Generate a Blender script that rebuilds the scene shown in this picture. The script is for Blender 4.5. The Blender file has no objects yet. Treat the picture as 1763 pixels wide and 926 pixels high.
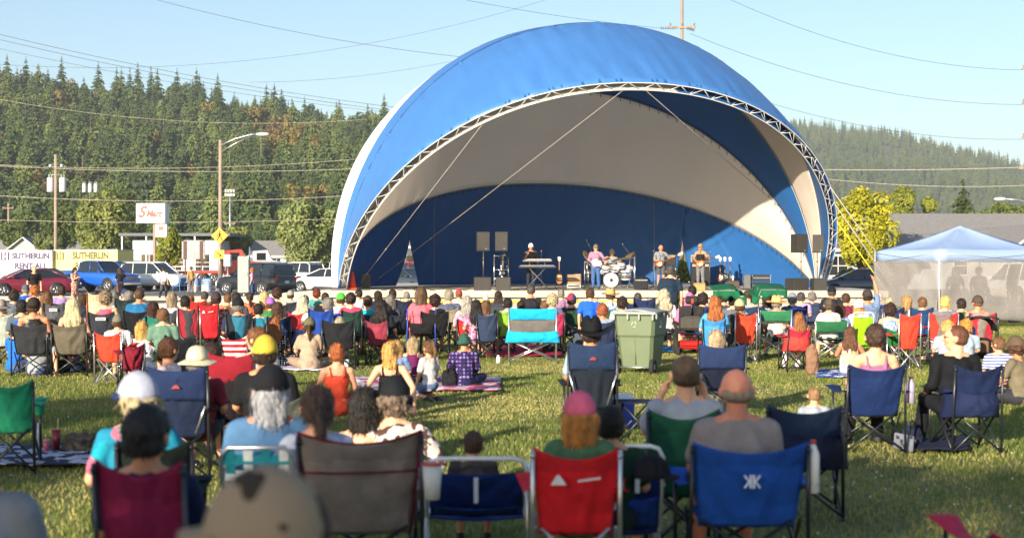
import bpy, bmesh, math, random
import numpy as np
from mathutils import Vector, Matrix, Euler, noise as mnoise
PI = math.pi
R = math.radians
random.seed(7)
scene = bpy.context.scene
COL = scene.collection

# ---------------------------------------------------------------- camera, sky, sun, exposure
F, HOR, EYE = 2450.0, 450.0, 1.9          # focal length in photo pixels, horizon row, eye height
camd = bpy.data.cameras.new('camera')
cam = bpy.data.objects.new('camera', camd)
COL.objects.link(cam)
cam.location = (0, 0, EYE)
cam.rotation_euler = (R(90), 0, 0)
camd.sensor_width = 36.0
camd.lens = 36.0 * F / 1763.0
camd.shift_y = -13.0 / 1763.0
camd.clip_start = 0.1
camd.clip_end = 12000
camd.dof.use_dof = True
camd.dof.focus_distance = 40.0
camd.dof.aperture_fstop = 2.2
scene.camera = cam

SUN_EL, SUN_AZ = R(14.5), R(-152)           # azimuth of the sun: clockwise from +Y (the view direction)
world = bpy.data.worlds.new('World')
scene.world = world
world.use_nodes = True
wn = world.node_tree
wn.nodes.clear()
wo = wn.nodes.new('ShaderNodeOutputWorld')
wb = wn.nodes.new('ShaderNodeBackground')
ws = wn.nodes.new('ShaderNodeTexSky')
ws.sky_type = 'NISHITA'
ws.sun_disc = False
ws.sun_elevation = SUN_EL
ws.sun_rotation = SUN_AZ
ws.air_density = 1.0
ws.dust_density = 1.0
ws.ozone_density = 2.4
wb.inputs['Strength'].default_value = 0.072
wn.links.new(ws.outputs[0], wb.inputs[0])
wn.links.new(wb.outputs[0], wo.inputs[0])
sd = bpy.data.lights.new('sun', 'SUN')
sd.energy = 4.0
sd.angle = R(0.55)
sd.color = (1.0, 0.86, 0.68)
sun = bpy.data.objects.new('sun', sd)
COL.objects.link(sun)
sdir = Vector((math.sin(SUN_AZ) * math.cos(SUN_EL), math.cos(SUN_AZ) * math.cos(SUN_EL), math.sin(SUN_EL)))
sun.rotation_euler = sdir.to_track_quat('Z', 'Y').to_euler()
sun.location = (-30, -30, 60)
vs = scene.view_settings
vs.view_transform = 'Standard'
vs.look = 'None'
vs.exposure = 1.52
vs.gamma = 1
vs.use_curve_mapping = False
scene.render.engine = 'CYCLES'
scene.cycles.use_denoising = True
scene.cycles.max_bounces = 7
scene.cycles.diffuse_bounces = 5
scene.cycles.volume_bounces = 0
scene.cycles.transparent_max_bounces = 12

def at(x, y, Y):                          # photo pixel at depth Y -> world point
    return Vector(((x - 881.5) * Y / F, Y, EYE - (y - HOR) * Y / F))
def gx(x, Y): return (x - 881.5) * Y / F
def ground(x, y):                         # photo pixel on the lawn -> world point
    Y = F * EYE / (y - HOR)
    return Vector(((x - 881.5) * Y / F, Y, 0))

# ---------------------------------------------------------------- materials
def nodes_of(m):
    m.use_nodes = True
    nt = m.node_tree
    return nt, nt.nodes['Principled BSDF']
_mc = {}
def srgb(h):
    if isinstance(h, str):
        h = tuple(int(h[i:i + 2], 16) / 255 for i in (0, 2, 4))
        h = tuple(c / 12.92 if c < .04045 else ((c + .055) / 1.055) ** 2.4 for c in h)
    return h
def mul(c, k): return tuple(min(1, v * k) for v in c[:3])
def mat(color, rough=.7, metal=0., var=.12, vscale=6., bump=0., bscale=40., stretch=None, coord='Object', spec=.5, sub=0., name=None, coat=0):
    color = srgb(color)
    key = (color, rough, metal, var, vscale, bump, bscale, stretch, coord, spec, sub, coat)
    if key in _mc: return _mc[key]
    m = bpy.data.materials.new(name or 'mat_%d' % len(_mc))
    nt, b = nodes_of(m)
    b.inputs['Roughness'].default_value = rough
    b.inputs['Metallic'].default_value = metal
    b.inputs['Specular IOR Level'].default_value = spec
    if coat: b.inputs['Coat Weight'].default_value = coat; b.inputs['Coat Roughness'].default_value = .05
    tc = nt.nodes.new('ShaderNodeTexCoord')
    src = tc.outputs[coord]
    if stretch:
        mp = nt.nodes.new('ShaderNodeMapping'); mp.inputs['Scale'].default_value = stretch
        nt.links.new(src, mp.inputs[0]); src = mp.outputs[0]
    n = nt.nodes.new('ShaderNodeTexNoise'); n.inputs['Scale'].default_value = vscale; n.inputs['Detail'].default_value = 4
    nt.links.new(src, n.inputs['Vector'])
    r = nt.nodes.new('ShaderNodeValToRGB')
    r.color_ramp.elements[0].position = .3; r.color_ramp.elements[1].position = .7
    r.color_ramp.elements[0].color = mul(color, 1 - var) + (1,)
    r.color_ramp.elements[1].color = mul(color, 1 + var) + (1,)
    nt.links.new(n.outputs['Fac'], r.inputs[0]); nt.links.new(r.outputs[0], b.inputs['Base Color'])
    if bump:
        n2 = nt.nodes.new('ShaderNodeTexNoise'); n2.inputs['Scale'].default_value = bscale; n2.inputs['Detail'].default_value = 3
        nt.links.new(src, n2.inputs['Vector'])
        bp = nt.nodes.new('ShaderNodeBump'); bp.inputs['Strength'].default_value = min(1, bump); bp.inputs['Distance'].default_value = .02 * max(1, bump)
        nt.links.new(n2.outputs['Fac'], bp.inputs['Height']); nt.links.new(bp.outputs[0], b.inputs['Normal'])
    if sub:
        b.inputs['Subsurface Weight'].default_value = sub; b.inputs['Subsurface Radius'].default_value = (.02, .01, .005)
    _mc[key] = m
    return m
def cloth(color, **k): return mat(color, rough=k.pop('rough', .85), var=k.pop('var', .14), vscale=9, bump=k.pop('bump', .7), bscale=k.pop('bscale', 11), spec=.25, **k)
def paint(color, rough=.4, **k): return mat(color, rough=rough, var=k.pop('var', .05), **k)
def metalm(color='b8bcc0', rough=.35): return mat(color, rough=rough, metal=.85, var=.08, vscale=20)
def pattern(kind, a, b_, scale=30., c=None, rough=.85, coord='Object'):
    """two or three coloured cloth: dots, plaid, blotch, stripe, diamond"""
    key = (kind, a, b_, c, scale, rough)
    if key in _mc: return _mc[key]
    m = bpy.data.materials.new(kind + '_cloth'); nt, b = nodes_of(m); N = nt.nodes; L = nt.links
    b.inputs['Roughness'].default_value = rough; b.inputs['Specular IOR Level'].default_value = .25
    tc = N.new('ShaderNodeTexCoord'); src = tc.outputs[coord]
    mix = N.new('ShaderNodeMix'); mix.data_type = 'RGBA'
    mix.inputs['A'].default_value = srgb(a) + (1,); mix.inputs['B'].default_value = srgb(b_) + (1,)
    fac = None
    def math_(op, x, y=None):
        q = N.new('ShaderNodeMath'); q.operation = op
        for i, v in enumerate((x, y)):
            if v is None: continue
            if isinstance(v, (int, float)): q.inputs[i].default_value = v
            else: L.new(v, q.inputs[i])
        return q.outputs[0]
    if kind == 'dots':
        v = N.new('ShaderNodeTexVoronoi'); v.inputs['Scale'].default_value = scale; v.inputs['Randomness'].default_value = .25
        L.new(src, v.inputs['Vector']); fac = math_('LESS_THAN', v.outputs['Distance'], .33)
    elif kind == 'blotch':
        v = N.new('ShaderNodeTexNoise'); v.inputs['Scale'].default_value = scale; v.inputs['Detail'].default_value = 2
        L.new(src, v.inputs['Vector']); fac = math_('GREATER_THAN', v.outputs['Fac'], .52)
    elif kind in ('stripe', 'plaid', 'vstripe'):
        sp = N.new('ShaderNodeSeparateXYZ'); L.new(src, sp.inputs[0])
        z = math_('GREATER_THAN', math_('FRACT', math_('MULTIPLY', sp.outputs['X' if kind == 'vstripe' else 'Z'], scale)), .55)
        fac = z
        if kind == 'plaid':
            x = math_('GREATER_THAN', math_('FRACT', math_('MULTIPLY', sp.outputs['X'], scale)), .6)
            fac = math_('MULTIPLY', math_('ADD', z, x), .5)
    elif kind == 'diamond':
        v = N.new('ShaderNodeTexVoronoi'); v.distance = 'MANHATTAN'; v.inputs['Scale'].default_value = scale; v.inputs['Randomness'].default_value = 0
        L.new(src, v.inputs['Vector'])
        r = N.new('ShaderNodeValToRGB'); r.color_ramp.interpolation = 'CONSTANT'
        for i, (p, q) in enumerate(((0, c or a), (.18, a), (.4, b_), (.6, '1c1c40'))):
            e = r.color_ramp.elements[i] if i < 2 else r.color_ramp.elements.new(p)
            e.position = p; e.color = srgb(q) + (1,)
        L.new(v.outputs['Distance'], r.inputs[0]); L.new(r.outputs[0], b.inputs['Base Color'])
    if fac is not None:
        L.new(fac, mix.inputs['Factor']); col = mix.outputs['Result']
        if c:
            v2 = N.new('ShaderNodeTexNoise'); v2.inputs['Scale'].default_value = scale * .6; L.new(src, v2.inputs['Vector'])
            g = math_('GREATER_THAN', v2.outputs['Fac'], .6)
            m2 = N.new('ShaderNodeMix'); m2.data_type = 'RGBA'; L.new(g, m2.inputs['Factor']); L.new(col, m2.inputs['A']); m2.inputs['B'].default_value = srgb(c) + (1,)
            col = m2.outputs['Result']
        L.new(col, b.inputs['Base Color'])
    n2 = N.new('ShaderNodeTexNoise'); n2.inputs['Scale'].default_value = 10; L.new(src, n2.inputs['Vector'])
    bp = N.new('ShaderNodeBump'); bp.inputs['Strength'].default_value = .7; bp.inputs['Distance'].default_value = .02
    L.new(n2.outputs['Fac'], bp.inputs['Height']); L.new(bp.outputs[0], b.inputs['Normal'])
    _mc[key] = m
    return m

# ---------------------------------------------------------------- mesh helpers
class MB:
    def __init__(s): s.v, s.f, s.m, s.s, s.k = [], [], [], [], 0
    def add(s, vs, fs, smooth=False):
        o = len(s.v); s.v += [tuple(v) for v in vs]
        for f in fs: s.f.append(tuple(i + o for i in f)); s.m.append(s.k); s.s.append(smooth)
        return s
    def mi(s, k): s.k = k; return s
    def box(s, c, d, rot=None, bev=0.):
        hx, hy, hz = d[0] / 2, d[1] / 2, d[2] / 2
        if bev:
            b = min(bev, hx * .9, hy * .9, hz * .9)
            pts = []
            for (z, i) in ((-hz, b), (-hz + b, 0), (hz - b, 0), (hz, b)):
                x, y = hx - i, hy - i
                c_ = b
                pts.append([(x - c_, -y, z), (x, -y + c_, z), (x, y - c_, z), (x - c_, y, z), (-x + c_, y, z), (-x, y - c_, z), (-x, -y + c_, z), (-x + c_, -y, z)])
            vs = [Vector(p) for r in pts for p in r]
            fs = [tuple(range(7, -1, -1)), tuple(range(24, 32))]
            for r in range(3):
                for i in range(8):
                    j = (i + 1) % 8; fs.append((r * 8 + i, r * 8 + j, r * 8 + 8 + j, r * 8 + 8 + i))
        else:
            vs = [Vector((x, y, z)) for z in (-hz, hz) for (x, y) in ((-hx, -hy), (hx, -hy), (hx, hy), (-hx, hy))]
            fs = [(3, 2, 1, 0), (4, 5, 6, 7), (0, 1, 5, 4), (1, 2, 6, 5), (2, 3, 7, 6), (3, 0, 4, 7)]
        if rot is not None:
            M = rot.to_matrix() if isinstance(rot, Euler) else rot
            vs = [M @ v for v in vs]
        c = Vector(c)
        return s.add([v + c for v in vs], fs)
    def tube(s, pts, r, n=8, close=False, smooth=True):
        pts = [Vector(p) for p in pts]
        rs = r if isinstance(r, (list, tuple)) else [r] * len(pts)
        vs, fs = [], []
        N = len(pts)
        prev = None
        for i, p in enumerate(pts):
            t = (pts[(i + 1) % N] - pts[i - 1]) if close else (pts[min(i + 1, N - 1)] - pts[max(i - 1, 0)])
            t = t.normalized() if t.length > 1e-9 else Vector((0, 0, 1))
            if prev is None:
                a = Vector((0, 0, 1)) if abs(t.z) < .9 else Vector((1, 0, 0))
            else: a = prev
            u = (a - t * a.dot(t))
            u = u.normalized() if u.length > 1e-6 else t.orthogonal().normalized()
            prev = u; w = t.cross(u)
            for k in range(n):
                q = 2 * PI * k / n
                vs.append(p + (u * math.cos(q) + w * math.sin(q)) * rs[i])
        for i in range(N if close else N - 1):
            a = i * n; b = ((i + 1) % N) * n
            for k in range(n):
                l = (k + 1) % n
                fs.append((a + k, a + l, b + l, b + k))
        s.add(vs, fs, smooth)
        if not close:
            o = len(s.v) - len(vs)
            s.f.append(tuple(o + k for k in range(n - 1, -1, -1))); s.m.append(s.k); s.s.append(False)
            s.f.append(tuple(o + (N - 1) * n + k for k in range(n))); s.m.append(s.k); s.s.append(False)
        return s
    def lathe(s, prof, n=20, c=(0, 0, 0), ax='z', smooth=True):
        vs, fs = [], []
        c = Vector(c)
        for (r, z) in prof:
            for k in range(n):
                q = 2 * PI * k / n
                p = Vector((r * math.cos(q), r * math.sin(q), z))
                if ax == 'y': p = Vector((p.x, p.z, -p.y))
                if ax == 'x': p = Vector((p.z, p.x, p.y))
                vs.append(c + p)
        for i in range(len(prof) - 1):
            for k in range(n):
                l = (k + 1) % n
                fs.append((i * n + k, i * n + l, (i + 1) * n + l, (i + 1) * n + k))
        if prof[0][0] > 1e-5: fs.append(tuple(range(n - 1, -1, -1)))
        if prof[-1][0] > 1e-5: fs.append(tuple((len(prof) - 1) * n + k for k in range(n)))
        return s.add(vs, fs, smooth)
    def ball(s, c, r, n=10, sc=(1, 1, 1)):
        prof = [(math.sin(PI * i / n), -math.cos(PI * i / n)) for i in range(n + 1)]
        vs, fs = [], []
        m = n + 4
        for (a, z) in prof:
            for k in range(m):
                q = 2 * PI * k / m
                vs.append((c[0] + r * sc[0] * a * math.cos(q), c[1] + r * sc[1] * a * math.sin(q), c[2] + r * sc[2] * z))
        for i in range(n):
            for k in range(m):
                l = (k + 1) % m; fs.append((i * m + k, i * m + l, (i + 1) * m + l, (i + 1) * m + k))
        return s.add(vs, fs, True)
    def prism(s, poly, y0, y1, ax='y'):
        """poly in (x,z) extruded along y (or (y,z) along x, or (x,y) along z)"""
        n = len(poly)
        def P(a, b, t):
            return (a, t, b) if ax == 'y' else (t, a, b) if ax == 'x' else (a, b, t)
        vs = [P(a, b, y0) for a, b in poly] + [P(a, b, y1) for a, b in poly]
        fs = [tuple(range(n)), tuple(range(2 * n - 1, n - 1, -1))]
        for i in range(n):
            j = (i + 1) % n; fs.append((i, i + n, j + n, j))
        return s.add(vs, fs)
    def grid(s, P, smooth=True, double=0.):
        """P[i][j] points; double: thickness"""
        ni, nj = len(P), len(P[0])
        vs = [Vector(p) for r in P for p in r]
        fs = [(i * nj + j, i * nj + j + 1, (i + 1) * nj + j + 1, (i + 1) * nj + j) for i in range(ni - 1) for j in range(nj - 1)]
        if not double: return s.add(vs, fs, smooth)
        nr = [Vector((0, 0, 0)) for _ in vs]
        for f in fs:
            q = (vs[f[2]] - vs[f[0]]).cross(vs[f[3]] - vs[f[1]])
            for i in f: nr[i] += q
        nr = [n.normalized() if n.length > 1e-12 else Vector((0, 0, 1)) for n in nr]
        m = len(vs)
        v2 = [v - n * double for v, n in zip(vs, nr)]
        f2 = [tuple(i + m for i in reversed(f)) for f in fs]
        rim = []
        b = [i * nj for i in range(ni)] ; 
        edges = [(i * nj, (i + 1) * nj) for i in range(ni - 1)] + [((i + 1) * nj + nj - 1, i * nj + nj - 1) for i in range(ni - 1)]
        edges += [(j + 1, j) for j in range(nj - 1)] + [((ni - 1) * nj + j, (ni - 1) * nj + j + 1) for j in range(nj - 1)]
        for a, c in edges: rim.append((a, c, c + m, a + m))
        return s.add(vs + v2, fs + f2 + rim, smooth)
    def mesh(s, name, mats=()):
        me = bpy.data.meshes.new(name)
        me.from_pydata([tuple(v) for v in s.v], [], s.f)
        for m in mats: me.materials.append(m)
        me.polygons.foreach_set('material_index', s.m)
        me.polygons.foreach_set('use_smooth', s.s)
        me.update()
        return me
    def build(s, name, mats, parent=None, loc=None, fix=False):
        mats = mats if isinstance(mats, (list, tuple)) else [mats]
        me = s.mesh(name, mats)
        if fix:
            bm = bmesh.new(); bm.from_mesh(me); bmesh.ops.recalc_face_normals(bm, faces=bm.faces); bm.to_mesh(me); bm.free()
        return link(name, me, parent, loc)
def link(name, data, parent=None, loc=None):
    o = bpy.data.objects.new(name, data); COL.objects.link(o)
    if parent: o.parent = parent
    if loc is not None: o.location = loc
    return o
def thing(name, label, cat, loc=(0, 0, 0), rz=0, group=None, scale=1):
    o = bpy.data.objects.new(name, None); COL.objects.link(o)
    o.location = loc; o.rotation_euler = (0, 0, rz); o.scale = (scale,) * 3
    o.empty_display_size = .2
    return tag(o, label, cat, group)
def tag(o, label=None, cat=None, group=None, kind=None):
    if label: o['label'] = label
    if cat: o['category'] = cat
    if group: o['group'] = group
    if kind: o['kind'] = kind
    return o
def dup(o, loc=None, rz=None, label=None, group=None, scale=None, _p=None):
    c = o.copy(); COL.objects.link(c)
    if _p: c.parent = _p
    if loc is not None: c.location = loc
    if rz is not None: c.rotation_euler = (0, 0, rz)
    if label: c['label'] = label
    if group: c['group'] = group
    if scale: c.scale = scale if isinstance(scale, (list, tuple)) else (scale,) * 3
    for ch in list(o.children): dup(ch, _p=c)
    return c
def text_mesh(txt, size, mat_, parent, loc, rot, name='lettering', shear=0, depth=.003, align='CENTER', label=None, weight=0, sx=1):
    cu = bpy.data.curves.new(name, 'FONT'); cu.body = txt; cu.size = size; cu.shear = shear; cu.extrude = depth
    cu.align_x = align; cu.align_y = 'CENTER'; cu.offset = weight; cu.materials.append(mat_)
    tmp = bpy.data.objects.new('tmp', cu); COL.objects.link(tmp); dg = bpy.context.evaluated_depsgraph_get(); dg.update()
    me = bpy.data.meshes.new_from_object(tmp.evaluated_get(dg)); bpy.data.objects.remove(tmp)
    if not me.materials: me.materials.append(mat_)
    o = bpy.data.objects.new(name, me); COL.objects.link(o)
    o.location = loc; o.rotation_euler = rot; o.scale = (sx, 1, 1)
    if parent: o.parent = parent
    if label: o['label'] = label
    return o
# ---------------------------------------------------------------- people: one continuous remeshed body per pose, clothes and hair as children
_bm = bmesh.new(); bmesh.ops.create_icosphere(_bm, subdivisions=2, radius=1)
_bm.verts.ensure_lookup_table()
ICO_V = np.array([v.co[:] for v in _bm.verts]); ICO_F = [tuple(v.index for v in f.verts) for f in _bm.faces]; _bm.free()
def V(*a): return Vector(a)
class Pieces:
    def __init__(s): s.v, s.f = [], []
    def ell(s, c, r, rot=None):
        M = np.array(rot) if rot is not None else np.eye(3)
        P = (ICO_V * np.array(r)) @ M.T + np.array(c)
        o = len(s.v); s.v += [tuple(p) for p in P]; s.f += [tuple(i + o for i in f) for f in ICO_F]
    def cone(s, a, ra, b, rb, n=14, caps=True, fl=1.):
        a, b = Vector(a), Vector(b); d = b - a
        if d.length < 1e-5: return
        d.normalize(); u = d.orthogonal().normalized() if abs(d.z) > .97 else d.cross(Vector((0, 0, 1))).normalized(); w = d.cross(u)
        o = len(s.v)
        for p, r in ((a, ra), (b, rb)):
            for k in range(n):
                q = 2 * PI * k / n; s.v.append(tuple(p + u * math.cos(q) * r + w * math.sin(q) * r * fl))
        for k in range(n):
            l = (k + 1) % n; s.f.append((o + k, o + l, o + n + l, o + n + k))
        s.f.append(tuple(o + k for k in range(n - 1, -1, -1))); s.f.append(tuple(o + n + k for k in range(n)))
        if caps:
            s.ell(a, (ra,) * 3); s.ell(b, (rb,) * 3)
    def chain(s, pts, rs):
        for i in range(len(pts) - 1): s.cone(pts[i], rs[i], pts[i + 1], rs[i + 1])
    def remesh(s, name, voxel=.012, smooth=4, disp=0., dscale=9., seed=0, factor=.6, stretch=(1, 1, 1)):
        me = bpy.data.meshes.new('tmp'); me.from_pydata(s.v, [], s.f); me.update()
        ob = bpy.data.objects.new('tmp', me); COL.objects.link(ob)
        m = ob.modifiers.new('r', 'REMESH'); m.mode = 'VOXEL'; m.voxel_size = voxel; m.use_smooth_shade = True
        if smooth:
            q = ob.modifiers.new('s', 'SMOOTH'); q.factor = factor; q.iterations = smooth
        dg = bpy.context.evaluated_depsgraph_get(); dg.update()
        out = bpy.data.meshes.new_from_object(ob.evaluated_get(dg)); out.name = name
        bpy.data.objects.remove(ob); bpy.data.meshes.remove(me)
        if disp:
            off = Vector((seed * 3.1, seed * 1.7, 0))
            n_ = len(out.vertices); co = np.empty(n_ * 3); out.vertices.foreach_get('co', co)
            no = np.array([v.normal[:] for v in out.vertices]).reshape(-1, 3); co = co.reshape(-1, 3)
            st = Vector(stretch)
            d = np.array([mnoise.noise(Vector((c[0] * st.x, c[1] * st.y, c[2] * st.z)) * dscale + off) for c in co])
            co += no * (d * disp)[:, None]
            out.vertices.foreach_set('co', co.ravel())
        out.polygons.foreach_set('use_smooth', [True] * len(out.polygons)); out.update()
        return out

def spine_rot(tilt, twist=0, side=0):     # tilt>0 leans back
    return Matrix.Rotation(twist, 3, 'Z') @ Matrix.Rotation(side, 3, 'Y') @ Matrix.Rotation(tilt, 3, 'X')

# each pose: hip centre, spine tilt, head pitch/yaw, per side (right, left): elbow, wrist, grip direction, knee, ankle
def pose(name):
    H = dict(hip=V(0, 0, .95), tilt=0., bend=0., hyaw=0., hpitch=0., side=0., curl=.5)
    def arms(er, wr, el=None, wl=None):
        H['er'], H['wr'] = V(*er), V(*wr); H['el'], H['wl'] = (V(*el), V(*wl)) if el else (V(-er[0], er[1], er[2]), V(-wr[0], wr[1], wr[2]))
    def legs(kr, ar, kl=None, al=None):
        H['kr'], H['ar'] = V(*kr), V(*ar); H['kl'], H['al'] = (V(*kl), V(*al)) if kl else (V(-kr[0], kr[1], kr[2]), V(-ar[0], ar[1], ar[2]))
    n = name
    if n.startswith('chair'):
        H['hip'] = V(0, 0, .46); H['tilt'] = R(9); legs((.13, .42, .50), (.15, .50, .09))
        arms((.25, -.02, .68), (.20, .22, .60))
        if n == 'chair_rest': arms((.31, -.03, .70), (.31, .22, .66))
        if n == 'chair_fwd': H['tilt'] = R(-12); arms((.24, .22, .68), (.10, .40, .62))
        if n == 'chair_photo': H['tilt'] = R(2); arms((.25, .14, .76), (.135, .10, 1.03))
        if n == 'chair_up': arms((.27, .02, 1.22), (.20, .06, 1.46), (-.26, 0, .68), (-.2, .2, .6))
        if n == 'chair_drink': arms((.30, .05, .72), (.14, .26, .90), (-.26, 0, .68), (-.2, .2, .6))
        if n == 'chair_look': H['hyaw'] = R(38)
        if n == 'chair_left': H['hyaw'] = R(62); H['tilt'] = R(3)
        if n == 'chair_lean': H['side'] = R(9); arms((.36, -.02, .72), (.38, .24, .62), (-.24, 0, .68), (-.2, .2, .6))
    elif n.startswith('ground'):
        H['hip'] = V(0, 0, .12); H['tilt'] = R(-6); legs((.33, .30, .17), (-.10, .36, .08), (-.33, .30, .17), (.10, .44, .08))
        arms((.24, .10, .36), (.18, .34, .26))
        if n == 'ground_back': H['tilt'] = R(12); arms((.30, -.16, .36), (.34, -.30, .06), (-.22, .05, .34), (-.17, .26, .24)); legs((.15, .42, .34), (.16, .72, .08))
        if n == 'ground_both': H['tilt'] = R(14); arms((.30, -.16, .34), (.34, -.30, .06)); legs((.15, .42, .34), (.16, .72, .08))
        if n == 'ground_knee': H['tilt'] = R(-8); arms((.26, .16, .40), (.12, .42, .40)); legs((.14, .38, .42), (.16, .52, .08))
        if n == 'ground_hug': arms((.30, .06, .38), (.20, .30, .3), (-.36, .06, .50), (-.56, .16, .56))
        if n == 'ground_lie': H['tilt'] = R(35); arms((.28, -.30, .30), (.30, -.32, .06)); legs((.12, .42, .14), (.12, .82, .08))
        if n == 'ground_left': H['hyaw'] = R(45)
    elif n == 'kneel':
        H['hip'] = V(0, 0, .30); H['tilt'] = R(-2); legs((.13, .36, .12), (.12, -.04, .08)); arms((.21, .04, .52), (.2, .14, .30))
    elif n == 'lap':
        H['hip'] = V(0, 0, .55); H['tilt'] = R(0); legs((.13, .38, .56), (.13, .44, .16)); arms((.22, .05, .76), (.14, .26, .68)); H['hyaw'] = R(-50)
    else:
        legs((.10, .01, .50), (.115, -.02, .09)); arms((.26, -.02, 1.13), (.26, .06, .88))
        if n == 'stand_walk': legs((.10, .16, .53), (.10, .10, .12), (-.10, -.05, .52), (-.10, -.36, .16)); arms((.27, -.14, 1.15), (.25, -.04, .93), (-.26, .10, 1.14), (-.22, .28, 1.0))
        if n == 'stand_phone': H['hpitch'] = R(-14); arms((.22, .10, 1.16), (.06, .30, 1.27), (-.22, .10, 1.16), (-.06, .30, 1.27))
        if n == 'stand_reach': arms((.22, .20, 1.24), (.18, .46, 1.28), (-.24, 0, 1.14), (-.22, .2, 1.02))
        if n == 'stand_mic': H['tilt'] = R(-3); arms((.26, .10, 1.17), (.07, .17, 1.44), (-.26, .08, 1.15), (-.24, .32, 1.06))
        if n == 'stand_guitar': H['tilt'] = R(2); arms((.29, .02, 1.16), (.10, .20, 1.06), (-.33, .10, 1.20), (-.46, .28, 1.26))
        if n == 'stand_slouch': H['tilt'] = R(-4)
        if n == 'stool_drum': H['hip'] = V(0, 0, .58); H['tilt'] = R(-4); legs((.24, .36, .54), (.26, .40, .09)); arms((.28, .12, .82), (.22, .40, .92), (-.30, .12, .84), (-.30, .38, .98))
        if n == 'stool_guitar': H['hip'] = V(0, 0, .70); legs((.14, .34, .62), (.16, .40, .12)); arms((.29, .04, .92), (.12, .22, .84), (-.30, .12, .95), (-.44, .28, 1.02))
    return H
def solve(H, fem):
    J = dict(H)
    Rm = spine_rot(H['tilt'], 0, H['side'])
    J['R'] = Rm
    hip = H['hip']
    J['waist'] = hip + Rm @ V(0, 0, .18); J['chest'] = hip + Rm @ V(0, .01, .35); J['neck'] = hip + Rm @ V(0, -.005, .52)
    R2 = spine_rot(H['tilt'] * .35 + H['hpitch'], H['hyaw']); J['RH'] = R2
    J['head'] = J['neck'] + Rm @ V(0, .0, .08) + V(0, .024, .078)
    sw = .165 if fem else .19
    J['sr'] = hip + Rm @ V(sw, 0, .455); J['sl'] = hip + Rm @ V(-sw, 0, .455)
    J['hr'] = hip + V(.09, .0, -.01); J['hl'] = hip + V(-.09, .0, -.01)
    # keep limb lengths human: clamp elbow / wrist distances
    for s_ in 'rl':
        S, E, W_ = J['s' + s_], J['e' + s_], J['w' + s_]
        d = E - S
        E = S + d.normalized() * min(max(d.length, .24), .31); d = W_ - E
        W_ = E + d.normalized() * min(max(d.length, .21), .27)
        J['e' + s_], J['w' + s_] = E, W_
    return J
def torso(P, J, fem, g, big=0.):
    Rm = J['R']; M = [list(r) for r in Rm]
    k = 1 + big
    P.ell(J['hip'] + V(0, -.01, .02), ((.165 if fem else .155) * k + g, .125 * k + g, .125 + g), M)
    P.ell(J['waist'], ((.135 if fem else .158) * k + g, .112 * k + g, .14 + g), M)
    P.ell(J['chest'], ((.145 if fem else .168) * k + g, .112 * k + g, .155 + g), M)
    P.ell(J['neck'] - Rm @ V(0, .01, .085), ((.135 if fem else .165) + g, .080 + g, .075 + g), M)
    P.cone(J['sr'], .058 + g, J['sl'], .058 + g)
    if fem:
        for sx in (-1, 1): P.ell(J['chest'] + Rm @ V(sx * .065, .085, .0), (.055 + g, .05 + g, .055 + g))
def hand(P, W_, d, side, curl=.5):
    d = d.normalized()
    up = V(0, 0, 1); lat = d.cross(up)
    lat = lat.normalized() if lat.length > .1 else V(1, 0, 0)
    if lat.x * side < 0: lat = -lat
    nrm = lat.cross(d).normalized()
    if nrm.z > 0: nrm = -nrm
    palm = W_ + d * .05
    P.ell(W_ + d * .045, (.032, .032, .030))
    P.cone(W_, .026, W_ + d * .075, .030, fl=.6)
    for i, (o, L) in enumerate(((-.030, .062), (-.010, .076), (.011, .072), (.031, .056))):
        a = W_ + d * .078 + lat * o
        b = a + (d * .8 + nrm * curl * .5 + lat * o * 3).normalized() * L * .5
        c = b + (d * .4 + nrm * curl).normalized() * L * .5
        P.cone(a, .0095, b, .009, n=8, caps=False); P.ell(b, (.009,) * 3); P.cone(b, .009, c, .0075, n=8, caps=False); P.ell(c, (.0075,) * 3)
    a = W_ + d * .025 - lat * .022
    b = a + (d * .7 - lat * .7 + nrm * .3).normalized() * .035; c = b + (d + nrm * .3).normalized() * .028
    P.cone(a, .013, b, .0105, n=8); P.cone(b, .0105, c, .008, n=8)
HEADR = (.095, .117, .137)
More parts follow.
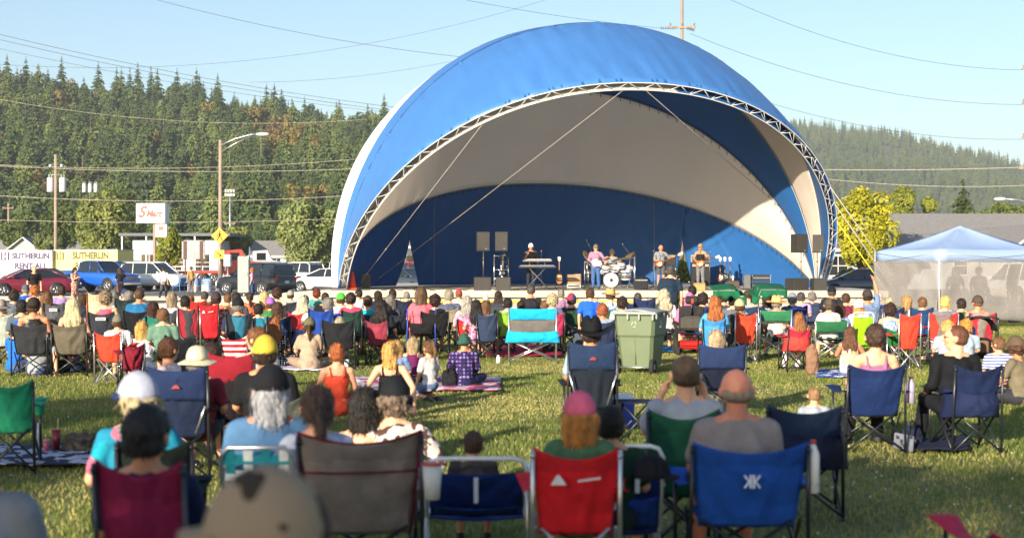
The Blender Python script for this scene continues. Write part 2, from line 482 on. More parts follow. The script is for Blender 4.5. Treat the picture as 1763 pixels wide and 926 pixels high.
def body_mesh(pname, fem, child=False):
    J = solve(pose(pname), fem); P = Pieces()
    torso(P, J, fem, -.004)
    Rm, RH = J['R'], J['RH']; MH = [list(r) for r in RH]; h = J['head']; RH = RH * 1.09
    P.cone(J['neck'] - Rm @ V(0, 0, .04), .068, h + RH @ V(0, -.02, -.06), .052 if fem else .059)
    for s_ in 'rl': P.cone(J['neck'] - Rm @ V(0, 0, -.005), .05, J['s' + s_] + Rm @ V(0, 0, .0), .045)
    P.ell(h + RH @ V(0, 0, .02), (HEADR[0], HEADR[1], .112), MH)
    P.ell(h + RH @ V(0, .022, -.045), (.064, .074, .074), MH)
    P.ell(h + RH @ V(0, .066, -.088), (.026, .026, .022), MH)          # chin
    P.cone(h + RH @ V(0, .098, .022), .010, h + RH @ V(0, .114, -.020), .0145, n=8)   # nose
    P.ell(h + RH @ V(0, .094, -.052), (.024, .012, .011), MH)          # lips
    for sx in (-1, 1):
        P.ell(h + RH @ V(sx * .033, .085, .034), (.024, .014, .009), MH)      # brow
        P.ell(h + RH @ V(sx * .090, -.010, -.006), (.013, .021, .033), MH)    # ear
        P.ell(h + RH @ V(sx * .040, .072, -.018), (.024, .02, .02), MH)
    for s_, sx in (('r', 1), ('l', -1)):
        S, E, W_ = J['s' + s_], J['e' + s_], J['w' + s_]
        P.ell(S, (.056, .056, .058)); m = S.lerp(E, .4)
        P.cone(S, .052, m, .048); P.cone(m, .048, E, .038); f_ = E.lerp(W_, .35); P.cone(E, .038, f_, .040); P.cone(f_, .040, W_, .026)
        hand(P, W_, (W_ - E), sx)
        Hh, K, A = J['h' + s_], J['k' + s_], J['a' + s_]
        m = Hh.lerp(K, .35); P.cone(Hh, .092, m, .083); P.cone(m, .083, K, .056); c = K.lerp(A, .35) - V(0, .012, 0)
        P.cone(K, .055, c, .054); P.cone(c, .054, A, .036)
        fd = V(0, 1, 0)
        if pname in ('kneel',): fd = V(0, -1, -.1)
        if pname == 'ground': fd = V(-sx * .8, .4, 0)
        P.cone(A - V(0, .01, .035), .036, A + fd * .13 - V(0, 0, .05), .028); P.ell(A + fd * .165 - V(0, 0, .052), (.036, .036, .024))
    me = P.remesh('body', .0105, 3, factor=.5)
    # lips and eyes live in the body's own mesh as material slots 1, 2
    RHi = RH.inverted(); mi = []
    for p in me.polygons:
        q = RHi @ (p.center - h); k = 0
        if q.y > .06:
            if abs(q.x) < .024 and -.062 < q.z < -.043: k = 1
            elif .019 < abs(q.x) < .047 and .004 < q.z < .021: k = 2
        mi.append(k)
    me.polygons.foreach_set('material_index', mi)
    return me
def shirt_mesh(pname, fem, sleeve, big=0., loose=.012):
    J = solve(pose(pname), fem); P = Pieces(); Rm = J['R']
    torso(P, J, fem, loose, big)
    if sleeve in ('tee', 'long'):
        for s_ in 'rl': P.cone(J['neck'] - Rm @ V(0, 0, .02), .056, J['s' + s_], .055)
        for s_ in 'rl':
            S, E, W_ = J['s' + s_], J['e' + s_], J['w' + s_]
            P.ell(S, (.058 + loose,) * 3); 
            if sleeve == 'tee': P.cone(S, .056 + loose, S.lerp(E, .72), .052 + loose)
            else: P.cone(S, .06 + loose, E, .048 + loose); P.cone(E, .048 + loose, E.lerp(W_, .93), .034 + loose)
    P.ell(J['hip'] + V(0, 0, -.03), ((.16 if fem else .155) * (1 + big) + loose, .13 * (1 + big) + loose, .10))
    return P.remesh('shirt', .0125, 9, disp=.019, dscale=10, seed=len(pname) + 3 * fem, stretch=(1, 1, .6))
def tank_mesh(pname, fem, strap, big=0.):
    J = solve(pose(pname), fem); P = Pieces(); Rm = J['R']; M = [list(r) for r in Rm]; g = .010; k = 1 + big
    P.ell(J['hip'] + V(0, 0, -.0), ((.165 if fem else .158) * k + g, .13 * k + g, .13), M)
    P.ell(J['waist'], ((.128 if fem else .152) * k + g, .102 * k + g, .14 + g), M)
    P.ell(J['chest'] - Rm @ V(0, 0, .03), ((.147 if fem else .165) * k + g, .114 * k + g, .13), M)
    if fem:
        for sx in (-1, 1): P.ell(J['chest'] + Rm @ V(sx * .065, .085, .0), (.055 + g, .05 + g, .055 + g))
    if strap:
        for sx in (-1, 1): 
            pts = [J['chest'] + Rm @ V(sx * .09, .10, .05), J['hip'] + Rm @ V(sx * .10, .055, .49), J['hip'] + Rm @ V(sx * .10, 0, .522), J['hip'] + Rm @ V(sx * .095, -.06, .49), J['chest'] + Rm @ V(sx * .085, -.112, .04)]
            P.chain(pts, [.014] * 5)
    else:
        P.ell(J['neck'] - Rm @ V(0, .005, .10), (.125 + g, .085 + g, .085 + g), M)
        for sx in (-1, 1): P.cone(J['hip'] + Rm @ V(sx * .10, 0, .42), .06, J['hip'] + Rm @ V(sx * .09, -.005, .475), .052)
    return P.remesh('tank_top', .011, 3, disp=.006, dscale=11, seed=len(pname))
def legs_mesh(pname, fem, kind, big=0.):
    J = solve(pose(pname), fem); P = Pieces(); g = .014; M = [list(r) for r in J['R']]; k = 1 + big
    P.ell(J['hip'] + V(0, -.01, .0), ((.165 if fem else .157) * k + g, .128 * k + g, .125), M)
    for s_ in 'rl':
        Hh, K, A = J['h' + s_], J['k' + s_], J['a' + s_]; m = Hh.lerp(K, .35)
        P.cone(Hh, .095 + g, m, .086 + g)
        if kind == 'shorts': P.cone(m, .086 + g, Hh.lerp(K, .8), .075 + g)
        elif kind == 'skirt': P.cone(m, .1, K, .09); P.cone(K, .09, K.lerp(A, .4), .10)
        else:
            P.cone(m, .086 + g, K, .062 + g); P.cone(K, .062 + g, A + V(0, 0, .02), .048 + g)
    if kind == 'skirt': P.cone(J['kr'].lerp(J['kl'], .5), .12, J['hip'], .15)
    return P.remesh({'shorts': 'shorts', 'skirt': 'skirt', 'long': 'trousers'}[kind], .014, 4, disp=.010, dscale=10, seed=2)
def shoe_mesh(pname, side):
    J = solve(pose(pname), False); P = Pieces()
    for s_, sx in ((side, 1 if side == 'r' else -1),):
        A = J['a' + s_]; fd = V(0, 1, 0)
        if pname == 'kneel': fd = V(0, -1, -.1)
        if pname == 'ground': fd = V(-sx * .8, .4, 0)
        P.cone(A - V(0, .012, .03), .046, A + fd * .12 - V(0, 0, .048), .040); P.ell(A + fd * .165 - V(0, 0, .05), (.046, .046, .034)); P.ell(A - V(0, .03, .045), (.04, .04, .038))
    return P.remesh('shoe', .012, 3)
# hair and hats live in head space: origin = head centre
def hair_mesh(style, under_hat=False):
    P = Pieces(); disp, ds, st, vox = .007, 22, (1, 1, .35), .011
    def cap(g=.0, low=-.02):
        P.ell(V(0, -.018, .030), (.093 + g, .110 + g, .101 + g))
        P.ell(V(0, -.035, low), (.090 + g, .082 + g, .055))
    if style == 'buzz': cap(-.003, -.018); disp = .002
    elif style == 'short': cap(.006, -.03)
    elif style == 'curly': cap(.020, -.03); P.ell(V(0, -.04, .0), (.11, .10, .10)); disp, ds, st = .030, 28, (1, 1, 1)
    elif style == 'bun': cap(.004, -.03); P.ell(V(0, -.07, .10), (.045, .042, .04)); P.ell(V(.02, -.085, .11), (.03, .03, .03)); disp = .010
    elif style == 'lowbun': cap(.004, -.03); P.ell(V(0, -.125, -.01), (.042, .036, .04)); disp = .010
    elif style == 'ponytail':
        cap(.004, -.03); P.chain([V(0, -.10, .03), V(0, -.145, -.01), V(.005, -.15, -.10), V(.01, -.13, -.24)], [.026, .034, .036, .012])
    elif style == 'highpony':
        cap(.004, -.03); P.chain([V(0, -.09, .08), V(0, -.15, .08), V(.01, -.18, -.04), V(.02, -.16, -.20)], [.026, .036, .036, .012])
    elif style == 'bob':
        cap(.012, -.04); 
        for sx in (-1, 0, 1): P.cone(V(sx * .055, -.045 - .02 * (sx == 0), .03), .055, V(sx * .062, -.045 - .02 * (sx == 0), -.13), .042)
        for sx in (-1, 1): P.cone(V(sx * .072, -.005, .03), .03, V(sx * .07, -.0, -.11), .028)
    elif style in ('long', 'wavy'):
        cap(.010, -.04); L = -.30 if style == 'long' else -.24
        for sx in (-1, -.4, .4, 1):
            b = abs(sx) < .9
            P.chain([V(sx * .05, -.06, .03), V(sx * .066, -.075, -.10), V(sx * .095, -.085 - .02 * b, -.19), V(sx * .085, -.10 - .02 * b, L - .03 * b)], [.05, .044, .042, .018])
        for sx in (-1, 1): P.cone(V(sx * .072, -.01, .03), .028, V(sx * .078, -.02, -.14), .026)
        disp = .014 if style == 'wavy' else .009
        if style == 'wavy': st = (1, 1, .7); disp = .022
    elif style == 'fringe':                                  # bald on top, cropped round the back and sides
        P.ell(V(0, -.030, -.012), (.091, .080, .052)); disp = .002
    elif style == 'mullet': cap(.004, -.04); P.cone(V(0, -.07, -.02), .06, V(0, -.07, -.14), .045); P.cone(V(-.05, -.05, -.03), .04, V(-.05, -.06, -.13), .035); P.cone(V(.05, -.05, -.03), .04, V(.05, -.06, -.13), .035); disp = .015
    elif style == 'beardlong': cap(.004, -.04); P.cone(V(0, .06, -.08), .045, V(0, .07, -.2), .03)
    me = P.remesh('hair', vox, 2, disp=disp, dscale=ds, seed=len(style), factor=.5, stretch=st)
    if style not in ('buzz', 'fringe'): me = wisps(me, style)
    if under_hat:
        for v in me.vertices:
            c = v.co
            if c.z > .01:
                t = min(1, (c.z - .01) / .03); rr_ = math.hypot(c.x / .084, (c.y + .008) / .104)
                lim = .97 * math.sqrt(max(.02, 1 - max(0, (c.z - .02) / .112) ** 2)) if c.z < .13 else .1
                if rr_ > lim: k = 1 - t * (1 - lim / rr_); c.x *= k; c.y = (c.y + .008) * k - .008
                c.z = .01 + (c.z - .01) * .78
    return me
def wisps(me, style):
    """loose strands that break up the outline of the hair"""
    rr_ = random.Random(len(style)); n = len(me.vertices); vs = [v.co.copy() for v in me.vertices]; ns = [v.normal.copy() for v in me.vertices]; fs = [tuple(p.vertices) for p in me.polygons]
    longh = style in ('long', 'wavy', 'bob', 'ponytail', 'highpony', 'mullet', 'beardlong')
    for i in range(520 if longh else 380):
        k = rr_.randrange(n); p, q = vs[k], ns[k]
        if p.y > .07 and p.z < .03 and style != 'beardlong': continue
        L = rr_.uniform(.03, .09) if longh else rr_.uniform(.012, .034) * (1.7 if style == 'curly' else 1)
        d = (Vector((0, 0, -1)) * (.9 if longh else .35) + q * rr_.uniform(.15, .5) + Vector((rr_.gauss(0, .25), rr_.gauss(0, .25), rr_.gauss(0, .2)))).normalized()
        w = q.cross(d); w = w.normalized() * rr_.uniform(.0022, .0045) if w.length > .1 else Vector((.003, 0, 0))
        a = p - d * L * .5 + q * .002; m = p + q * (.006 + rr_.random() * .004); e = p + d * L * .6 + q * .004
        o_ = len(vs); vs += [a, m - w, m + w, e]; fs += [(o_, o_ + 1, o_ + 2), (o_ + 1, o_ + 3, o_ + 2)]
    out = bpy.data.meshes.new(me.name); out.from_pydata([tuple(v) for v in vs], [], fs); out.polygons.foreach_set('use_smooth', [True] * len(fs)); out.update(); return out
def hat_mesh(kind):
    """ (crown mesh, brim mesh or None) in head space """
    b = MB(); c = MB()
    def dome(rx, ry, z0, hgt, n=24, flat=.0, pinch=0):
        rows = []
        for i in range(9):
            t = i / 8 * PI / 2; rr = math.cos(t) ** (1 - flat); zz = z0 + hgt * math.sin(t)
            row = []
            for k in range(n + 1):
                q = 2 * PI * k / n
                x, y = rx * rr * math.cos(q), ry * rr * math.sin(q) - .008
                z = zz
                if pinch: z -= pinch * math.exp(-(x / .02) ** 2) * (i / 8); 
                if pinch and y > .02: x *= 1 - .35 * (i / 8)
                row.append((x, y, z))
            rows.append(row)
        return rows
    def ring(r0x, r0y, r1x, r1y, z0, z1, droop, n=36, side=0):
        rows = []
        for i in range(6):
            t = i / 5; row = []
            for k in range(n + 1):
                q = 2 * PI * k / n
                x = (r0x + (r1x - r0x) * t) * math.cos(q); y = (r0y + (r1y - r0y) * t) * math.sin(q) - .008
                z = z0 + (z1 - z0) * t + droop * t * t * math.sin(3 * q + 1) + side * t * t * math.cos(q) ** 2
                row.append((x, y, z))
            rows.append(row)
        return rows
    if kind in ('cap', 'truckercap', 'backcap'):
        b.grid(dome(.097, .117, .002, .132), double=.003)
        b.ball((0, -.008, .125), .008, 6)
        sg = -1 if kind == 'backcap' else 1
        rows = []
        for i in range(6):
            t = i / 5; row = []
            for k in range(13):
                q = PI * (k / 12) * .84 + PI * .08
                x = .095 * math.cos(q) * (1 - .12 * t); y = (.094 + .0 * t) * math.sin(q) + t * .075 * math.sin(q) ** .6
                row.append((x, sg * (y + .005) - .008, .018 - .018 * t - .022 * math.cos(q) ** 2 * t))
            rows.append(row)
        c.grid(rows, double=.004 * sg)
        if kind == 'backcap' or kind == 'truckercap':
            pass
    elif kind == 'sunhat': b.grid(dome(.099, .119, .01, .122, flat=.3), double=.004); c.grid(ring(.099, .119, .170, .190, .012, -.018, .006), double=-.004)
    elif kind == 'straw': b.grid(dome(.100, .120, .01, .130, flat=.45, pinch=.03), double=.004); c.grid(ring(.100, .120, .185, .2, .012, .006, .012, side=.02), double=-.004)
    elif kind == 'cowboy': b.grid(dome(.100, .122, .01, .155, flat=.5, pinch=.045), double=.004); c.grid(ring(.100, .122, .215, .23, .012, -.01, .004, side=.085), double=-.005)
    elif kind == 'beanie': b.grid(dome(.097, .117, -.03, .168), double=.008); c.lathe([(.106, -.045), (.113, -.03), (.113, .0), (.106, .01)], 24, (0, -.008, 0))
    return b.mesh('hat', ()), (c.mesh('brim', ()) if c.v else None)
_cache = {}
def cached(fn, *a):
    k = (fn.__name__,) + a
    if k not in _cache: _cache[k] = fn(*a)
    return _cache[k]
def use(name, me, mats, parent, loc=None, rot=None):
    """link a shared mesh; materials sit on the object so copies can differ"""
    mats = mats if isinstance(mats, (list, tuple)) else [mats]
    while len(me.materials) < len(mats): me.materials.append(None)
    o = link(name, me, parent, loc)
    for i, m in enumerate(mats):
        o.material_slots[i].link = 'OBJECT'; o.material_slots[i].material = m
    if rot is not None: o.rotation_euler = rot
    return o
SKIN = {'light': 'd9a17f', 'pale': 'e6b596', 'tan': 'b9805c', 'red': 'cc8468', 'brown': '8a5a3e'}
HAIRC = {'black': '17130f', 'dark': '2a1c13', 'brown': '46301f', 'lbrown': '6b4a2e', 'auburn': '6a3017', 'ginger': '9a5a26', 'blond': 'a98552', 'lblond': 'c9ab78', 'grey': '77726a', 'white': 'b5b0a6', 'dgrey': '443f3b'}
def hair_mat(c): return mat(HAIRC.get(c, c), rough=.6, var=.35, vscale=30, bump=.9, bscale=90, stretch=(1, 1, .15), spec=.4)
def skin_mats(c):
    s_ = srgb(SKIN[c])
    return [mat(s_, rough=.55, var=.07, vscale=14, bump=.15, bscale=60, sub=.08), mat(mul(s_, .62)[:1] + mul(s_, .45)[1:], rough=.5, var=.05), mat('1b120d', rough=.3, var=.02)]
def as_mat(c):
    return c if isinstance(c, bpy.types.Material) else cloth(c)
def person(label, loc, pname='chair', rz=0, k=1., fem=False, skin='light', hair=('short', 'brown'), hat=None, top=('tee', '888888'), legs=('shorts', '2b2d33'), shoes='2a2a2c', big=.08, group=None, glasses=False):
    root = thing('person', label, 'person', loc, rz, group, k)
    J = solve(pose(pname), fem)
    use('body', cached(body_mesh, pname, fem), skin_mats(skin), root)
    m = as_mat(top[1])
    if top[0] in ('tee', 'long'): use('shirt', cached(shirt_mesh, pname, fem, top[0], big), m, root)
    else: use('tank_top', cached(tank_mesh, pname, fem, top[0] == 'strap', big), m, root)
    lm = as_mat(legs[1])
    use({'shorts': 'shorts', 'skirt': 'skirt', 'long': 'trousers'}[legs[0]], cached(legs_mesh, pname, fem, legs[0], big), lm, root)
    if shoes:
        for sd_ in 'rl': use('shoe', cached(shoe_mesh, pname, sd_), mat(shoes, var=.1), root)
    hr = J['RH'].to_euler()
    if hair: use('hair', cached(hair_mesh, hair[0], bool(hat)), hair_mat(hair[1]), root, J['head'], hr).scale = (1.11, 1.11, 1.12)
    if hat:
        cr, br = cached(hat_mesh, hat[0])
        o = use({'beanie': 'beanie', 'cap': 'cap', 'backcap': 'cap', 'truckercap': 'cap'}.get(hat[0], 'hat'), cr, as_mat(hat[1]), root, J['head'] + J['RH'] @ V(0, 0, .012), hr); o.scale = (1.11, 1.11, 1.12)
        if br: use('brim', br, as_mat(hat[2] if len(hat) > 2 else hat[1]), o)
    if glasses:
        g = MB()
        for sx in (-1, 1): g.box((sx * .034, .103, .013), (.05, .006, .03), bev=.002); g.box((sx * .073, .045, .016), (.004, .11, .006))
        g.box((0, .104, .018), (.02, .004, .005)); o = g.build('sunglasses', mat('0a0a0c', rough=.15), root, J['head']); o.rotation_euler = hr
    return root
ZTOP = {'chair': 1.24, 'ground': .915, 'kneel': 1.11, 'lap': 1.36, 'stand': 1.76, 'stool_drum': 1.40, 'stool_guitar': 1.5}
def ztop(p):
    for k in (p, p.split('_')[0]):
        if k in ZTOP: return ZTOP[k]
    return 1.24
def place(x, y, pname, s=0, k=0):
    """photo pixel of the top of the head (+ optional scale px/m) -> location, size factor"""
    zt = ztop(pname)
    if s: k = (EYE - (y - HOR) / s) / zt
    else:
        k = k or 1.; s = (y - HOR) / (EYE - zt * k)
    Y = F / s
    return Vector(((x - 881.5) / s, Y, 0)), k
# ---------------------------------------------------------------- lawn, parking lot, road
def lawn_mat():
    m = bpy.data.materials.new('lawn'); nt, b = nodes_of(m); N, L = nt.nodes, nt.links
    tc = N.new('ShaderNodeTexCoord')
    def noise(sc, det=6, st=None):
        n = N.new('ShaderNodeTexNoise'); n.inputs['Scale'].default_value = sc; n.inputs['Detail'].default_value = det
        mp = N.new('ShaderNodeMapping'); mp.inputs['Scale'].default_value = st or (1, 1, 1)
        L.new(tc.outputs['Object'], mp.inputs[0]); L.new(mp.outputs[0], n.inputs['Vector']); return n.outputs['Fac']
    r = N.new('ShaderNodeValToRGB'); L.new(noise(.35, 8), r.inputs[0])
    e = r.color_ramp.elements; e[0].position = .33; e[0].color = (.10, .14, .03, 1); e[1].position = .66; e[1].color = (.30, .29, .10, 1)
    q = r.color_ramp.elements.new(.5); q.color = (.18, .20, .055, 1)
    r2 = N.new('ShaderNodeValToRGB'); L.new(noise(14, 5), r2.inputs[0]); e = r2.color_ramp.elements
    e[0].position = .35; e[0].color = (.5, .5, .45, 1); e[1].position = .7; e[1].color = (1.25, 1.2, 1.1, 1)
    mx = N.new('ShaderNodeMix'); mx.data_type = 'RGBA'; mx.blend_type = 'MULTIPLY'; mx.inputs['Factor'].default_value = 1
    L.new(r.outputs[0], mx.inputs['A']); L.new(r2.outputs[0], mx.inputs['B']); L.new(mx.outputs['Result'], b.inputs['Base Color'])
    b.inputs['Roughness'].default_value = .9
    bp = N.new('ShaderNodeBump'); bp.inputs['Strength'].default_value = 1; bp.inputs['Distance'].default_value = .06
    L.new(noise(22, 4), bp.inputs['Height']); L.new(bp.outputs[0], b.inputs['Normal'])
    return m
LAWN = lawn_mat()
def sheet(name, x0, x1, y0, y1, z, m, n=1):
    g = MB(); g.grid([[(x0 + (x1 - x0) * i / n, y0 + (y1 - y0) * j / n, z) for j in range(n + 1)] for i in range(n, -1, -1)], smooth=False)
    o = g.build(name, m); return tag(o, kind='structure')
sheet('valley_floor', -2500, 2500, -600, 4200, -.03, mat('6b6a45', rough=.95, var=.35, vscale=.02))
sheet('lawn', -60, 90, -60, 58, 0, LAWN)
asph = mat((.075, .075, .078), rough=.9, var=.18, vscale=.6, bump=.5, bscale=30)
conc = mat((.40, .35, .28), rough=.9, var=.12, vscale=1.5, bump=.3, bscale=20)
sheet('road', -60, -11.5, 60.5, 69, .004, asph)
sheet('parking_lot', -110, 110, 72.5, 140, .004, mat((.13, .125, .12), rough=.9, var=.15, vscale=.3, bump=.3, bscale=20))
k = MB()
for y in (60.2, 69.15, 72.3): k.box((-36, y, .07), (49, .3, .14), bev=.02)
tag(k.build('kerb', conc), kind='structure')
sheet('verge', -60, -11.5, 69.3, 72.15, .01, LAWN)
# painted parking bays
pm = mat('d8d5c8', rough=.8, var=.1)
ln = MB()
for i in range(14): ln.box((-46 + i * 3.0, 88, .010), (.1, 5, .003))
tag(ln.build('bay_markings', pm), kind='structure')

# short grass blades on the near lawn: one uncountable mass
def blade_tile(n, h, seed, dry=.2):
    rr = random.Random(seed); g = MB()
    for i in range(n):
        x, y = rr.uniform(-.5, .5), rr.uniform(-.5, .5); a = rr.uniform(0, 2 * PI); w = rr.uniform(.003, .006); hh = h * rr.uniform(.4, 1.1)
        lx, ly = rr.gauss(0, .35) * hh, rr.gauss(0, .35) * hh
        dx, dy = math.cos(a) * w, math.sin(a) * w
        g.mi(0 if rr.random() > dry else 1)
        g.add([(x - dx, y - dy, 0), (x + dx, y + dy, 0), (x + dx * .6 + lx * .4, y + dy * .6 + ly * .4, hh * .6), (x - dx * .6 + lx * .4, y - dy * .6 + ly * .4, hh * .6), (x + lx, y + ly, hh)], [(0, 1, 2, 3), (3, 2, 4)])
    return g
def leafy(c, var=.25, vscale=.6, trans=.35, rnd=.25, rough=.6):
    c = srgb(c); key = ('leafy', c, var, vscale, trans, rnd)
    if key in _mc: return _mc[key]
    m = bpy.data.materials.new('foliage'); nt, b = nodes_of(m); N, L = nt.nodes, nt.links
    tc = N.new('ShaderNodeTexCoord'); n = N.new('ShaderNodeTexNoise'); n.inputs['Scale'].default_value = vscale; n.inputs['Detail'].default_value = 3
    L.new(tc.outputs['Object'], n.inputs['Vector'])
    oi = N.new('ShaderNodeObjectInfo'); ad = N.new('ShaderNodeMath'); ad.operation = 'MULTIPLY_ADD'
    L.new(oi.outputs['Random'], ad.inputs[0]); ad.inputs[1].default_value = rnd; L.new(n.outputs['Fac'], ad.inputs[2])
    r = N.new('ShaderNodeValToRGB'); L.new(ad.outputs[0], r.inputs[0]); e = r.color_ramp.elements
    e[0].position = .35; e[0].color = mul(c, 1 - var) + (1,); e[1].position = .75 + rnd * .5; e[1].color = (min(1, c[0] * (1 + var * 1.6)), min(1, c[1] * (1 + var)), c[2], 1)
    L.new(r.outputs[0], b.inputs['Base Color']); b.inputs['Roughness'].default_value = rough; b.inputs['Specular IOR Level'].default_value = .25
    t = N.new('ShaderNodeBsdfTranslucent'); L.new(r.outputs[0], t.inputs['Color'])
    ms = N.new('ShaderNodeMixShader'); ms.inputs[0].default_value = trans
    out = N['Material Output']; L.new(b.outputs[0], ms.inputs[1]); L.new(t.outputs[0], ms.inputs[2]); L.new(ms.outputs[0], out.inputs['Surface'])
    _mc[key] = m; return m
def scatter(name, pts, protos, label=None, cat=None):
    """pts: (x, y, z, scale, rot, index) -> one object that instances prototype meshes"""
    coll = bpy.data.collections.new(name + '_kinds')
    for i, p in enumerate(protos):
        ob = bpy.data.objects.new('%s_kind_%02d' % (name, i), p); coll.objects.link(ob)
    me = bpy.data.meshes.new(name); me.from_pydata([p[:3] for p in pts], [], [])
    for nm, typ, k_ in (('sc', 'FLOAT', 3), ('rt', 'FLOAT', 4), ('ix', 'INT', 5)):
        a = me.attributes.new(nm, typ, 'POINT'); a.data.foreach_set('value', [p[k_] for p in pts])
    o = link(name, me)
    ng = bpy.data.node_groups.new(name, 'GeometryNodeTree')
    ng.interface.new_socket('Geometry', in_out='INPUT', socket_type='NodeSocketGeometry'); ng.interface.new_socket('Geometry', in_out='OUTPUT', socket_type='NodeSocketGeometry')
    N, L = ng.nodes, ng.links
    gi, go = N.new('NodeGroupInput'), N.new('NodeGroupOutput'); ip = N.new('GeometryNodeInstanceOnPoints')
    ci = N.new('GeometryNodeCollectionInfo'); ci.inputs[0].default_value = coll; ci.inputs['Separate Children'].default_value = True; ci.inputs['Reset Children'].default_value = True
    def attr(nm, t):
        a = N.new('GeometryNodeInputNamedAttribute'); a.data_type = t; a.inputs['Name'].default_value = nm; return a.outputs[0]
    cx = N.new('ShaderNodeCombineXYZ'); L.new(attr('rt', 'FLOAT'), cx.inputs['Z'])
    L.new(gi.outputs[0], ip.inputs['Points']); L.new(ci.outputs[0], ip.inputs['Instance']); ip.inputs['Pick Instance'].default_value = True
    L.new(attr('ix', 'INT'), ip.inputs['Instance Index']); L.new(cx.outputs[0], ip.inputs['Rotation']); L.new(attr('sc', 'FLOAT'), ip.inputs['Scale'])
    L.new(ip.outputs[0], go.inputs[0])
    md = o.modifiers.new('scatter', 'NODES'); md.node_group = ng
    return tag(o, label, cat, kind='stuff')
gm = [leafy((.15, .215, .05), .3, 1.2, .4, .2), leafy((.37, .35, .14), .2, 1.2, .3, .2)]
tiles = [blade_tile(900, (.055, .055, .055, .045, .04, .038)[i], i, (.15, .2, .25, .4, .5, .65)[i]).mesh('grass_tile', gm) for i in range(6)]
pts = []; rr = random.Random(3)
for Yi in range(5, 46):
    hw = Yi * .37 + 1.5
    for Xi in range(int(-hw), int(hw) + 1):
        pts.append((Xi + .5, Yi + .5, 0, 1.03, rr.choice((0, PI / 2, PI, -PI / 2)), max(0, min(5, int(2.4 + 7 * mnoise.noise(Vector((Xi * .23, Yi * .3, 5))) + rr.gauss(0, .6) + (.8 if Yi > 17 else -.6))))))
scatter('grass', pts, tiles, 'short mown green grass blades covering the park lawn', 'grass')
# small white clover flowers, uncountable
g = MB(); 
for i in range(700):
    Y = rr.uniform(7, 22); X = rr.uniform(-1, 1) * (Y * .36); 
    if rr.random() < .75 and X < 1: continue
    if mnoise.noise(Vector((X * .5, Y * .5, 4))) > .0: g.ball((X, Y, .05), rr.uniform(.005, .008), 3)
tag(g.build('clover', mat('e6e2d6', var=.05)), 'tiny white clover flowers dotted over the grass', 'clover', kind='stuff')

# ---------------------------------------------------------------- trees
def conifer_mesh(seed, H=20., lev=22, mats=None, wide=.19):
    rr = random.Random(seed); g = MB()
    g.mi(1).tube([(0, 0, -1), (0, 0, H * .5), (0, 0, H * .97)], [H * .016, H * .01, H * .002], 5)
    g.mi(0)
    for i in range(lev):
        t = (i + rr.random() * .7) / lev; z = H * (.12 + .86 * t); rad = H * wide * (1 - t) ** .85 * rr.uniform(.75, 1.15) + .12
        nb = max(5, int(10 * (1 - t) + 5))
        a0 = rr.random() * 6
        for k in range(nb):
            a = a0 + 2 * PI * k / nb + rr.gauss(0, .2); L = rad * rr.uniform(.6, 1.15); ca, sa = math.cos(a), math.sin(a)
            w = L * .30 + .12; dz = -L * rr.uniform(.15, .5)
            zz = z + rr.uniform(-.3, .3)
            # two tilted jagged sprays per bough
            for sgn in (-1, 1):
                u = (-sa * sgn, ca * sgn)
                g.add([(0, 0, zz + .1), (ca * L * .45 + u[0] * w, sa * L * .45 + u[1] * w, zz + dz * .5 - w * .5), (ca * L * .6 + u[0] * w * .5, sa * L * .6 + u[1] * w * .5, zz + dz * .5 - w * .1), (ca * L * .85 + u[0] * w * .6, sa * L * .85 + u[1] * w * .6, zz + dz - w * .4), (ca * L, sa * L, zz + dz + L * .06), (ca * L * .5, sa * L * .5, zz + dz * .35 + .08)],
                      [(0, 1, 2, 5), (5, 2, 3, 4)])
    return g
def crown(g, seed, c, r, n, leaf, lobes=14, squash=(1, 1, 1), up=.3, gap=.0):
    """leaf-sized faces gathered in many small clumps through an uneven crown volume"""
    rr = random.Random(seed); cl = []
    for i in range(lobes):
        while True:
            p = Vector((rr.uniform(-1, 1), rr.uniform(-1, 1), rr.uniform(-1, 1)))
            if .35 < p.length < 1: break
        p = p.normalized() * (p.length ** .5) * .8
        cl.append((p, rr.uniform(.2, .42)))
    for i in range(n):
        p, q = cl[rr.randrange(lobes)] if rr.random() > .12 else (Vector((0, 0, 0)), .75)
        d = Vector((rr.gauss(0, 1), rr.gauss(0, 1), rr.gauss(0, 1))).normalized() * q * rr.uniform(.55, 1.05) ** .6
        P = p + d
        P = Vector((c[0] + P.x * r * squash[0], c[1] + P.y * r * squash[1], c[2] + P.z * r * squash[2]))
        nrm = (d.normalized() + Vector((rr.gauss(0, .6), rr.gauss(0, .6), rr.gauss(up, .6)))).normalized()
        u = nrm.orthogonal().normalized(); u = Matrix.Rotation(rr.uniform(0, 6.28), 3, nrm) @ u; w = nrm.cross(u)
        s = leaf * rr.uniform(.6, 1.3)
        g.add([P - u * s, P - w * s * .55 + nrm * s * .15, P + u * s, P + w * s * .55 + nrm * s * .15], [(0, 1, 2, 3)])
bark = mat((.10, .075, .055), rough=.95, var=.3, vscale=3, bump=1, bscale=12, stretch=(1, 1, .2))
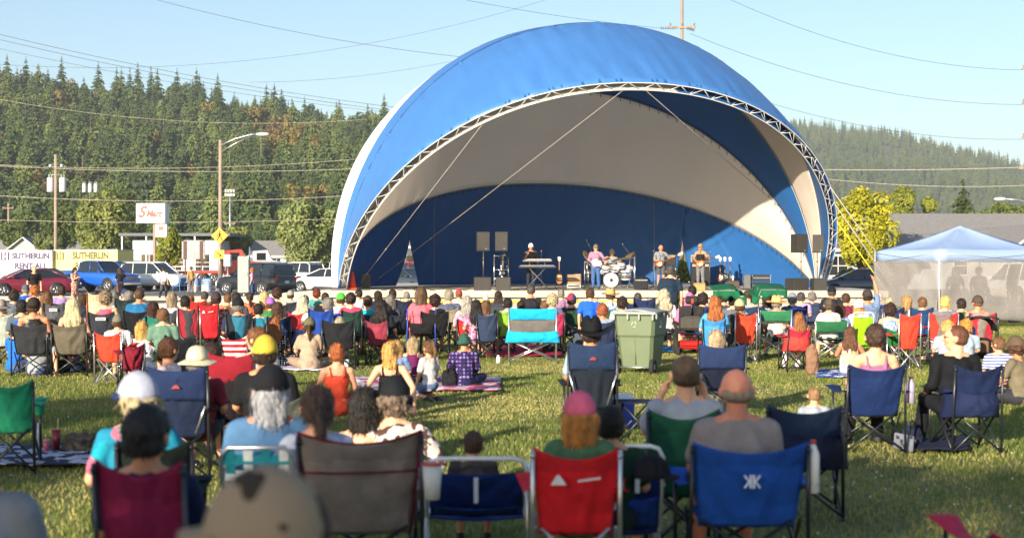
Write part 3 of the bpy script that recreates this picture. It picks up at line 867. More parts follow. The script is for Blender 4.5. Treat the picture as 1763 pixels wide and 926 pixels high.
def broad_parts(seed, H, rad, n, leaf, tr=.25, squash=(1, 1, 1), base=.25, lobes=14):
    rr = random.Random(seed); t = MB(); cz = H - rad * squash[2] * .98
    t.tube([(0, 0, -.3), (.05, 0, H * .2), (-.04, .05, H * .45), (.05, 0, H * .8)], [tr * 1.3, tr, tr * .7, tr * .15], 9)
    for k in range(7):
        a = 2 * PI * k / 7 + rr.random(); z0 = H * rr.uniform(.18, .5); L = rad * rr.uniform(.5, .85)
        t.tube([(0, 0, z0), (math.cos(a) * L * .5, math.sin(a) * L * .5, z0 + L * .5), (math.cos(a) * L, math.sin(a) * L, z0 + L * .9)], [tr * .5, tr * .3, tr * .08], 6)
    c = MB(); crown(c, seed, (0, 0, cz), rad, n, leaf, lobes, squash)
    return t, c
def broad_tree(name, label, loc, seed, H, rad, n, leaf, m, squash=(1, 1, 1), group=None, tr=.25, lobes=14, cat='tree'):
    o = thing(name, label, cat, loc, 0, group)
    t, c = broad_parts(seed, H, rad, n, leaf, tr, squash, lobes=lobes)
    t.build('trunk', bark, o); c.build('crown', m, o); return o
dkc = leafy((.058, .098, .042), .4, .25, .12, .35); mdc = leafy((.105, .155, .055), .4, .25, .15, .35); ylc = leafy((.17, .15, .05), .35, .25, .2, .35); brc = leafy((.14, .105, .05), .3, .3, .15, .3)
dead = mat((.22, .17, .13), rough=.9, var=.2)
protos = []
for sd, m_, H, w in ((1, dkc, 21, .23), (2, mdc, 18, .27), (3, dkc, 23, .19), (4, mdc, 15, .30)):
    protos.append(conifer_mesh(sd, H, 26, None, w).mesh('conifer', [m_, bark]))
def mixed(seed, H, rad, m_, n=1500, leaf=.55):
    t, c = broad_parts(seed, H, rad, n, leaf, .3, (1, 1, 1.3), lobes=12); o_ = len(t.f)
    a = MB(); a.mi(1).add(t.v, t.f, True); a.mi(0).add(c.v, c.f); return a.mesh('broadleaf', [m_, bark])
snag = MB(); snag.tube([(0, 0, -1), (.1, 0, 9), (0, .1, 19)], [.28, .18, .03], 5)
for i_ in range(26):
    a_ = i_ * 2.4; z_ = 5 + i_ * .52; L_ = 1.9 * (1 - i_ / 30); snag.tube([(0, 0, z_), (math.cos(a_) * L_, math.sin(a_) * L_, z_ - .4)], [.06, .015], 3)
protos += [mixed(5, 14, 4.2, ylc), mixed(6, 12, 4.4, mdc), mixed(7, 13, 3.6, brc, 1000), mixed(8, 15, 4.0, dkc, 1600), snag.mesh('dead_tree', [dead])]
# ---------------------------------------------------------------- hills
def interp(tab, x):
    if x <= tab[0][0]: return tab[0][1]
    for (a, b), (c, d) in zip(tab, tab[1:]):
        if x <= c: return b + (d - b) * (x - a) / (c - a)
    return tab[-1][1]
LH = [(-300, 130), (0, 150), (70, 152), (110, 166), (180, 176), (300, 190), (420, 197), (500, 206), (600, 222), (700, 235), (820, 250), (950, 330), (1100, 430)]
RH_ = [(600, 420), (900, 300), (1100, 235), (1300, 222), (1400, 224), (1500, 236), (1600, 254), (1700, 280), (1763, 298), (1900, 335), (2200, 400)]
def hill_z(X, Y, tab, y0, y1, amp):
    x = 881.5 + F * X / Y
    top = (HOR - interp(tab, x)) * y1 / F + EYE
    t = max(0, min(1, (Y - y0) / (y1 - y0))); s_ = t * t * (3 - 2 * t) * .5 + t * .5
    if Y > y1: s_ = 1 - (Y - y1) / y1 * .7
    return top * s_ + amp * t * mnoise.noise(Vector((X / 60, Y / 60, 1)))
def hill(name, tab, y0, y1, xa, xb, amp, m, ny=40, nx=60):
    g = MB(); P = []
    for j in range(ny + 1):
        Y = y0 + (y1 * 1.25 - y0) * j / ny
        P.append([((xa + (xb - xa) * i / nx - 881.5) * Y / F, Y, hill_z((xa + (xb - xa) * i / nx - 881.5) * Y / F, Y, tab, y0, y1, amp)) for i in range(nx + 1)])
    g.grid(P); return tag(g.build(name, m), kind='structure')
hm = mat((.10, .095, .045), rough=.95, var=.35, vscale=.03)
hill('forested_hill', LH, 240, 640, -420, 1150, 5, hm)
hill('far_hill', RH_, 800, 1500, 500, 2400, 12, mat((.07, .085, .04), rough=.95, var=.3, vscale=.01))
rr = random.Random(11); near = []; far = []
def kind_at(X, Y):
    v = mnoise.noise(Vector((X / 45, Y / 45, 9))) + rr.gauss(0, .22)
    return rr.choice((0, 2, 0, 1)) if v < -.1 else rr.choice((1, 3, 7, 5, 0, 7, 8 if rr.random() < .4 else 1)) if v < .25 else rr.choice((4, 5, 5, 7, 1, 4, 5, 6))
Y = 250.
while Y < 690:
    st = 5.2 + (Y - 250) / 440 * 1.6
    X = (-120 - 881.5) * Y / F
    while X < (760 - 881.5) * Y / F:
        x_, y_ = X + rr.uniform(-2.5, 2.5), Y + rr.uniform(-2.5, 2.5)
        pxx = 881.5 + F * x_ / y_
        if rr.random() < .93:
            z = hill_z(x_, y_, LH, 240, 640, 5); ki = kind_at(x_, y_); ki = rr.choice((7, 5, 3, 1)) if y_ > 585 and rr.random() < .6 else ki; sc = rr.choice((rr.uniform(.4, .7), rr.uniform(.6, .95))) * (1.05 if y_ < 540 else .42)
            (near if y_ < 292 and 0 < pxx < 620 else far).append((x_, y_, z - .5, sc, rr.uniform(0, 6.28), ki))
        X += st
    Y += st
scatter('hillside_forest', far, protos, 'dense mixed conifer forest covering the hillside on the left', 'forest')
for (x_, y_, z, sc, rot, ki) in near[:290]:
    o = link('conifer_tree' if ki < 4 else 'broadleaf_tree', protos[ki], None, (x_, y_, z)); o.rotation_euler.z = rot; o.scale = (sc,) * 3
    if ki < 4: tag(o, 'dark green conifer standing at the foot of the left hillside forest', 'tree', 'conifers at the foot of the left hill')
    else: tag(o, 'rounded broadleaf tree standing at the foot of the left hillside forest', 'tree', 'broadleaf trees at the foot of the left hill')
farp = [conifer_mesh(20 + i, 13, 12, None, .2).mesh('far_conifer', [m_, bark]) for i, m_ in enumerate((leafy((.075, .115, .045), .35, .2, .12, .4), leafy((.10, .14, .05), .3, .2, .15, .4)))] + [protos[6]]
far = []
Y = 810.
while Y < 1560:
    st = 8.5 + (Y - 800) / 700 * 2
    X = (1330 - 881.5) * Y / F
    while X < (1800 - 881.5) * Y / F:
        x_, y_ = X + rr.uniform(-4, 4), Y + rr.uniform(-4, 4)
        v = mnoise.noise(Vector((x_ / 90, y_ / 90, 3)))
        far.append((x_, y_, hill_z(x_, y_, RH_, 800, 1500, 12) - .5, rr.uniform(.7, 1.25), rr.uniform(0, 6.28), 2 if rr.random() < .04 and y_ < 1100 else (0 if v < .05 else 1)))
        X += st
    Y += st
scatter('far_hillside_forest', far, farp, 'fine hazy green conifer plantation covering the far right hill', 'forest')

# trees in the town
wil = leafy((.18, .23, .08), .3, .5, .35); rnd = leafy((.27, .34, .14), .3, .8, .35); grn = leafy((.09, .135, .04), .35, .6, .3); yel = leafy((.36, .40, .035), .5, .5, .35); lime = leafy((.22, .27, .04), .3, .6, .35); dkg = leafy((.04, .065, .022), .35, .6, .2)
def bt(name, label, x, ytop, Y, wpx, seed, m, n=5000, leaf=.16, sq=1., lobes=16, ybot=None, group=None):
    s = F / Y; H = EYE + (HOR - ytop) / s; rad = wpx / s / 2
    sqz = sq
    if ybot: sqz = ((EYE + (HOR - ytop) / s) - (EYE + (HOR - ybot) / s)) / 2 / rad
    return broad_tree(name, label, (gx(x, Y), Y, 0), seed, H, rad, n, leaf, m, (1, 1, sqz), lobes=lobes, group=group)
bt('willow_tree', 'airy yellow-green willow tree behind the yellow box truck', 180, 335, 150, 110, 31, wil, 8000, .26, ybot=458, lobes=22)
bt('shade_tree', 'dense round pale green tree just left of the band shell', 531, 337, 115, 116, 32, rnd, 16000, .17, ybot=462, lobes=34)
bt('maple_tree', 'yellow-leaved maple tree just right of the band shell', 1482, 325, 92, 118, 33, yel, 9000, .16, ybot=466, lobes=24)
bt('garden_tree', 'dark green tree behind the utility pole with transformers', 108, 345, 185, 75, 34, grn, 4000, .28, ybot=440)
bt('garden_tree', 'bright green bushy tree on the left of the tall signpost', 292, 392, 120, 52, 35, lime, 3500, .17, ybot=458)
bt('garden_tree', 'yellow-green small tree left of the streetlight pole and pedestrian sign', 345, 400, 160, 50, 36, grn, 2500, .2)
bt('garden_tree', 'light green tree between the pedestrian sign and the round tree', 405, 392, 150, 74, 37, wil, 3500, .22, ybot=460)
bt('garden_tree', 'low olive tree at the far left edge above the house roofs', 30, 365, 200, 70, 38, grn, 3000, .3)
bt('garden_tree', 'mid green tree above the willow on its left shoulder', 205, 320, 215, 90, 39, grn, 3500, .32)
bt('garden_tree', 'small shrubby tree beside the houses at the left', 78, 400, 170, 40, 40, wil, 1500, .25)
bt('poplar_tree', 'lime green upright tree rising behind the long grey roof', 1555, 320, 150, 46, 41, lime, 3500, .22, ybot=385)
bt('garden_tree', 'yellowish pointed small tree behind the long grey roof', 1600, 340, 155, 28, 42, lime, 1500, .2)
bt('garden_tree', 'flat-topped green tree behind roof at the right edge', 1740, 348, 160, 90, 43, grn, 3000, .26, ybot=395)
bt('garden_tree', 'low green tree behind the roof near the dark conifer', 1690, 362, 165, 60, 44, grn, 2000, .26)
bt('bush', 'yellow-green bush seen through the right slit of the shell', 1178, 448, 84, 44, 45, lime, 2500, .10, ybot=488)
bt('bush', 'leafy green bush under the yellow maple beside the shell', 1462, 462, 80, 40, 46, grn, 2000, .10, ybot=490)
bt('bush', 'taller green bush standing behind the right slit', 1190, 420, 100, 60, 47, wil, 2500, .14, ybot=470)
for (x, yt, Y, sc, lb) in ((1658, 305, 170, 0, 'broad dark conifer rising behind the long grey roof'), (508, 250, 300, 0, 'tall slim conifer above the round pale tree'), (348, 235, 280, 0, 'tall dark conifer rising behind the streetlight pole'), (455, 270, 290, 0, 'dark conifer right of the streetlight lamp'), (250, 240, 300, 0, 'tall dark conifer above the shop signpost')):
    o = thing('conifer_tree', lb, 'tree', (gx(x, Y), Y, 0)); H = EYE + (HOR - yt) * Y / F
    cm = conifer_mesh(int(x), H, 26, None, .30 if Y < 200 else .16); tr_ = MB(); tr_.tube([(0, 0, -.5), (0, 0, H * .9)], [.3, .03], 7); tr_.build('trunk', bark, o)
    fo = MB(); fo.v = cm.v; fo.f = cm.f; fo.m = [0] * len(cm.f); fo.s = [False] * len(cm.f); fo.build('crown', dkg if Y < 200 else dkc, o)
# tall trees standing behind and left of the viewer, whose shade falls over the front of the lawn
for i, (X, Y, H, rad) in enumerate(((-27.5, -26.6, 14, 5.6), (-36.5, -27, 14, 5.4), (-19.5, -33, 14, 5.6), (-10.5, -34, 13, 5.4), (-2, -37, 13, 5.2))):
    broad_tree('park_tree', ('tall spreading park tree behind the audience, nearest the viewer', 'second park tree of the row left of the lawn', 'third park tree standing behind the audience', 'outermost park tree left of the lawn', 'fifth park tree straight behind the viewer')[i], (X, Y, 0), 60 + i, H, rad, 9000, .3, grn, (1, 1, 1.0), tr=.35)
# ---------------------------------------------------------------- band shell
CX, CY, YAW, WD, RD, ZB = 3.098, 57.22, .189, 9.70, 10.31, .80
ca_, sa_ = math.cos(YAW), math.sin(YAW)
def arch_pt(t, th, off=0., flare=0.):
    """t 0..pi from the left foot to the right, th = fan angle (0 forward, pi back)"""
    a = -math.cos(t); a = math.copysign(abs(a) ** .96, a) * (WD + off)
    st = max(0, math.sin(t))
    r = RD * st ** 1.03 + off * (.25 + .75 * st)
    a += math.copysign(1, a) * st * (.18 if a > 0 else .10) * abs(a) / WD
    a -= flare * max(0, -a / WD) * (.3 + 1.2 * st)
    fr, z = r * math.cos(th), ZB + r * math.sin(th)
    return Vector((CX + a * ca_ + fr * sa_, CY + a * sa_ - fr * ca_, max(ZB + .02, z)))
TH = dict(F=.760, W=1.13, G=1.405, A2=1.56, BC=1.712, CD=2.14, DE=2.667)
def vinyl(c, trans=.25, rough=.42):
    m = mat(c, rough=rough, var=.05, vscale=.6, bump=1.4, bscale=1.6, stretch=(1, 1, .35), spec=.4)
    m = m.copy(); nt = m.node_tree; b = nt.nodes['Principled BSDF']
    t = nt.nodes.new('ShaderNodeBsdfTranslucent'); t.inputs['Color'].default_value = srgb(c) + (1,)
    ms = nt.nodes.new('ShaderNodeMixShader'); ms.inputs[0].default_value = trans; out = nt.nodes['Material Output']
    nt.links.new(b.outputs[0], ms.inputs[1]); nt.links.new(t.outputs[0], ms.inputs[2]); nt.links.new(ms.outputs[0], out.inputs['Surface'])
    return m
BLU = vinyl((.06, .20, .52), .2, .38); BLUD = vinyl((.028, .145, .42), .35); CREAM = vinyl((.88, .81, .73), .5, .6); WHITE = vinyl((.82, .82, .82), .15)
shell = thing('band_shell', 'huge blue and white tensioned fabric shell arching over the stage', 'band shell', (0, 0, 0))
def wrinkle(t, v, seed, amp, edge=True):
    """folds running across the panel, strongest near the laced edges"""
    e = max(math.exp(-v / .16), math.exp(-(1 - v) / .16)) if edge else 1
    n = mnoise.noise(Vector((t * 26, v * 2.2, seed))) + .5 * mnoise.noise(Vector((t * 60, v * 3, seed + 5)))
    return amp * min(1, 14 * v * (1 - v)) * (n * (e + .12) + .35 * e * mnoise.noise(Vector((t * 110, v * 2, seed + 2))) + .8 * mnoise.noise(Vector((t * 3, v * 1.5, seed + 9))) * .5)
def panel(name, th0, th1, off0, off1, m, fl0=0., fl1=0., seed=1, amp=.07, nu=220, nv=18, sag=.12, t0=.0, t1=PI, label=None):
    P = []
    for i in range(nu + 1):
        t = t0 + (t1 - t0) * i / nu; row = []
        A, B = arch_pt(t, th0, off0, fl0), arch_pt(t, th1, off1, fl1)
        for j in range(nv + 1):
            v = j / nv
            C = arch_pt(t, th0 + (th1 - th0) * v, off0 + (off1 - off0) * v, fl0 + (fl1 - fl0) * v)
            p = A.lerp(B, v).lerp(C, .75)
            ctr = Vector((CX, CY, ZB)); d = (p - ctr); d = d.normalized() if d.length > .1 else Vector((0, 0, 1))
            w = min(1, (B - A).length / 2.)
            p = p + d * (wrinkle(t, v, seed, amp) * w - sag * math.sin(PI * v) * w)
            row.append(p)
        P.append(row)
    g = MB(); g.grid(P, double=.006); o = g.build(name, m, shell)
    if label: o['label'] = label
    return o
panel('canopy_panel', TH['F'], TH['G'], .34, .24, BLU, 0, .0, 1, .12, label='bright blue outer fabric visor')
panel('canopy_panel', TH['G'], TH['A2'], .24, .30, BLU, .0, .15, 2, .06, sag=.05, label='blue outer strip along the crest')
panel('canopy_panel', TH['A2'], TH['BC'] + .12, .30, .40, WHITE, .15, .50, 3, .05, sag=.05, label='white outer strip behind the crest')
panel('lining_panel', TH['F'], TH['W'], .02, .0, BLUD, 0, 0, 6, .03, nv=8, t0=1.7, label='blue lining behind the right half of the truss')
panel('lining_panel', TH['F'], TH['W'], .02, .0, CREAM, 0, 0, 6, .03, nv=8, t1=1.7, label='pale lining behind the left half of the truss')
panel('lining_panel', TH['W'], TH['BC'], 0, 0, CREAM, 0, 0, 7, .04, nv=12, label='white lining strip at the right side')
panel('lining_panel', TH['BC'], TH['CD'], 0, 0, BLUD, 0, 0, 8, .05, nv=14, label='dark blue lining panel')
panel('lining_panel', TH['CD'], TH['DE'], 0, 0, CREAM, 0, 0, 9, .06, nv=18, label='cream lining panel', sag=.2)
# back wall from the rear arch down to the stage, with two laced slits standing open
def pix(p): return 881.5 + F * p.x / p.y, HOR - F * (p.z - EYE) / p.y
def find_t(x, y):
    best = None
    for i in range(1, 240):
        t = PI * i / 240
        for j in range(21):
            v = j / 20; p = arch_pt(t, TH['DE'] + (PI - TH['DE']) * v); q = pix(p); d = (q[0] - x) ** 2 + (q[1] - y) ** 2
            if best is None or d < best[0]: best = (d, t, v)
    return best[1], best[2]
sl = []
for apex, bl, br in (((705, 413), (682, 489), (722, 489)), ((1174, 415), (1162, 489), (1191, 489))):
    ta, va = find_t(*apex); sl.append((ta, va, find_t(*bl)[0], find_t(*br)[0]))
def edge(k, side, v):
    ta, va, a, b = sl[k]
    if v <= va: return ta
    f_ = (v - va) / (1 - va); return ta + ((a if side < 0 else b) - ta) * f_ ** (1.0 if side > 0 else 1.35)
g = MB(); nv = 28
for seg in range(3):
    P = []; nu = (50, 110, 70)[seg]
    for i in range(nu + 1):
        row = []
        for j in range(nv + 1):
            v = j / nv
            a = 0.001 if seg == 0 else edge(seg - 1, 1, v); b = PI - .001 if seg == 2 else edge(seg, -1, v)
            t = a + (b - a) * i / nu
            A, B = arch_pt(t, TH['DE']), arch_pt(t, PI)
            p = A.lerp(B, v).lerp(arch_pt(t, TH['DE'] + (PI - TH['DE']) * v), .6)
            sl_ = 0
            for q in sl: sl_ += math.exp(-((t - q[0]) / .16) ** 2) * .5
            n = mnoise.noise(Vector((t * 16 + v * 5, v * 2.2, 3))) + .5 * mnoise.noise(Vector((t * 30 - v * 8, v * 3, 7)))
            row.append(p + Vector((0, -1, 0)) * (n * (.07 + .14 * sl_) * min(1, 8 * v + .2)))
        P.append(row)
    g.grid(P, double=.006)
o = g.build('back_wall', BLUD, shell); o['label'] = 'dark blue fabric back wall with two slits'
# trusses
alu = mat('cccecf', rough=.45, metal=.1, var=.06)
def truss(name, th, off, depth, nseg, r=.035, web=True, dth=.04):
    g = MB(); N = nseg * 2
    def ch(k, i):
        t = .02 + (PI - .04) * i / N
        return arch_pt(t, th + (0, 0, dth)[k], off + (0, depth, depth * .55)[k])
    for k in range(3): g.tube([ch(k, i) for i in range(N + 1)], r, 7)
    if web:
        for i in range(N):
            a, b = (0, 1) if i % 2 == 0 else (1, 0)
            g.tube([ch(a, i), ch(b, i + 1)], r * .55, 5); g.tube([ch(a, i), ch(2, i + 1)] if i % 2 == 0 else [ch(2, i), ch(b, i + 1)], r * .5, 5)
    o = g.build(name, alu, shell); return o
truss('front_truss', TH['F'], .0, .32, 36, r=.021)
for th in (TH['BC'], TH['CD'], TH['DE']):
    gg = MB(); gg.tube([arch_pt(.01 + (PI - .02) * i / 80, th, -.02) for i in range(81)], .03, 6); o = gg.build('arch_tube', metalm('8d9094', .5), shell)
# rings of lacing grommets hanging under the rear arch
g = MB()
for th, n in ((TH['DE'], 90), (TH['CD'], 70)):
    for i in range(4, n - 3):
        p = arch_pt(PI * i / n, th, -.06); g.tube([p, p + Vector((0, -.02, -.16))], .012, 4)
g.build('lacing', mat('2e2c28', rough=.8), shell)
# guy ropes and tie-downs
rope = mat('9a958c', rough=.8, var=.1)
def rope_ob(name, pts, r, label, m=rope, cat='rope', knots=()):
    g = MB(); g.tube(pts, r, 6)
    for q in knots: p = Vector(pts[0]).lerp(Vector(pts[-1]), q); g.ball(p, r * 3.2, 6)
    return tag(g.build(name, m), label, cat)
pF = lambda t: arch_pt(t, TH['F'], 0)
def t_at(x):
    return min((abs(pix(pF(PI * i / 400))[0] - x), PI * i / 400) for i in range(400))[1]
dk = lambda x, y: at(x, y, F * 1.08 / (y - HOR))
rope_ob('guy_rope', [pF(t_at(832)), dk(612, 497)], .011, 'steeper pale guy rope from the front truss down to the left stage corner', knots=(.74, .9))
rope_ob('guy_rope', [pF(t_at(1075)), dk(632, 495)], .011, 'long shallow pale guy rope crossing the stage to its left corner', knots=(.72, .86, .94))
rope_ob('guy_rope', [pF(t_at(1112)), arch_pt(2.72, TH['CD'], 0)], .012, 'pale rope from the top of the truss to the right inner panel')
for x in (745, 1128): 
    tt = find_t(x, 330)[0]; rope_ob('hanging_cord', [arch_pt(tt, TH['DE'], -.05), arch_pt(tt, TH['DE'], -.05) * 1 + Vector((0, -.3, -4.6))], .009, 'thin cord hanging before the back wall, %s one' % ('left' if x < 900 else 'right'))
for i, (x, y) in enumerate(((1512, 470), (1518, 463), (1524, 470))):
    rope_ob('tie_strap', [arch_pt(PI - .38 - .1 * i, TH['F'], .3), at(1530 + 14 * i, 505, 56)], .022, ('lowest', 'middle', 'highest')[i] + ' pale strap tying the shell down at its right side', m=rope if i else mat('d8c52a', rough=.7), cat='strap')

# ---------------------------------------------------------------- stage
deckc = mat((.45, .41, .35), rough=.85, var=.18, vscale=2, bump=.2, bscale=20); face = mat((.50, .43, .33), rough=.9, var=.12, vscale=1.2, bump=.3, bscale=12)
stage = thing('stage', 'raised concrete stage with a pale front edge under the shell', 'stage', (0, 0, 0))
x0, x1, YF = -6.9, 14.2, 53.9
g = MB(); g.box(((x0 + x1) / 2, YF + 9.5, .66), (x1 - x0, 19, .27)); g.build('deck', deckc, stage)
g = MB(); g.box(((x0 + x1) / 2, YF - .03, .665), (x1 - x0 + .1, .06, .25), bev=.01); g.build('fascia', face, stage)
blk = mat((.34, .31, .27), rough=.95, var=.25, vscale=3, bump=.8, bscale=14)
g = MB(); rr = random.Random(5)
for r_ in range(3):
    X = x0 + .1
    while X < x1 - .1:
        w = rr.uniform(.32, .5); w = min(w, x1 - .1 - X)
        if w > .06: g.box((X + w / 2, YF + .22 + rr.uniform(-.01, .01), .085 + r_ * .17), (w - .012, .25, .16), bev=.015)
        X += w
g.build('block_wall', blk, stage)
g = MB(); g.box(((x0 + x1) / 2, YF + 1.0, .26), (x1 - x0 - .1, 1., .5)); g.build('footing', mat((.08, .07, .06), rough=.95), stage)
g = MB(); g.box((-.95, YF - 1.6, .28), (.16, 3.2, .56), Euler((R(-9), 0, 0)), .01); g.build('cheek_wall', face, stage)
ter = thing('terrace_step', 'low concrete block step in front of the stage with yellow painted edge', 'step', (0, 0, 0))
g = MB(); g.box((4.3, 51.4, .24), (18.6, .9, .48), bev=.015); g.build('step_block', blk, ter)
g = MB(); g.box((-.15, 50.93, .47), (9.6, .05, .07), bev=.01); g.build('painted_edge', mat('e0b91e', rough=.6), ter)
g = MB(); g.box((9.2, 50.93, .46), (8.6, .05, .08), bev=.01); g.build('nosing', face, ter)
ramp = MB(); ramp.prism([(-15.5, 0), (x0 - .02, 0), (x0 - .02, .80), (-7.6, .78), (-15.5, .10)], 54.2, 57.6)
tag(ramp.build('ramp', face, fix=True), 'pale concrete ramp climbing to the left end of the stage', 'ramp')
for i in range(12):
    if i in (4, 9): continue
g = MB()
for i in range(9):
    g.box((-5.2 + i * .62, YF + .45, .805), (.4, .05, .012))
g.build('edge_plates', mat('d9d5cb', rough=.7), stage)
# ---------------------------------------------------------------- vehicles
glass = mat((.012, .015, .018), rough=.06, var=.02, spec=.9); rub = mat((.018, .018, .018), rough=.85, var=.2); trim = mat((.02, .02, .022), rough=.5); chrome = metalm('d8dade', .15); lampm = mat((.75, .75, .72), rough=.12, var=.02, spec=.8); redl = mat((.45, .015, .01), rough=.15, var=.05)
def wheel_at(root, x, y, r, w=.22, side=1):
    g = MB(); g.lathe([(r * .62, -w / 2), (r * .95, -w / 2), (r, -w * .3), (r, w * .3), (r * .95, w / 2), (r * .62, w / 2)], 24, (0, 0, 0), 'y')
    g.v = [(a, b, c) for a, b, c in g.v]
    o = thing_part('wheel', root, (x, y, r)); g.build('tyre', rub, o)
    h = MB(); yy = side * w * .45
    h.tube([(r * .60 * math.cos(k * PI / 9), yy, r * .60 * math.sin(k * PI / 9)) for k in range(18)], .02, 6, close=True)
    for k in range(5):
        a = 2 * PI * k / 5 + .3; h.tube([(0, yy, 0), (r * .6 * math.cos(a), yy, r * .6 * math.sin(a))], [.045, .03], 6)
    h.lathe([(r * .58, -.02), (r * .58, .02)], 18, (0, yy * .3, 0), 'y')
    h.build('rim', metalm('a8abb0', .3), o)
def thing_part(name, root, loc):
    o = bpy.data.objects.new(name, None); COL.objects.link(o); o.parent = root; o.location = loc; return o
def loft(g, secs, smooth=False):
    n = len(secs[0])
    vs = [p for s_ in secs for p in s_]; fs = []
    for i in range(len(secs) - 1):
        for k in range(n):
            l = (k + 1) % n; fs.append((i * n + k, i * n + l, (i + 1) * n + l, (i + 1) * n + k))
    fs.append(tuple(range(n - 1, -1, -1))); fs.append(tuple((len(secs) - 1) * n + k for k in range(n)))
    g.add(vs, fs, smooth)
CARS = {
 'sedan': dict(L=4.8, W=.90, wb=2.8, r=.34, base=.22, top=[(-2.4, .62), (-2.36, .9), (-1.8, 1.02), (-1.0, 1.0), (1.0, .98), (1.35, .96), (2.2, .76), (2.38, .62), (2.4, .45)], gh=[(-1.95, 1.0), (-1.15, 1.38), (-.5, 1.46), (.2, 1.45), (1.25, .97)], pil=(-.15,)),
 'suv': dict(L=4.8, W=.94, wb=2.8, r=.39, base=.32, top=[(-2.4, .6), (-2.36, 1.05), (-2.2, 1.12), (1.1, 1.10), (1.3, 1.08), (2.2, .98), (2.36, .85), (2.4, .5)], gh=[(-2.34, 1.1), (-2.15, 1.70), (-1.9, 1.80), (.3, 1.78), (1.2, 1.08)], pil=(-1.2, -.1)),
 'pickup': dict(L=5.8, W=1.0, wb=3.6, r=.41, base=.38, top=[(-2.9, .7), (-2.88, 1.3), (-.85, 1.3), (-.8, 1.24), (1.3, 1.22), (1.5, 1.2), (2.7, 1.12), (2.86, 1.0), (2.9, .55)], gh=[(-.82, 1.24), (-.7, 1.86), (-.4, 1.93), (.75, 1.9), (1.5, 1.2)], pil=(.25,)),
}
def car(name, label, cat, kind, color, x, Y, rz, group=None):
    K = CARS[kind]; W = K['W']; root = thing(name, label, cat, (gx(x, Y), Y, .005), R(rz), group)
    P = mat(color, rough=.28, var=.03, coat=.8, spec=.5)
    g = MB(); secs = []
    t0 = K['top']; xs = sorted(set([a for a, _ in t0] + list(np.linspace(-K['L'] / 2, K['L'] / 2, 21))))
    for xx in xs:
        zt = interp(t0, xx); e = abs(xx) / (K['L'] / 2); w = W * (1 - .16 * max(0, e - .8) / .2); b = K['base'] + .10 * max(0, e - .85) / .15
        zt = max(zt, b + .12)
        m_ = b + (zt - b) * .5
        half = [(w * .90, b), (w * .99, b + (zt - b) * .18), (w, m_), (w * .975, b + (zt - b) * .85), (w * .90, zt - .015), (w * .55, zt + .015)]
        secs.append([(xx, y_, z_) for y_, z_ in half] + [(xx, -y_, z_) for y_, z_ in reversed(half)])
    loft(g, secs, True); g.build('body', P, root, fix=True)
    g = MB(); gh = K['gh']; secs = []
    z0 = gh[0][1] - .03
    xs = sorted(set([a for a, _ in gh] + list(np.linspace(gh[0][0], gh[-1][0], 12))))
    for xx in xs:
        zt = max(interp(gh, xx), z0 + .03); f_ = (zt - z0) / (max(z for _, z in gh) - z0)
        wt = W * (.89 - .17 * f_)
        secs.append([(xx, W * .89, z0), (xx, wt, zt - .03 * f_), (xx, wt * .85, zt), (xx, -wt * .85, zt), (xx, -wt, zt - .03 * f_), (xx, -W * .89, z0)])
    loft(g, secs); g.build('windows', glass, root, fix=True)
    g = MB(); rz_ = max(z for _, z in gh); xa, xb = gh[1][0], gh[-2][0]
    rows = []
    for xx in np.linspace(xa - .02, xb + .05, 9):
        zt = interp(gh, xx); wt = W * (.89 - .17 * (zt - z0) / (rz_ - z0))
        rows.append([(xx, s_ * wt * q, zt + .018 - (.03 if abs(q) > .95 else 0)) for s_, q in ((1, 1.02), (1, .85), (1, .4), (-1, .4), (-1, .85), (-1, 1.02))])
    g.grid(rows, double=-.01)
    for s_ in (-1, 1):
        yb, yt = s_ * W * .895, s_ * W * .735
        g.tube([(gh[-1][0], yb, z0 + .03), (xb, yt, rz_ - .01)], .03, 6); g.tube([(gh[0][0] + .05, yb, z0 + .03), (xa, yt, interp(gh, xa) - .01)], .045, 6)
        for q in K['pil']: g.tube([(q, yb, z0 + .03), (q - .05, yt, rz_ - .02)], .03, 6)
        if kind == 'suv':
            g.tube([(xa, s_ * W * .6, rz_ + .06), (xb, s_ * W * .6, rz_ + .06)], .015, 6)
    g.build('roof', P, root)
    for s_ in (-1, 1):
        for q in (-1, 1):
            wx = q * K['wb'] / 2 + (.12 if kind == 'pickup' else .05)
            a = MB(); r_ = K['r']; a.lathe([(r_ * 1.16, -.03), (r_ * 1.16, .03)], 24, (0, 0, 0), 'y'); o = a.build('wheel_arch', trim, root, (wx, s_ * (W - .005), r_ + .02))
            wheel_at(root, wx, s_ * (W - .07), r_, side=s_)
    f_ = K['L'] / 2; zt = interp(t0, f_ - .12)
    for s_ in (-1, 1):
        g = MB(); g.box((f_ - .13, s_ * W * .68, zt - .14), (.22, W * .34, .15), Euler((0, 0, -s_ * .22)), .04); g.build('headlight', lampm, root)
        g = MB(); g.box((-f_ + .06, s_ * W * .74, K['top'][1][1] - .12), (.13, W * .26, .22 if kind != 'sedan' else .14), Euler((0, 0, s_ * .15)), .03); g.build('tail_light', redl, root)
        g = MB(); g.box((gh[-1][0] - .25, s_ * (W + .08), z0 + .1), (.12, .2, .14), bev=.03); g.build('mirror', P, root)
        for q in (.15, -.75): 
            g = MB(); g.box((q * (1.3 if kind == 'pickup' else 1), s_ * (W * .99), z0 - .08), (.16, .02, .025), bev=.008); g.build('handle', P if kind == 'sedan' else chrome, root)
    g = MB(); g.box((f_ - .03, 0, zt - .2), (.08, W * .95, .22), bev=.03); 
    for k in range(3): g.mi(1).box((f_ + .015, 0, zt - .27 + k * .07), (.02, W * .9, .018))
    g.build('grille', [trim, chrome], root)
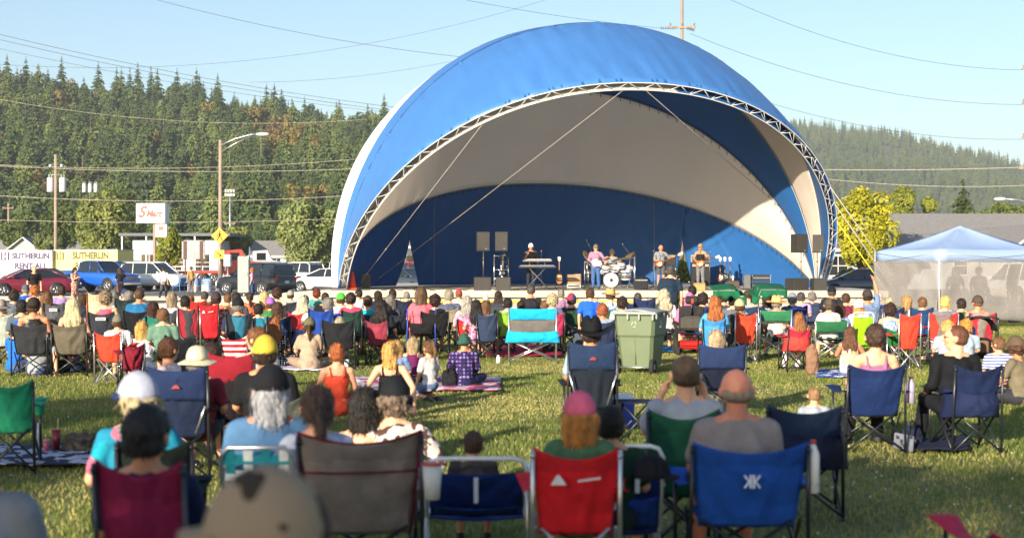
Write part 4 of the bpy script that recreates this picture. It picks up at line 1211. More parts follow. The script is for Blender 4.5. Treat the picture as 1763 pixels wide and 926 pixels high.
    for q in (-1, 1):
        g = MB(); g.box((q * (f_ - .02), 0, K['base'] + .14), (.14, W * 1.7, .18), bev=.05); g.build('bumper', trim if kind != 'pickup' else chrome, root)
    g = MB(); g.box((-f_ - .03, 0, .75), (.02, .32, .15)); g.build('licence_plate', mat('d8d8d0', rough=.5), root)
    if kind == 'pickup':
        g = MB(); g.box((-1.87, 0, 1.315), (1.9, W * 1.6, .02)); g.build('bed_floor', trim, root)
    return root
car('parked_car', 'maroon sedan parked at the far left edge, facing left', 'car', 'sedan', (.16, .012, .028), 48, 78, 211)
car('parked_car', 'dark grey sedan parked just behind the maroon sedan', 'car', 'sedan', (.045, .05, .06), 78, 87, -32)
car('pickup_truck', 'bright blue crew cab pickup parked before the yellow box trailer', 'pickup truck', 'pickup', (.01, .085, .42), 168, 89, -31)
car('parked_car', 'white boxy off-roader parked behind the shop signpost', 'car', 'suv', (.72, .72, .70), 268, 93, -24)
car('parked_car', 'black off-roader with its tail towards us by the crossing sign', 'car', 'suv', (.012, .013, .016), 441, 80, 144)
car('parked_car', 'white family off-roader parked behind the black one', 'car', 'suv', (.74, .74, .72), 506, 104, 146)
car('parked_car', 'white car half hidden behind the white off-roader', 'car', 'suv', (.70, .70, .70), 556, 116, 150)
car('parked_car', 'white sedan nearest the left foot of the shell', 'car', 'sedan', (.75, .75, .75), 566, 86, 158)
car('parked_car', 'dark blue sedan parked right of the shell beneath the maple', 'car', 'sedan', (.03, .04, .07), 1478, 76, 178)
car('parked_car', 'dark car seen through the left slit of the shell', 'car', 'sedan', (.03, .045, .06), 706, 84, -50)
car('parked_car', 'red car roof seen above the dark car through the left slit', 'car', 'suv', (.35, .02, .02), 716, 108, -35)
car('parked_car', 'white car seen at the foot of the right slit', 'car', 'sedan', (.7, .7, .7), 1172, 92, -20)
car('parked_car', 'teal grey pickup roof between the blue pickup and the white off-roader', 'pickup truck', 'pickup', (.06, .10, .12), 222, 99, -30)
car('parked_car', 'pale van standing beyond the tent at the right edge', 'van', 'suv', (.6, .6, .6), 1760, 62, 100)
def box_trailer(label, x, Y, L, H, Wd, rz, c, tc, lines, size, group):
    r_ = thing('box_trailer', label, 'trailer', (gx(x, Y), Y, 0), R(rz), group)
    P = paint(c, .5, var=.06, vscale=1.5)
    g = MB(); g.box((0, 0, .65 + (H - .65) / 2), (L, Wd, H - .65), bev=.04); g.build('cargo_box', P, r_)
    g = MB()
    for z in (.68, H - .02): g.box((0, 0, z), (L + .06, Wd + .06, .08), bev=.02)
    g.build('rail', metalm('b0b0b0', .4), r_)
    g = MB(); g.box((0, 0, .5), (L, Wd * .5, .2)); g.box((L / 2 + .6, 0, .5), (1.2, .1, .1)); g.build('chassis', trim, r_)
    for s_ in (-1, 1):
        for q in (-.5, .35): wheel_at(r_, q * 1.2 - .3, s_ * (Wd / 2 - .05), .36, side=s_)
    tm = paint(tc, .6)
    for i, (t, z) in enumerate(lines): text_mesh(t, size, tm, r_, (.42, -Wd / 2 - .012, z), (R(90), 0, 0), weight=.03, sx=.88)
    g = MB(); bx = -L / 2 + .52; z = lines[0][1]
    g.box((bx, -Wd / 2 - .008, z), (.62, .012, .6)); g.mi(1)
    for (a, b, c_, d) in ((-.12, .12, .1, .26), (-.12, -.12, .1, .26), (.12, .12, .1, .26), (.12, -.14, .1, .26), (0, 0, .3, .08), (-.12, .27, .18, .05)): g.box((bx + a, -Wd / 2 - .018, z + b), (c_, .01, d))
    g.build('emblem', [tm, P], r_)
    return r_
box_trailer('white box trailer with purple lettering parked at the left', 50, 106, 3.9, 2.72, 2.2, 4, 'e8e8e4', '3a2a5a', (('SUTHERLIN', 2.28), ('RENT ALL', 1.55)), .60, None)
box_trailer('pale yellow box trailer with dark lettering behind the blue pickup', 162, 106, 5.2, 2.76, 2.4, -14, 'ddd47a', '4a4418', (('SUTHERLIN', 2.3), ('RENT ALL', 1.55)), .66, None)
# trucks in the yard
def lorry(label, x, Y, c, cab2=None):
    r_ = thing('flatbed_truck', label, 'truck', (gx(x, Y), Y, 0), R(8)); P = paint(c, .35, coat=.5)
    g = MB(); g.prism([(-.1, .8), (-.1, 2.75), (1.1, 2.85), (1.5, 2.0), (2.7, 1.8), (2.85, .8)], -1.1, 1.1); g.build('cab', P, r_, fix=True)
    g = MB(); g.prism([(1.16, 2.66), (1.48, 2.03), (1.52, 2.05), (1.20, 2.68)], -.95, .95); g.box((.6, 0, 2.3), (.75, 2.23, .6)); g.build('window', glass, r_, fix=True)
    g = MB(); g.box((2.87, 0, 1.3), (.06, 1.1, .8)); g.build('grille', chrome, r_)
    g = MB(); g.box((-2.6, 0, 1.05), (5.2, 2.3, .2), bev=.03); g.box((-.25, 0, 1.6), (.12, 2.2, 1.1)); g.build('flatbed', P if not cab2 else metalm(), r_)
    for (wx) in (1.9, -3.2, -4.2):
        for s_ in (-1, 1): wheel_at(r_, wx, s_ * 1.02, .48, .26, s_)
    g = MB(); g.tube([(-.35, -1.0, .8), (-.35, -1.0, 3.1)], .06, 8); g.build('exhaust', chrome, r_)
    return r_
lorry('red flatbed truck with tall cab behind the crossing sign', 392, 113, (.50, .045, .03))
lorry('silver grey truck cab parked right of the red truck', 438, 119, (.42, .44, .46), 1)
pb = thing('message_board', 'large blank portable message board on the lot behind the benches', 'board', (gx(333, 108), 108, 0))
g = MB(); g.box((0, 0, 2.75), (1.75, .12, 1.35), bev=.02); g.build('panel', mat('8a8d90', rough=.5, var=.2, vscale=3), pb)
g = MB(); 
for s_ in (-1, 1): g.box((s_ * .62, -.07, 2.75), (.25, .05, 1.4)); g.box((s_ * .6, 0, 1.2), (.09, .09, 2.2))
g.build('frame', mat('4a1d1a', rough=.6), pb)

# ---------------------------------------------------------------- buildings
shing = mat((.20, .195, .19), rough=.95, var=.18, vscale=5, bump=.4, bscale=30, stretch=(1, 1, 3)); wallb = mat((.30, .33, .36), rough=.85, var=.06, bump=.25, bscale=8, stretch=(.1, .1, 6)); wht = paint((.75, .74, .70), .6)
def window(par, x, y, z, w, h, mull=1, shade=None):
    f_ = MB(); f_.box((x, y - .03, z), (w + .12, .06, h + .12)); o = f_.build('window', wht, par)
    p = MB(); p.box((x, y - .065, z), (w, .02, h)); p.build('pane', shade or glass, o)
    m = MB(); 
    for i in range(mull): m.box((x - w / 2 + w * (i + 1) / (mull + 1), y - .08, z), (.04, .02, h))
    m.box((x, y - .08, z), (w, .02, .04)); m.build('mullion', wht, o)
def house(label, x, Y, W_, D, eave, ridge, wallm, roofm, rz=0, wins=(), gable=False, door=None, name='house', cat='house'):
    r_ = thing(name, label, cat, (gx(x, Y), Y, 0), R(rz))
    g = MB()
    if gable: g.prism([(-W_ / 2, 0), (W_ / 2, 0), (W_ / 2, eave), (0, ridge), (-W_ / 2, eave)], 0, D)
    else: g.prism([(0, 0), (D, 0), (D, eave), (D / 2, ridge), (0, eave)], -W_ / 2, W_ / 2, 'x')
    g.build('wall', wallm, r_, fix=True)
    g = MB(); o_ = .45; th = .14
    if gable:
        for s_ in (-1, 1):
            sl_ = (ridge - eave) / (W_ / 2)
            g.prism([(0, ridge + .02), (s_ * (W_ / 2 + o_), eave - sl_ * o_ + .02), (s_ * (W_ / 2 + o_), eave - sl_ * o_ + .02 + th), (0, ridge + .02 + th)], -o_, D + o_)
    else:
        sl_ = (ridge - eave) / (D / 2)
        g.prism([(-o_, eave - sl_ * o_ + .02), (D / 2, ridge + .02), (D / 2, ridge + .02 + th), (-o_, eave - sl_ * o_ + .02 + th)], -W_ / 2 - o_, W_ / 2 + o_, 'x')
        g.prism([(D + o_, eave - sl_ * o_ + .02), (D / 2, ridge + .022), (D / 2, ridge + .022 + th), (D + o_, eave - sl_ * o_ + .02 + th)], -W_ / 2 - o_, W_ / 2 + o_, 'x')
    g.build('roof', roofm, r_, fix=True)
    g = MB()
    if not gable: g.box((0, -o_ - .03, eave - sl_ * o_ + .09), (W_ + 2 * o_, .05, .2))
    else:
        for s_ in (-1, 1): g.tube([(0, -o_ - .03, ridge + .1), (s_ * (W_ / 2 + o_), -o_ - .03, eave - sl_ * o_ + .1)], .08, 4)
    g.build('fascia', wht, r_)
    for (wx, wz, ww, wh) in wins: window(r_, wx, 0, wz, ww, wh)
    if door is not None:
        g = MB(); g.box((door, -.04, 1.05), (.95, .08, 2.1), bev=.01); d = g.build('door', wht, r_); g = MB(); g.ball((door + .35, -.11, 1.0), .04, 6); g.build('handle', chrome, d)
    return r_
R1 = house('long low building with grey shingle roof right of the shell', 1640, 98, 19.5, 13, 2.75, 5.25, wallb, shing, 0, [(-7.9, 1.6, 1.3, 1.3), (-3.5, 1.6, 1.8, 1.2), (1, 1.6, 1.8, 1.2), (5.5, 1.6, 1.4, 1.2)], door=-5.9, name='building', cat='building')
g = MB(); g.prism([(-1.3, 2.0), (0, 2.6), (0, 2.5), (-1.25, 1.75), (-1.3, 1.75)], -5.2, -2.2, 'x'); g.build('awning', cloth('14302c'), R1, fix=True)
house('pale gabled house behind the right tent', 1800, 84, 4, 8, 2.6, 4.0, wht, shing, 0, [(-1, 1.5, .9, 1)], gable=True)
house('grey house with white trimmed gable at the far left', 40, 190, 5, 9, 3.0, 5.0, mat((.34, .36, .37), var=.08), shing, 8, [(0, 2.2, 1.0, 1.0)], gable=True)
house('long grey roofed house right of the white trimmed gable', 74, 196, 9, 7, 3.0, 4.9, mat((.33, .34, .34), var=.08), shing, 0, [(-2, 1.9, 1.2, 1), (2, 1.9, 1.2, 1)])
house('small shed roof peeping over the left houses', 8, 215, 5, 6, 3.4, 5.4, mat((.5, .46, .4), var=.08), shing, 0, [(0, 2, 1, 1)])
house('small white house with grey roof left of the round pale tree', 466, 145, 3.6, 6, 2.5, 3.9, wht, shing, 0, [(0.6, 1.7, .8, .9)])
house('tan roofed shelter beside the left foot of the shell', 566, 126, 3.0, 5, 2.5, 3.5, mat((.3, .28, .25)), mat((.38, .30, .22), rough=.9, var=.2), 0, [(-.6, 1.5, .7, .9)], name='shelter', cat='shelter')
house('white building seen through the left slit of the shell', 712, 125, 5, 8, 3.2, 4.6, wht, mat((.42, .36, .28), var=.2), 0, [(0, 1.8, 1.2, 1.2)], name='building', cat='building')
house('pale building seen through the right slit of the shell', 1172, 120, 5, 8, 3.0, 3.4, wht, shing, 0, [(0, 1.8, 1.2, 1.2)], name='building', cat='building')
b = thing('building', 'flat roofed grey shop building behind the tall signpost', 'building', (gx(302, 142), 142, 0))
g = MB(); g.box((0, 5, 2.0), (8.6, 10, 4.0)); g.build('wall', mat((.36, .40, .42), var=.08, bump=.2), b)
g = MB(); g.box((.2, 4.6, 4.55), (11, 12, .28)); g.build('roof', mat((.10, .11, .12), rough=.7), b)
g = MB(); 
for i in range(5): g.box((-5 + i * 2.4, -1.2, 2.25), (.12, .12, 4.5))
g.build('posts', wht, b)
for i in range(3): window(b, -2.6 + i * 2.6, 0, 1.8, 1.6, 1.6)
for i, (x, Y, w, h) in enumerate(((352, 150, 3.5, 3.4),)):
    q = thing('building', 'low orange-brown roofed store beyond the crossing sign', 'building', (gx(x, Y), Y, 0)); g = MB(); g.box((0, 3, h / 2), (w, 6, h)); g.build('wall', mat((.45, .33, .24), var=.1), q); g = MB(); g.box((0, 3, h + .12), (w + .5, 6.5, .24)); g.build('roof', mat((.4, .2, .12), var=.2), q); window(q, 0, 0, 1.8, 1.2, 1)
fn = thing('rail_fence', 'white pipe rail fence along the back of the parking lot', 'fence', (0, 138, 0)); g = MB()
for z in (.5, 1.0, 1.4): g.tube([(-48, 0, z), (-20, 0, z)], .04, 6)
g.build('rail', wht, fn)
for i in range(15): g = MB(); g.tube([(-48 + 2 * i, 0, 0), (-48 + 2 * i, 0, 1.5)], .05, 6); g.build('post', wht, fn)

# ---------------------------------------------------------------- poles, wires, signs
wood = mat((.27, .21, .16), rough=.9, var=.3, vscale=2, bump=.6, bscale=20, stretch=(4, 4, .3)); galv = metalm('a9adb0', .5)
def pole(name, label, x, ytop, Y, r0, m=wood, ybot=None, cat='pole'):
    s = F / Y; H = EYE + (HOR - ytop) / s; o = thing(name, label, cat, (gx(x, Y), Y, 0))
    g = MB(); g.tube([(0, 0, -.2), (0, 0, H)], [r0, r0 * .75], 12); g.build('pole', m, o); return o, H, s
def transformer(o, x, z, s_=1.):
    g = MB(); g.lathe([(0, -.55 * s_), (.22 * s_, -.55 * s_), (.24 * s_, -.5 * s_), (.24 * s_, .4 * s_), (.2 * s_, .48 * s_), (0, .5 * s_)], 16); t = g.build('transformer', mat((.5, .52, .53), rough=.4), o, (x, 0, z))
    g = MB(); 
    for q in (-.1, .1): g.lathe([(.03, 0), (.06, .05), (.03, .1), (.06, .15), (.03, .22)], 8, (q * s_, 0, .5 * s_))
    g.build('insulator', mat((.35, .35, .36), rough=.3), t)
def crossarm(o, z, w, n=3, m=wood):
    g = MB(); g.box((0, -.12, z), (w, .10, .12)); c = g.build('crossarm', m, o); g = MB()
    for i in range(n):
        xx = -w / 2 + .1 + (w - .2) * i / (n - 1)
        for k in range(4): g.lathe([(.03, 0), (.075, .02), (.03, .05)], 8, (xx, -.12, z + .06 + k * .05))
    g.build('insulator', mat((.25, .22, .2), rough=.3), c)
p, H, s = pole('utility_pole', 'wooden utility pole with two grey transformers between the box trailers', 96, 266, 112, .15)
transformer(p, -.42, H - 2.35, 1.1); transformer(p, .55, H - 2.35, 1.1); g = MB(); g.tube([(-.5, 0, H - 1.6), (.6, 0, H - 1.6)], .04, 6); g.ball((-.4, 0, H - .9), .18, 8); g.ball((.5, 0, H - .9), .18, 8); g.build('bracket', galv, p)
p, H, s = pole('utility_pole', 'thin pole crowned by a cluster of transformers above the willow', 155, 312, 172, .13, galv)
for i in (-.7, 0, .7): transformer(p, i, H - .8, 1.0)
p, H, s = pole('utility_pole', 'small wooden utility pole with crossarm at the far left', 14.5, 350, 200, .16); crossarm(p, H - .7, 1.6)
p, H, s = pole('floodlight_pole', 'thin pole with a bank of floodlights behind the pedestrian sign', 396, 326, 175, .14, galv)
g = MB()
for i in range(4):
    for k in range(2): g.box((-.5 + i * .33, -.1, H - .2 - k * .5), (.26, .18, .34), bev=.04)
g.build('floodlight', mat((.55, .57, .58), rough=.3), p); crossarm(p, H - 4.2, 1.4, 3)
SL, H, s = pole('streetlight', 'wooden pole with a curved arm streetlight beside the crossing sign', 379.5, 241, 87, .14, cat='street lamp')
g = MB(); g.tube([(0, -.05, H - .35), (.9, -.1, H + .05), (1.9, -.1, H + .32), (2.4, -.1, H + .34)], .04, 8); g.tube([(0, -.05, H - .75), (.9, -.1, H - .25), (1.9, -.1, H + .25)], .025, 8); g.build('arm', metalm('c8cace', .4), SL)
g = MB(); g.ball((2.6, -.1, H + .33), .42, 10, (1, .42, .28)); g.build('lamp_head', mat((.6, .61, .6), rough=.3), SL)
g = MB(); g.box((0, -.02, .35), (.5, .5, .7), bev=.04); g.build('footing', wht, SL)
cs = thing('pedestrian_sign', 'yellow diamond pedestrian crossing sign with arrow plate on the lamp pole', 'sign', (gx(378, 86.4), 86.4, 0))
ysign = mat('efb20a', rough=.5, var=.04); blk_ = mat((.01, .01, .01), rough=.6); zc = EYE + (HOR - 406) / 28.3
g = MB(); g.box((0, 0, zc), (.72, .02, .72), Euler((0, R(45), 0)), .008); d = g.build('diamond_plate', ysign, cs)
g = MB(); g.prism([(-.5 + 0, zc), (0, zc + .5), (.5, zc), (0, zc - .5)], -.0115, -.0105)
g = MB()
g.ball((.02, -.02, zc + .25), .055, 8, (1, .2, 1)); g.tube([(.01, -.02, zc + .18), (0, -.02, zc - .02)], .05, 8); g.tube([(0, -.02, zc), (.12, -.02, zc - .16), (.16, -.02, zc - .30)], .028, 6); g.tube([(0, -.02, zc), (-.08, -.02, zc - .14), (-.17, -.02, zc - .28)], .028, 6); g.tube([(0, -.02, zc + .15), (.14, -.02, zc + .02), (.17, -.02, zc - .06)], .02, 6); g.tube([(0, -.02, zc + .15), (-.13, -.02, zc + .03), (-.12, -.02, zc - .08)], .02, 6)
g.build('pedestrian_symbol', blk_, d)
z2 = EYE + (HOR - 438) / 28.3
g = MB(); g.box((-.02, 0, z2), (.62, .02, .52), bev=.01); a = g.build('arrow_plate', ysign, cs)
g = MB(); g.tube([(-.16, -.02, z2 + .12), (.06, -.02, z2 - .05)], .03, 6); g.prism([(.13, z2 - .15), (.10, z2 + .03), (-.04, z2 - .12)], -.03, -.012); g.build('arrow', blk_, a, fix=True)
g = MB(); g.tube([(0, .04, 0), (0, .04, zc + .4)], .035, 8); g.build('post', galv, cs)
def cabinet(label, x, y0, y1, Y, w, m):
    s = F / Y; z1 = EYE + (HOR - y0) / s; z0 = max(0, EYE + (HOR - y1) / s); o = thing('utility_cabinet', label, 'cabinet', (gx(x, Y), Y, 0))
    g = MB(); g.box((0, .2, (z0 + z1) / 2), (w, .4, z1 - z0), bev=.03); g.build('casing', m, o)
    g = MB(); g.box((w * .05, -.015, (z0 + z1) / 2), (w * .8, .03, (z1 - z0) * .85), bev=.01); d = g.build('door', m, o); g = MB(); g.box((w * .35, -.045, (z0 + z1) / 2), (.03, .03, .2), bev=.008); g.build('handle', chrome, d)
    if z0 > .2: g = MB(); g.tube([(0, .2, 0), (0, .2, z0)], .05, 8); g.build('post', galv, o)
cabinet('tall grey metal cabinet by the kerb beside the black off-roader', 419, 441, 504, 75.5, .62, mat((.27, .29, .28), rough=.6, var=.2))
cabinet('small grey box mounted on a post beside the pedestrian sign', 391, 438, 459, 86, .44, mat((.40, .43, .43), rough=.5))
# shop sign
ss = thing('shop_sign', 'tall signpost with a white lightbox lettered in red', 'sign', (gx(259, 97), 97, 0), R(-6)); s = F / 97
zt, zb = EYE + (HOR - 350) / s, EYE + (HOR - 384) / s
g = MB(); g.box((0, .45, (zt + zb) / 2), (2.05, .9, zt - zb), bev=.03); bx = g.build('lightbox', mat((.62, .64, .66), rough=.5), ss)
g = MB(); g.box((0, -.008, (zt + zb) / 2), (1.93, .02, zt - zb - .1)); g.build('face', mat((.85, .84, .82), rough=.4, var=.03), bx)
rd = mat('c8321e', rough=.5, var=.05)
text_mesh('S', 1.05, rd, bx, (-.66, -.03, (zt + zb) / 2 + .05), (R(90), 0, 0), shear=.35, weight=.04); text_mesh('Mart', .64, rd, bx, (.22, -.03, (zt + zb) / 2 - .06), (R(90), 0, 0), shear=.35, sx=.85, weight=.028)
g = MB(); g.box((.72, .2, EYE + (HOR - 397) / s), (.78, .3, 22 / s), bev=.02); b2 = g.build('lower_box', mat((.8, .8, .78), rough=.5), ss)
g = MB(); g.box((.72, .04, EYE + (HOR - 393) / s), (.36, .02, .28)); g.box((.72, .04, EYE + (HOR - 402) / s), (.5, .02, .1)); g.build('face_marks', mat('d05a40', rough=.6), b2)
g = MB(); g.box((.18, .3, zb / 2), (.16, .16, zb)); g.build('post', mat((.25, .17, .12), rough=.7), ss)
# far right pole (just outside the frame) with arms reaching in, and lamp
p, H, s = pole('utility_pole', 'wooden utility pole just beyond the right edge with arms reaching in', 1800, -40, 88, .16)
for y in (120, 178, 237, 290): crossarm(p, EYE + (HOR - y) * 88 / F, 3.0 if y < 260 else 3.4, 4)
p, H, s = pole('streetlight', 'curved pale lamp arm reaching in from the right edge', 1815, 372, 92, .09, galv, cat='street lamp')
g = MB(); g.tube([(0, 0, H - .1), (-1.0, 0, H + .7), (-2.4, 0, H + 1.05), (-3.2, 0, H + 1.1)], .05, 8); g.build('arm', galv, p); g = MB(); g.ball((-3.5, 0, H + 1.1), .42, 10, (1, .45, .28)); g.build('lamp_head', mat((.6, .61, .6), rough=.3), p)
p, H, s = pole('utility_pole', 'wooden utility pole rising behind the crown of the shell', 1174, -60, 84, .12)
z = EYE + (HOR - 48) * 84 / F; crossarm(p, z, 1.6, 3); g = MB()
for k in range(7): g.lathe([(.03, 0), (.11, .02), (.03, .06)], 10, (-1.25 + k * .13, -.12, z - .05), 'x'); g.lathe([(.03, 0), (.11, .02), (.03, .06)], 10, (.25 + k * .07, -.12, z - .05 - k * .02), 'x')
g.build('insulator', mat((.12, .10, .09), rough=.4), p)
wr = mat((.035, .033, .032), rough=.7); wrl = mat((.55, .5, .40), rough=.7)
WIRES = [  # x0 y0 x1 y1 depth sag radius pale, description
 (240, -8, 830, 102, 88, .5, .014, 0, 'wire dropping from the top edge to the shell crest'),
 (-20, 55, 720, 190, 120, .6, .02, 0, 'topmost of three parallel wires over the left hill'),
 (-20, 64, 720, 196, 121, .6, .02, 0, 'middle one of three parallel wires over the left hill'),
 (-20, 80, 720, 199, 122, .6, .016, 0, 'lowest of three parallel wires over the left hill'),
 (-20, 110, 960, -6, 125, 2.5, .014, 0, 'thin wire rising left to right across the open sky'),
 (430, 142, 800, 101, 118, .5, .012, 0, 'short thin wire above the hill ending at the shell'),
 (-20, 268, 600, 334, 100, .8, .028, 0, 'thick black cable sloping down before the forest'),
 (-20, 283, 680, 268, 105, .6, .014, 1, 'upper pale wire before the left forest'),
 (-20, 285, 680, 288, 105, .4, .016, 1, 'second pale wire before the left forest'),
 (-20, 336, 640, 334, 105, .5, .016, 1, 'third pale wire crossing behind the lamp pole'),
 (-20, 378, 640, 374, 105, .3, .014, 1, 'lowest pale wire just above the shop sign'),
 (-20, 168, 640, 205, 108, 1.0, .010, 1, 'fine wire crossing high on the forested slope'),
 (770, -6, 1150, 50, 84, .2, .012, 0, 'wire from the top edge to the pole behind the shell'),
 (1188, 58, 1790, 180, 86, 1.2, .013, 0, 'long wire sagging from the central pole to the right edge'),
 (1240, -8, 1790, 121, 86, 1.2, .013, 0, 'highest wire in the right-hand sky'),
 (1300, 170, 1790, 239, 86, .8, .012, 0, 'faint lower wire in the right-hand sky'),
 (1400, 292, 1790, 287, 86, .1, .022, 1, 'pale wire crossing the far right hill, upper one'),
 (1400, 306, 1790, 318, 86, .3, .018, 1, 'pale wire crossing the far right hill, lower one'),
]
for (x0_, y0_, x1_, y1_, Y, sag, r_, pl, lb) in WIRES:
    A, B = at(x0_, y0_, Y), at(x1_, y1_, Y + 6)
    g = MB(); g.tube([A.lerp(B, i / 24) - Vector((0, 0, sag * 4 * (i / 24) * (1 - i / 24))) for i in range(25)], r_ * .9, 5); tag(g.build('overhead_wire', wrl if pl else wr), lb, 'wire', 'overhead wires')

# ---------------------------------------------------------------- benches, concrete blocks, cone
bb = paint((.10, .24, .55), .5)
def bench(label, x, Y, w, rz):
    o = thing('park_bench', label, 'bench', (gx(x, Y), Y, 0), R(rz)); g = MB()
    for i in range(4): g.box((0, -.18 + i * .12, .45), (w, .09, .03))
    g.build('seat', bb, o); g = MB()
    for i in range(3): g.box((0, -.27 - i * .03, .58 + i * .13), (w, .03, .09), Euler((R(12), 0, 0)))
    g.build('backrest', bb, o)
    for s_ in (-1, 1):
        g = MB(); x_ = s_ * (w / 2 - .06); g.tube([(x_, -.36, .9), (x_, -.26, .45), (x_, -.34, 0)], .025, 6); g.tube([(x_, -.26, .44), (x_, .22, .44), (x_, .26, 0)], .025, 6); g.tube([(x_, -.3, .65), (x_, .2, .64), (x_, .22, .44)], .02, 6); g.build('leg', bb, o)
bench('blue slatted bench with its end towards us by the road', 313, 85, 1.1, 60); bench('longer blue bench between two concrete blocks', 343, 85.5, 1.3, 5)
for x, lb in ((332, 'left of the two pale concrete blocks by the blue benches'), (356, 'right of the two pale concrete blocks by the blue benches')):
    g = MB(); g.box((gx(x, 88), 88, .42), (.55, .55, .84), bev=.04); tag(g.build('concrete_block', mat((.5, .48, .44), rough=.9, var=.12)), lb, 'block')
co = thing('traffic_cone', 'orange traffic cone with white bands at the left end of stage', 'traffic cone', dk(607, 497.5))
g = MB(); g.box((0, 0, .02), (.38, .38, .04), bev=.01); g.lathe([(.15, .04), (.04, .68), (.03, .70), (0, .70)], 20); g.build('cone', mat('e8401a', rough=.5, var=.05), co)
g = MB(); g.lathe([(.104, .29), (.078, .43)], 20); g.lathe([(.068, .50), (.052, .59)], 20); g.build('reflective_band', mat((.8, .8, .8), rough=.4), co)
def simple_box(name, label, cat, c, d, m, bev=.02, rz=0):
    g = MB(); g.box((0, 0, d[2] / 2), d, bev=bev)
    for k in (-1, 1): g.mi(1).box((k * (d[0] / 2 + .002), 0, d[2] * .5), (.03, d[1] * .3, .03), bev=.008)
    o = g.build(name, [m, chrome], None, c); o.rotation_euler.z = rz; return tag(o, label, cat)
simple_box('road_case', 'black equipment case behind the traffic cone', 'case', dk(596, 494.5), (.75, .5, 1.15), mat((.012, .012, .013), rough=.7))
simple_box('road_case', 'grey crate on the stage right of the traffic cone', 'case', dk(630, 495), (.35, .4, .55), mat((.16, .14, .12), rough=.8))

# ---------------------------------------------------------------- canopy tent on the right
C0 = Vector((gx(1617, 40), 40, 0)); uL = Vector((-1.05, 2.9, 0)).normalized() * 3.1; uR = Vector((2.9, 1.05, 0)).normalized() * 3.8
tent = thing('canopy_tent', 'pale blue canopy tent with grey mesh walls at the right', 'tent', C0)
tblue = vinyl((.40, .54, .80), .35, .6)
def mesh_wall():
    m = bpy.data.materials.new('mesh_wall'); nt, b_ = nodes_of(m); b_.inputs['Base Color'].default_value = (.30, .28, .27, 1); b_.inputs['Roughness'].default_value = .9
    t = nt.nodes.new('ShaderNodeBsdfTransparent'); ms = nt.nodes.new('ShaderNodeMixShader'); n = nt.nodes.new('ShaderNodeTexNoise'); n.inputs['Scale'].default_value = 1.2
    tc = nt.nodes.new('ShaderNodeTexCoord'); nt.links.new(tc.outputs['Object'], n.inputs['Vector']); r_ = nt.nodes.new('ShaderNodeMapRange'); r_.inputs['To Min'].default_value = .38; r_.inputs['To Max'].default_value = .58; nt.links.new(n.outputs['Fac'], r_.inputs['Value'])
    nt.links.new(r_.outputs[0], ms.inputs[0]); nt.links.new(b_.outputs[0], ms.inputs[1]); nt.links.new(t.outputs[0], ms.inputs[2]); nt.links.new(ms.outputs[0], nt.nodes['Material Output'].inputs['Surface']); return m
mw = mesh_wall(); cs_ = [V(0, 0, 0), uR, uR + uL, uL]; ap = (uL + uR) / 2 + V(0, 0, 2.95); ze, zv = 2.2, 1.88
for i in range(4):
    a, b_ = cs_[i], cs_[(i + 1) % 4]
    g = MB(); rows = []
    for u in range(13):
        p_ = a.lerp(b_, u / 12); row = [p_ + V(0, 0, zv + .008 * math.sin(u * 2)), p_ + V(0, 0, ze)]
        for v in range(1, 9): q = (p_ + V(0, 0, ze)).lerp(ap, v / 8); q.z -= .10 * math.sin(PI * v / 8) * math.sin(PI * u / 12) + .04 * math.sin(PI * v / 8); row.append(q)
        rows.append(row)
    g.grid(rows, double=.004); g.build('roof_panel', tblue, tent)
    g = MB(); g.tube([a + V(0, 0, 0), a + V(0, 0, ze)], .022, 8); g.lathe([(.06, 0), (.06, .015)], 10, a); g.build('leg', paint((.4, .42, .45), .4), tent)
for (a, b_, z0_, z1_) in ((uL, V(0, 0, 0), .62, .42), (V(0, 0, 0), uR, .38, .12)):
    g = MB(); rows = []
    for u in range(41):
        f_ = u / 40; p_ = a.lerp(b_, f_); nn = Vector((-(b_ - a).y, (b_ - a).x, 0)).normalized(); row = []
        for v in range(13): zz = (z0_ + (z1_ - z0_) * f_) + (zv + .03 - (z0_ + (z1_ - z0_) * f_)) * v / 12; row.append(p_ - nn * (.05 + .03 * mnoise.noise(Vector((f_ * 6, v * .3, 2))) * 2) + V(0, 0, zz))
        rows.append(row)
    g.grid(rows, double=.003); g.build('mesh_wall', mw, tent)
g = MB()
for (a, b_) in ((V(0, 0, 0), uR), (uL, V(0, 0, 0))): 
    g.tube([a + V(0, 0, ze - .05), b_ + V(0, 0, ze - .35)], .012, 6); g.tube([b_ + V(0, 0, ze - .05), a + V(0, 0, ze - .35)], .012, 6)
g.build('truss_frame', galv, tent)
# ---------------------------------------------------------------- folding chairs
def tmesh(key, fn):
    if key not in _cache: _cache[key] = fn()
    return _cache[key]
def rnd2(v): return round(v * 50) / 50
def back_grid(w, z0, top, y0, y1, wb=None, dip=.07, sag=.06, nu=22, nv=20, seed=1, fold=.024, thick=.004):
    wb = wb or w * .86; g = MB(); rows = []
    for i in range(nu + 1):
        u = -1 + 2 * i / nu; row = []
        for j in range(nv + 1):
            v = j / nv; ww = (wb + (w - wb) * v) / 2
            z = z0 + (top - z0) * v - dip * (1 - u * u) * v ** 3
            pull = mnoise.noise(Vector((u * 2.2 + v * 1.5, v * 3.0 - abs(u) * 2, seed))) + .5 * mnoise.noise(Vector((u * 6 - v * 4 * (1 if u > 0 else -1), v * 3, seed + 4)))
            y = y0 + (y1 - y0) * v - sag * (1 - u * u) * math.sin(PI * min(1, .12 + v * .82)) + fold * pull
            row.append((u * ww, y, z))
        rows.append(row)
    g.grid(rows, double=thick); return g
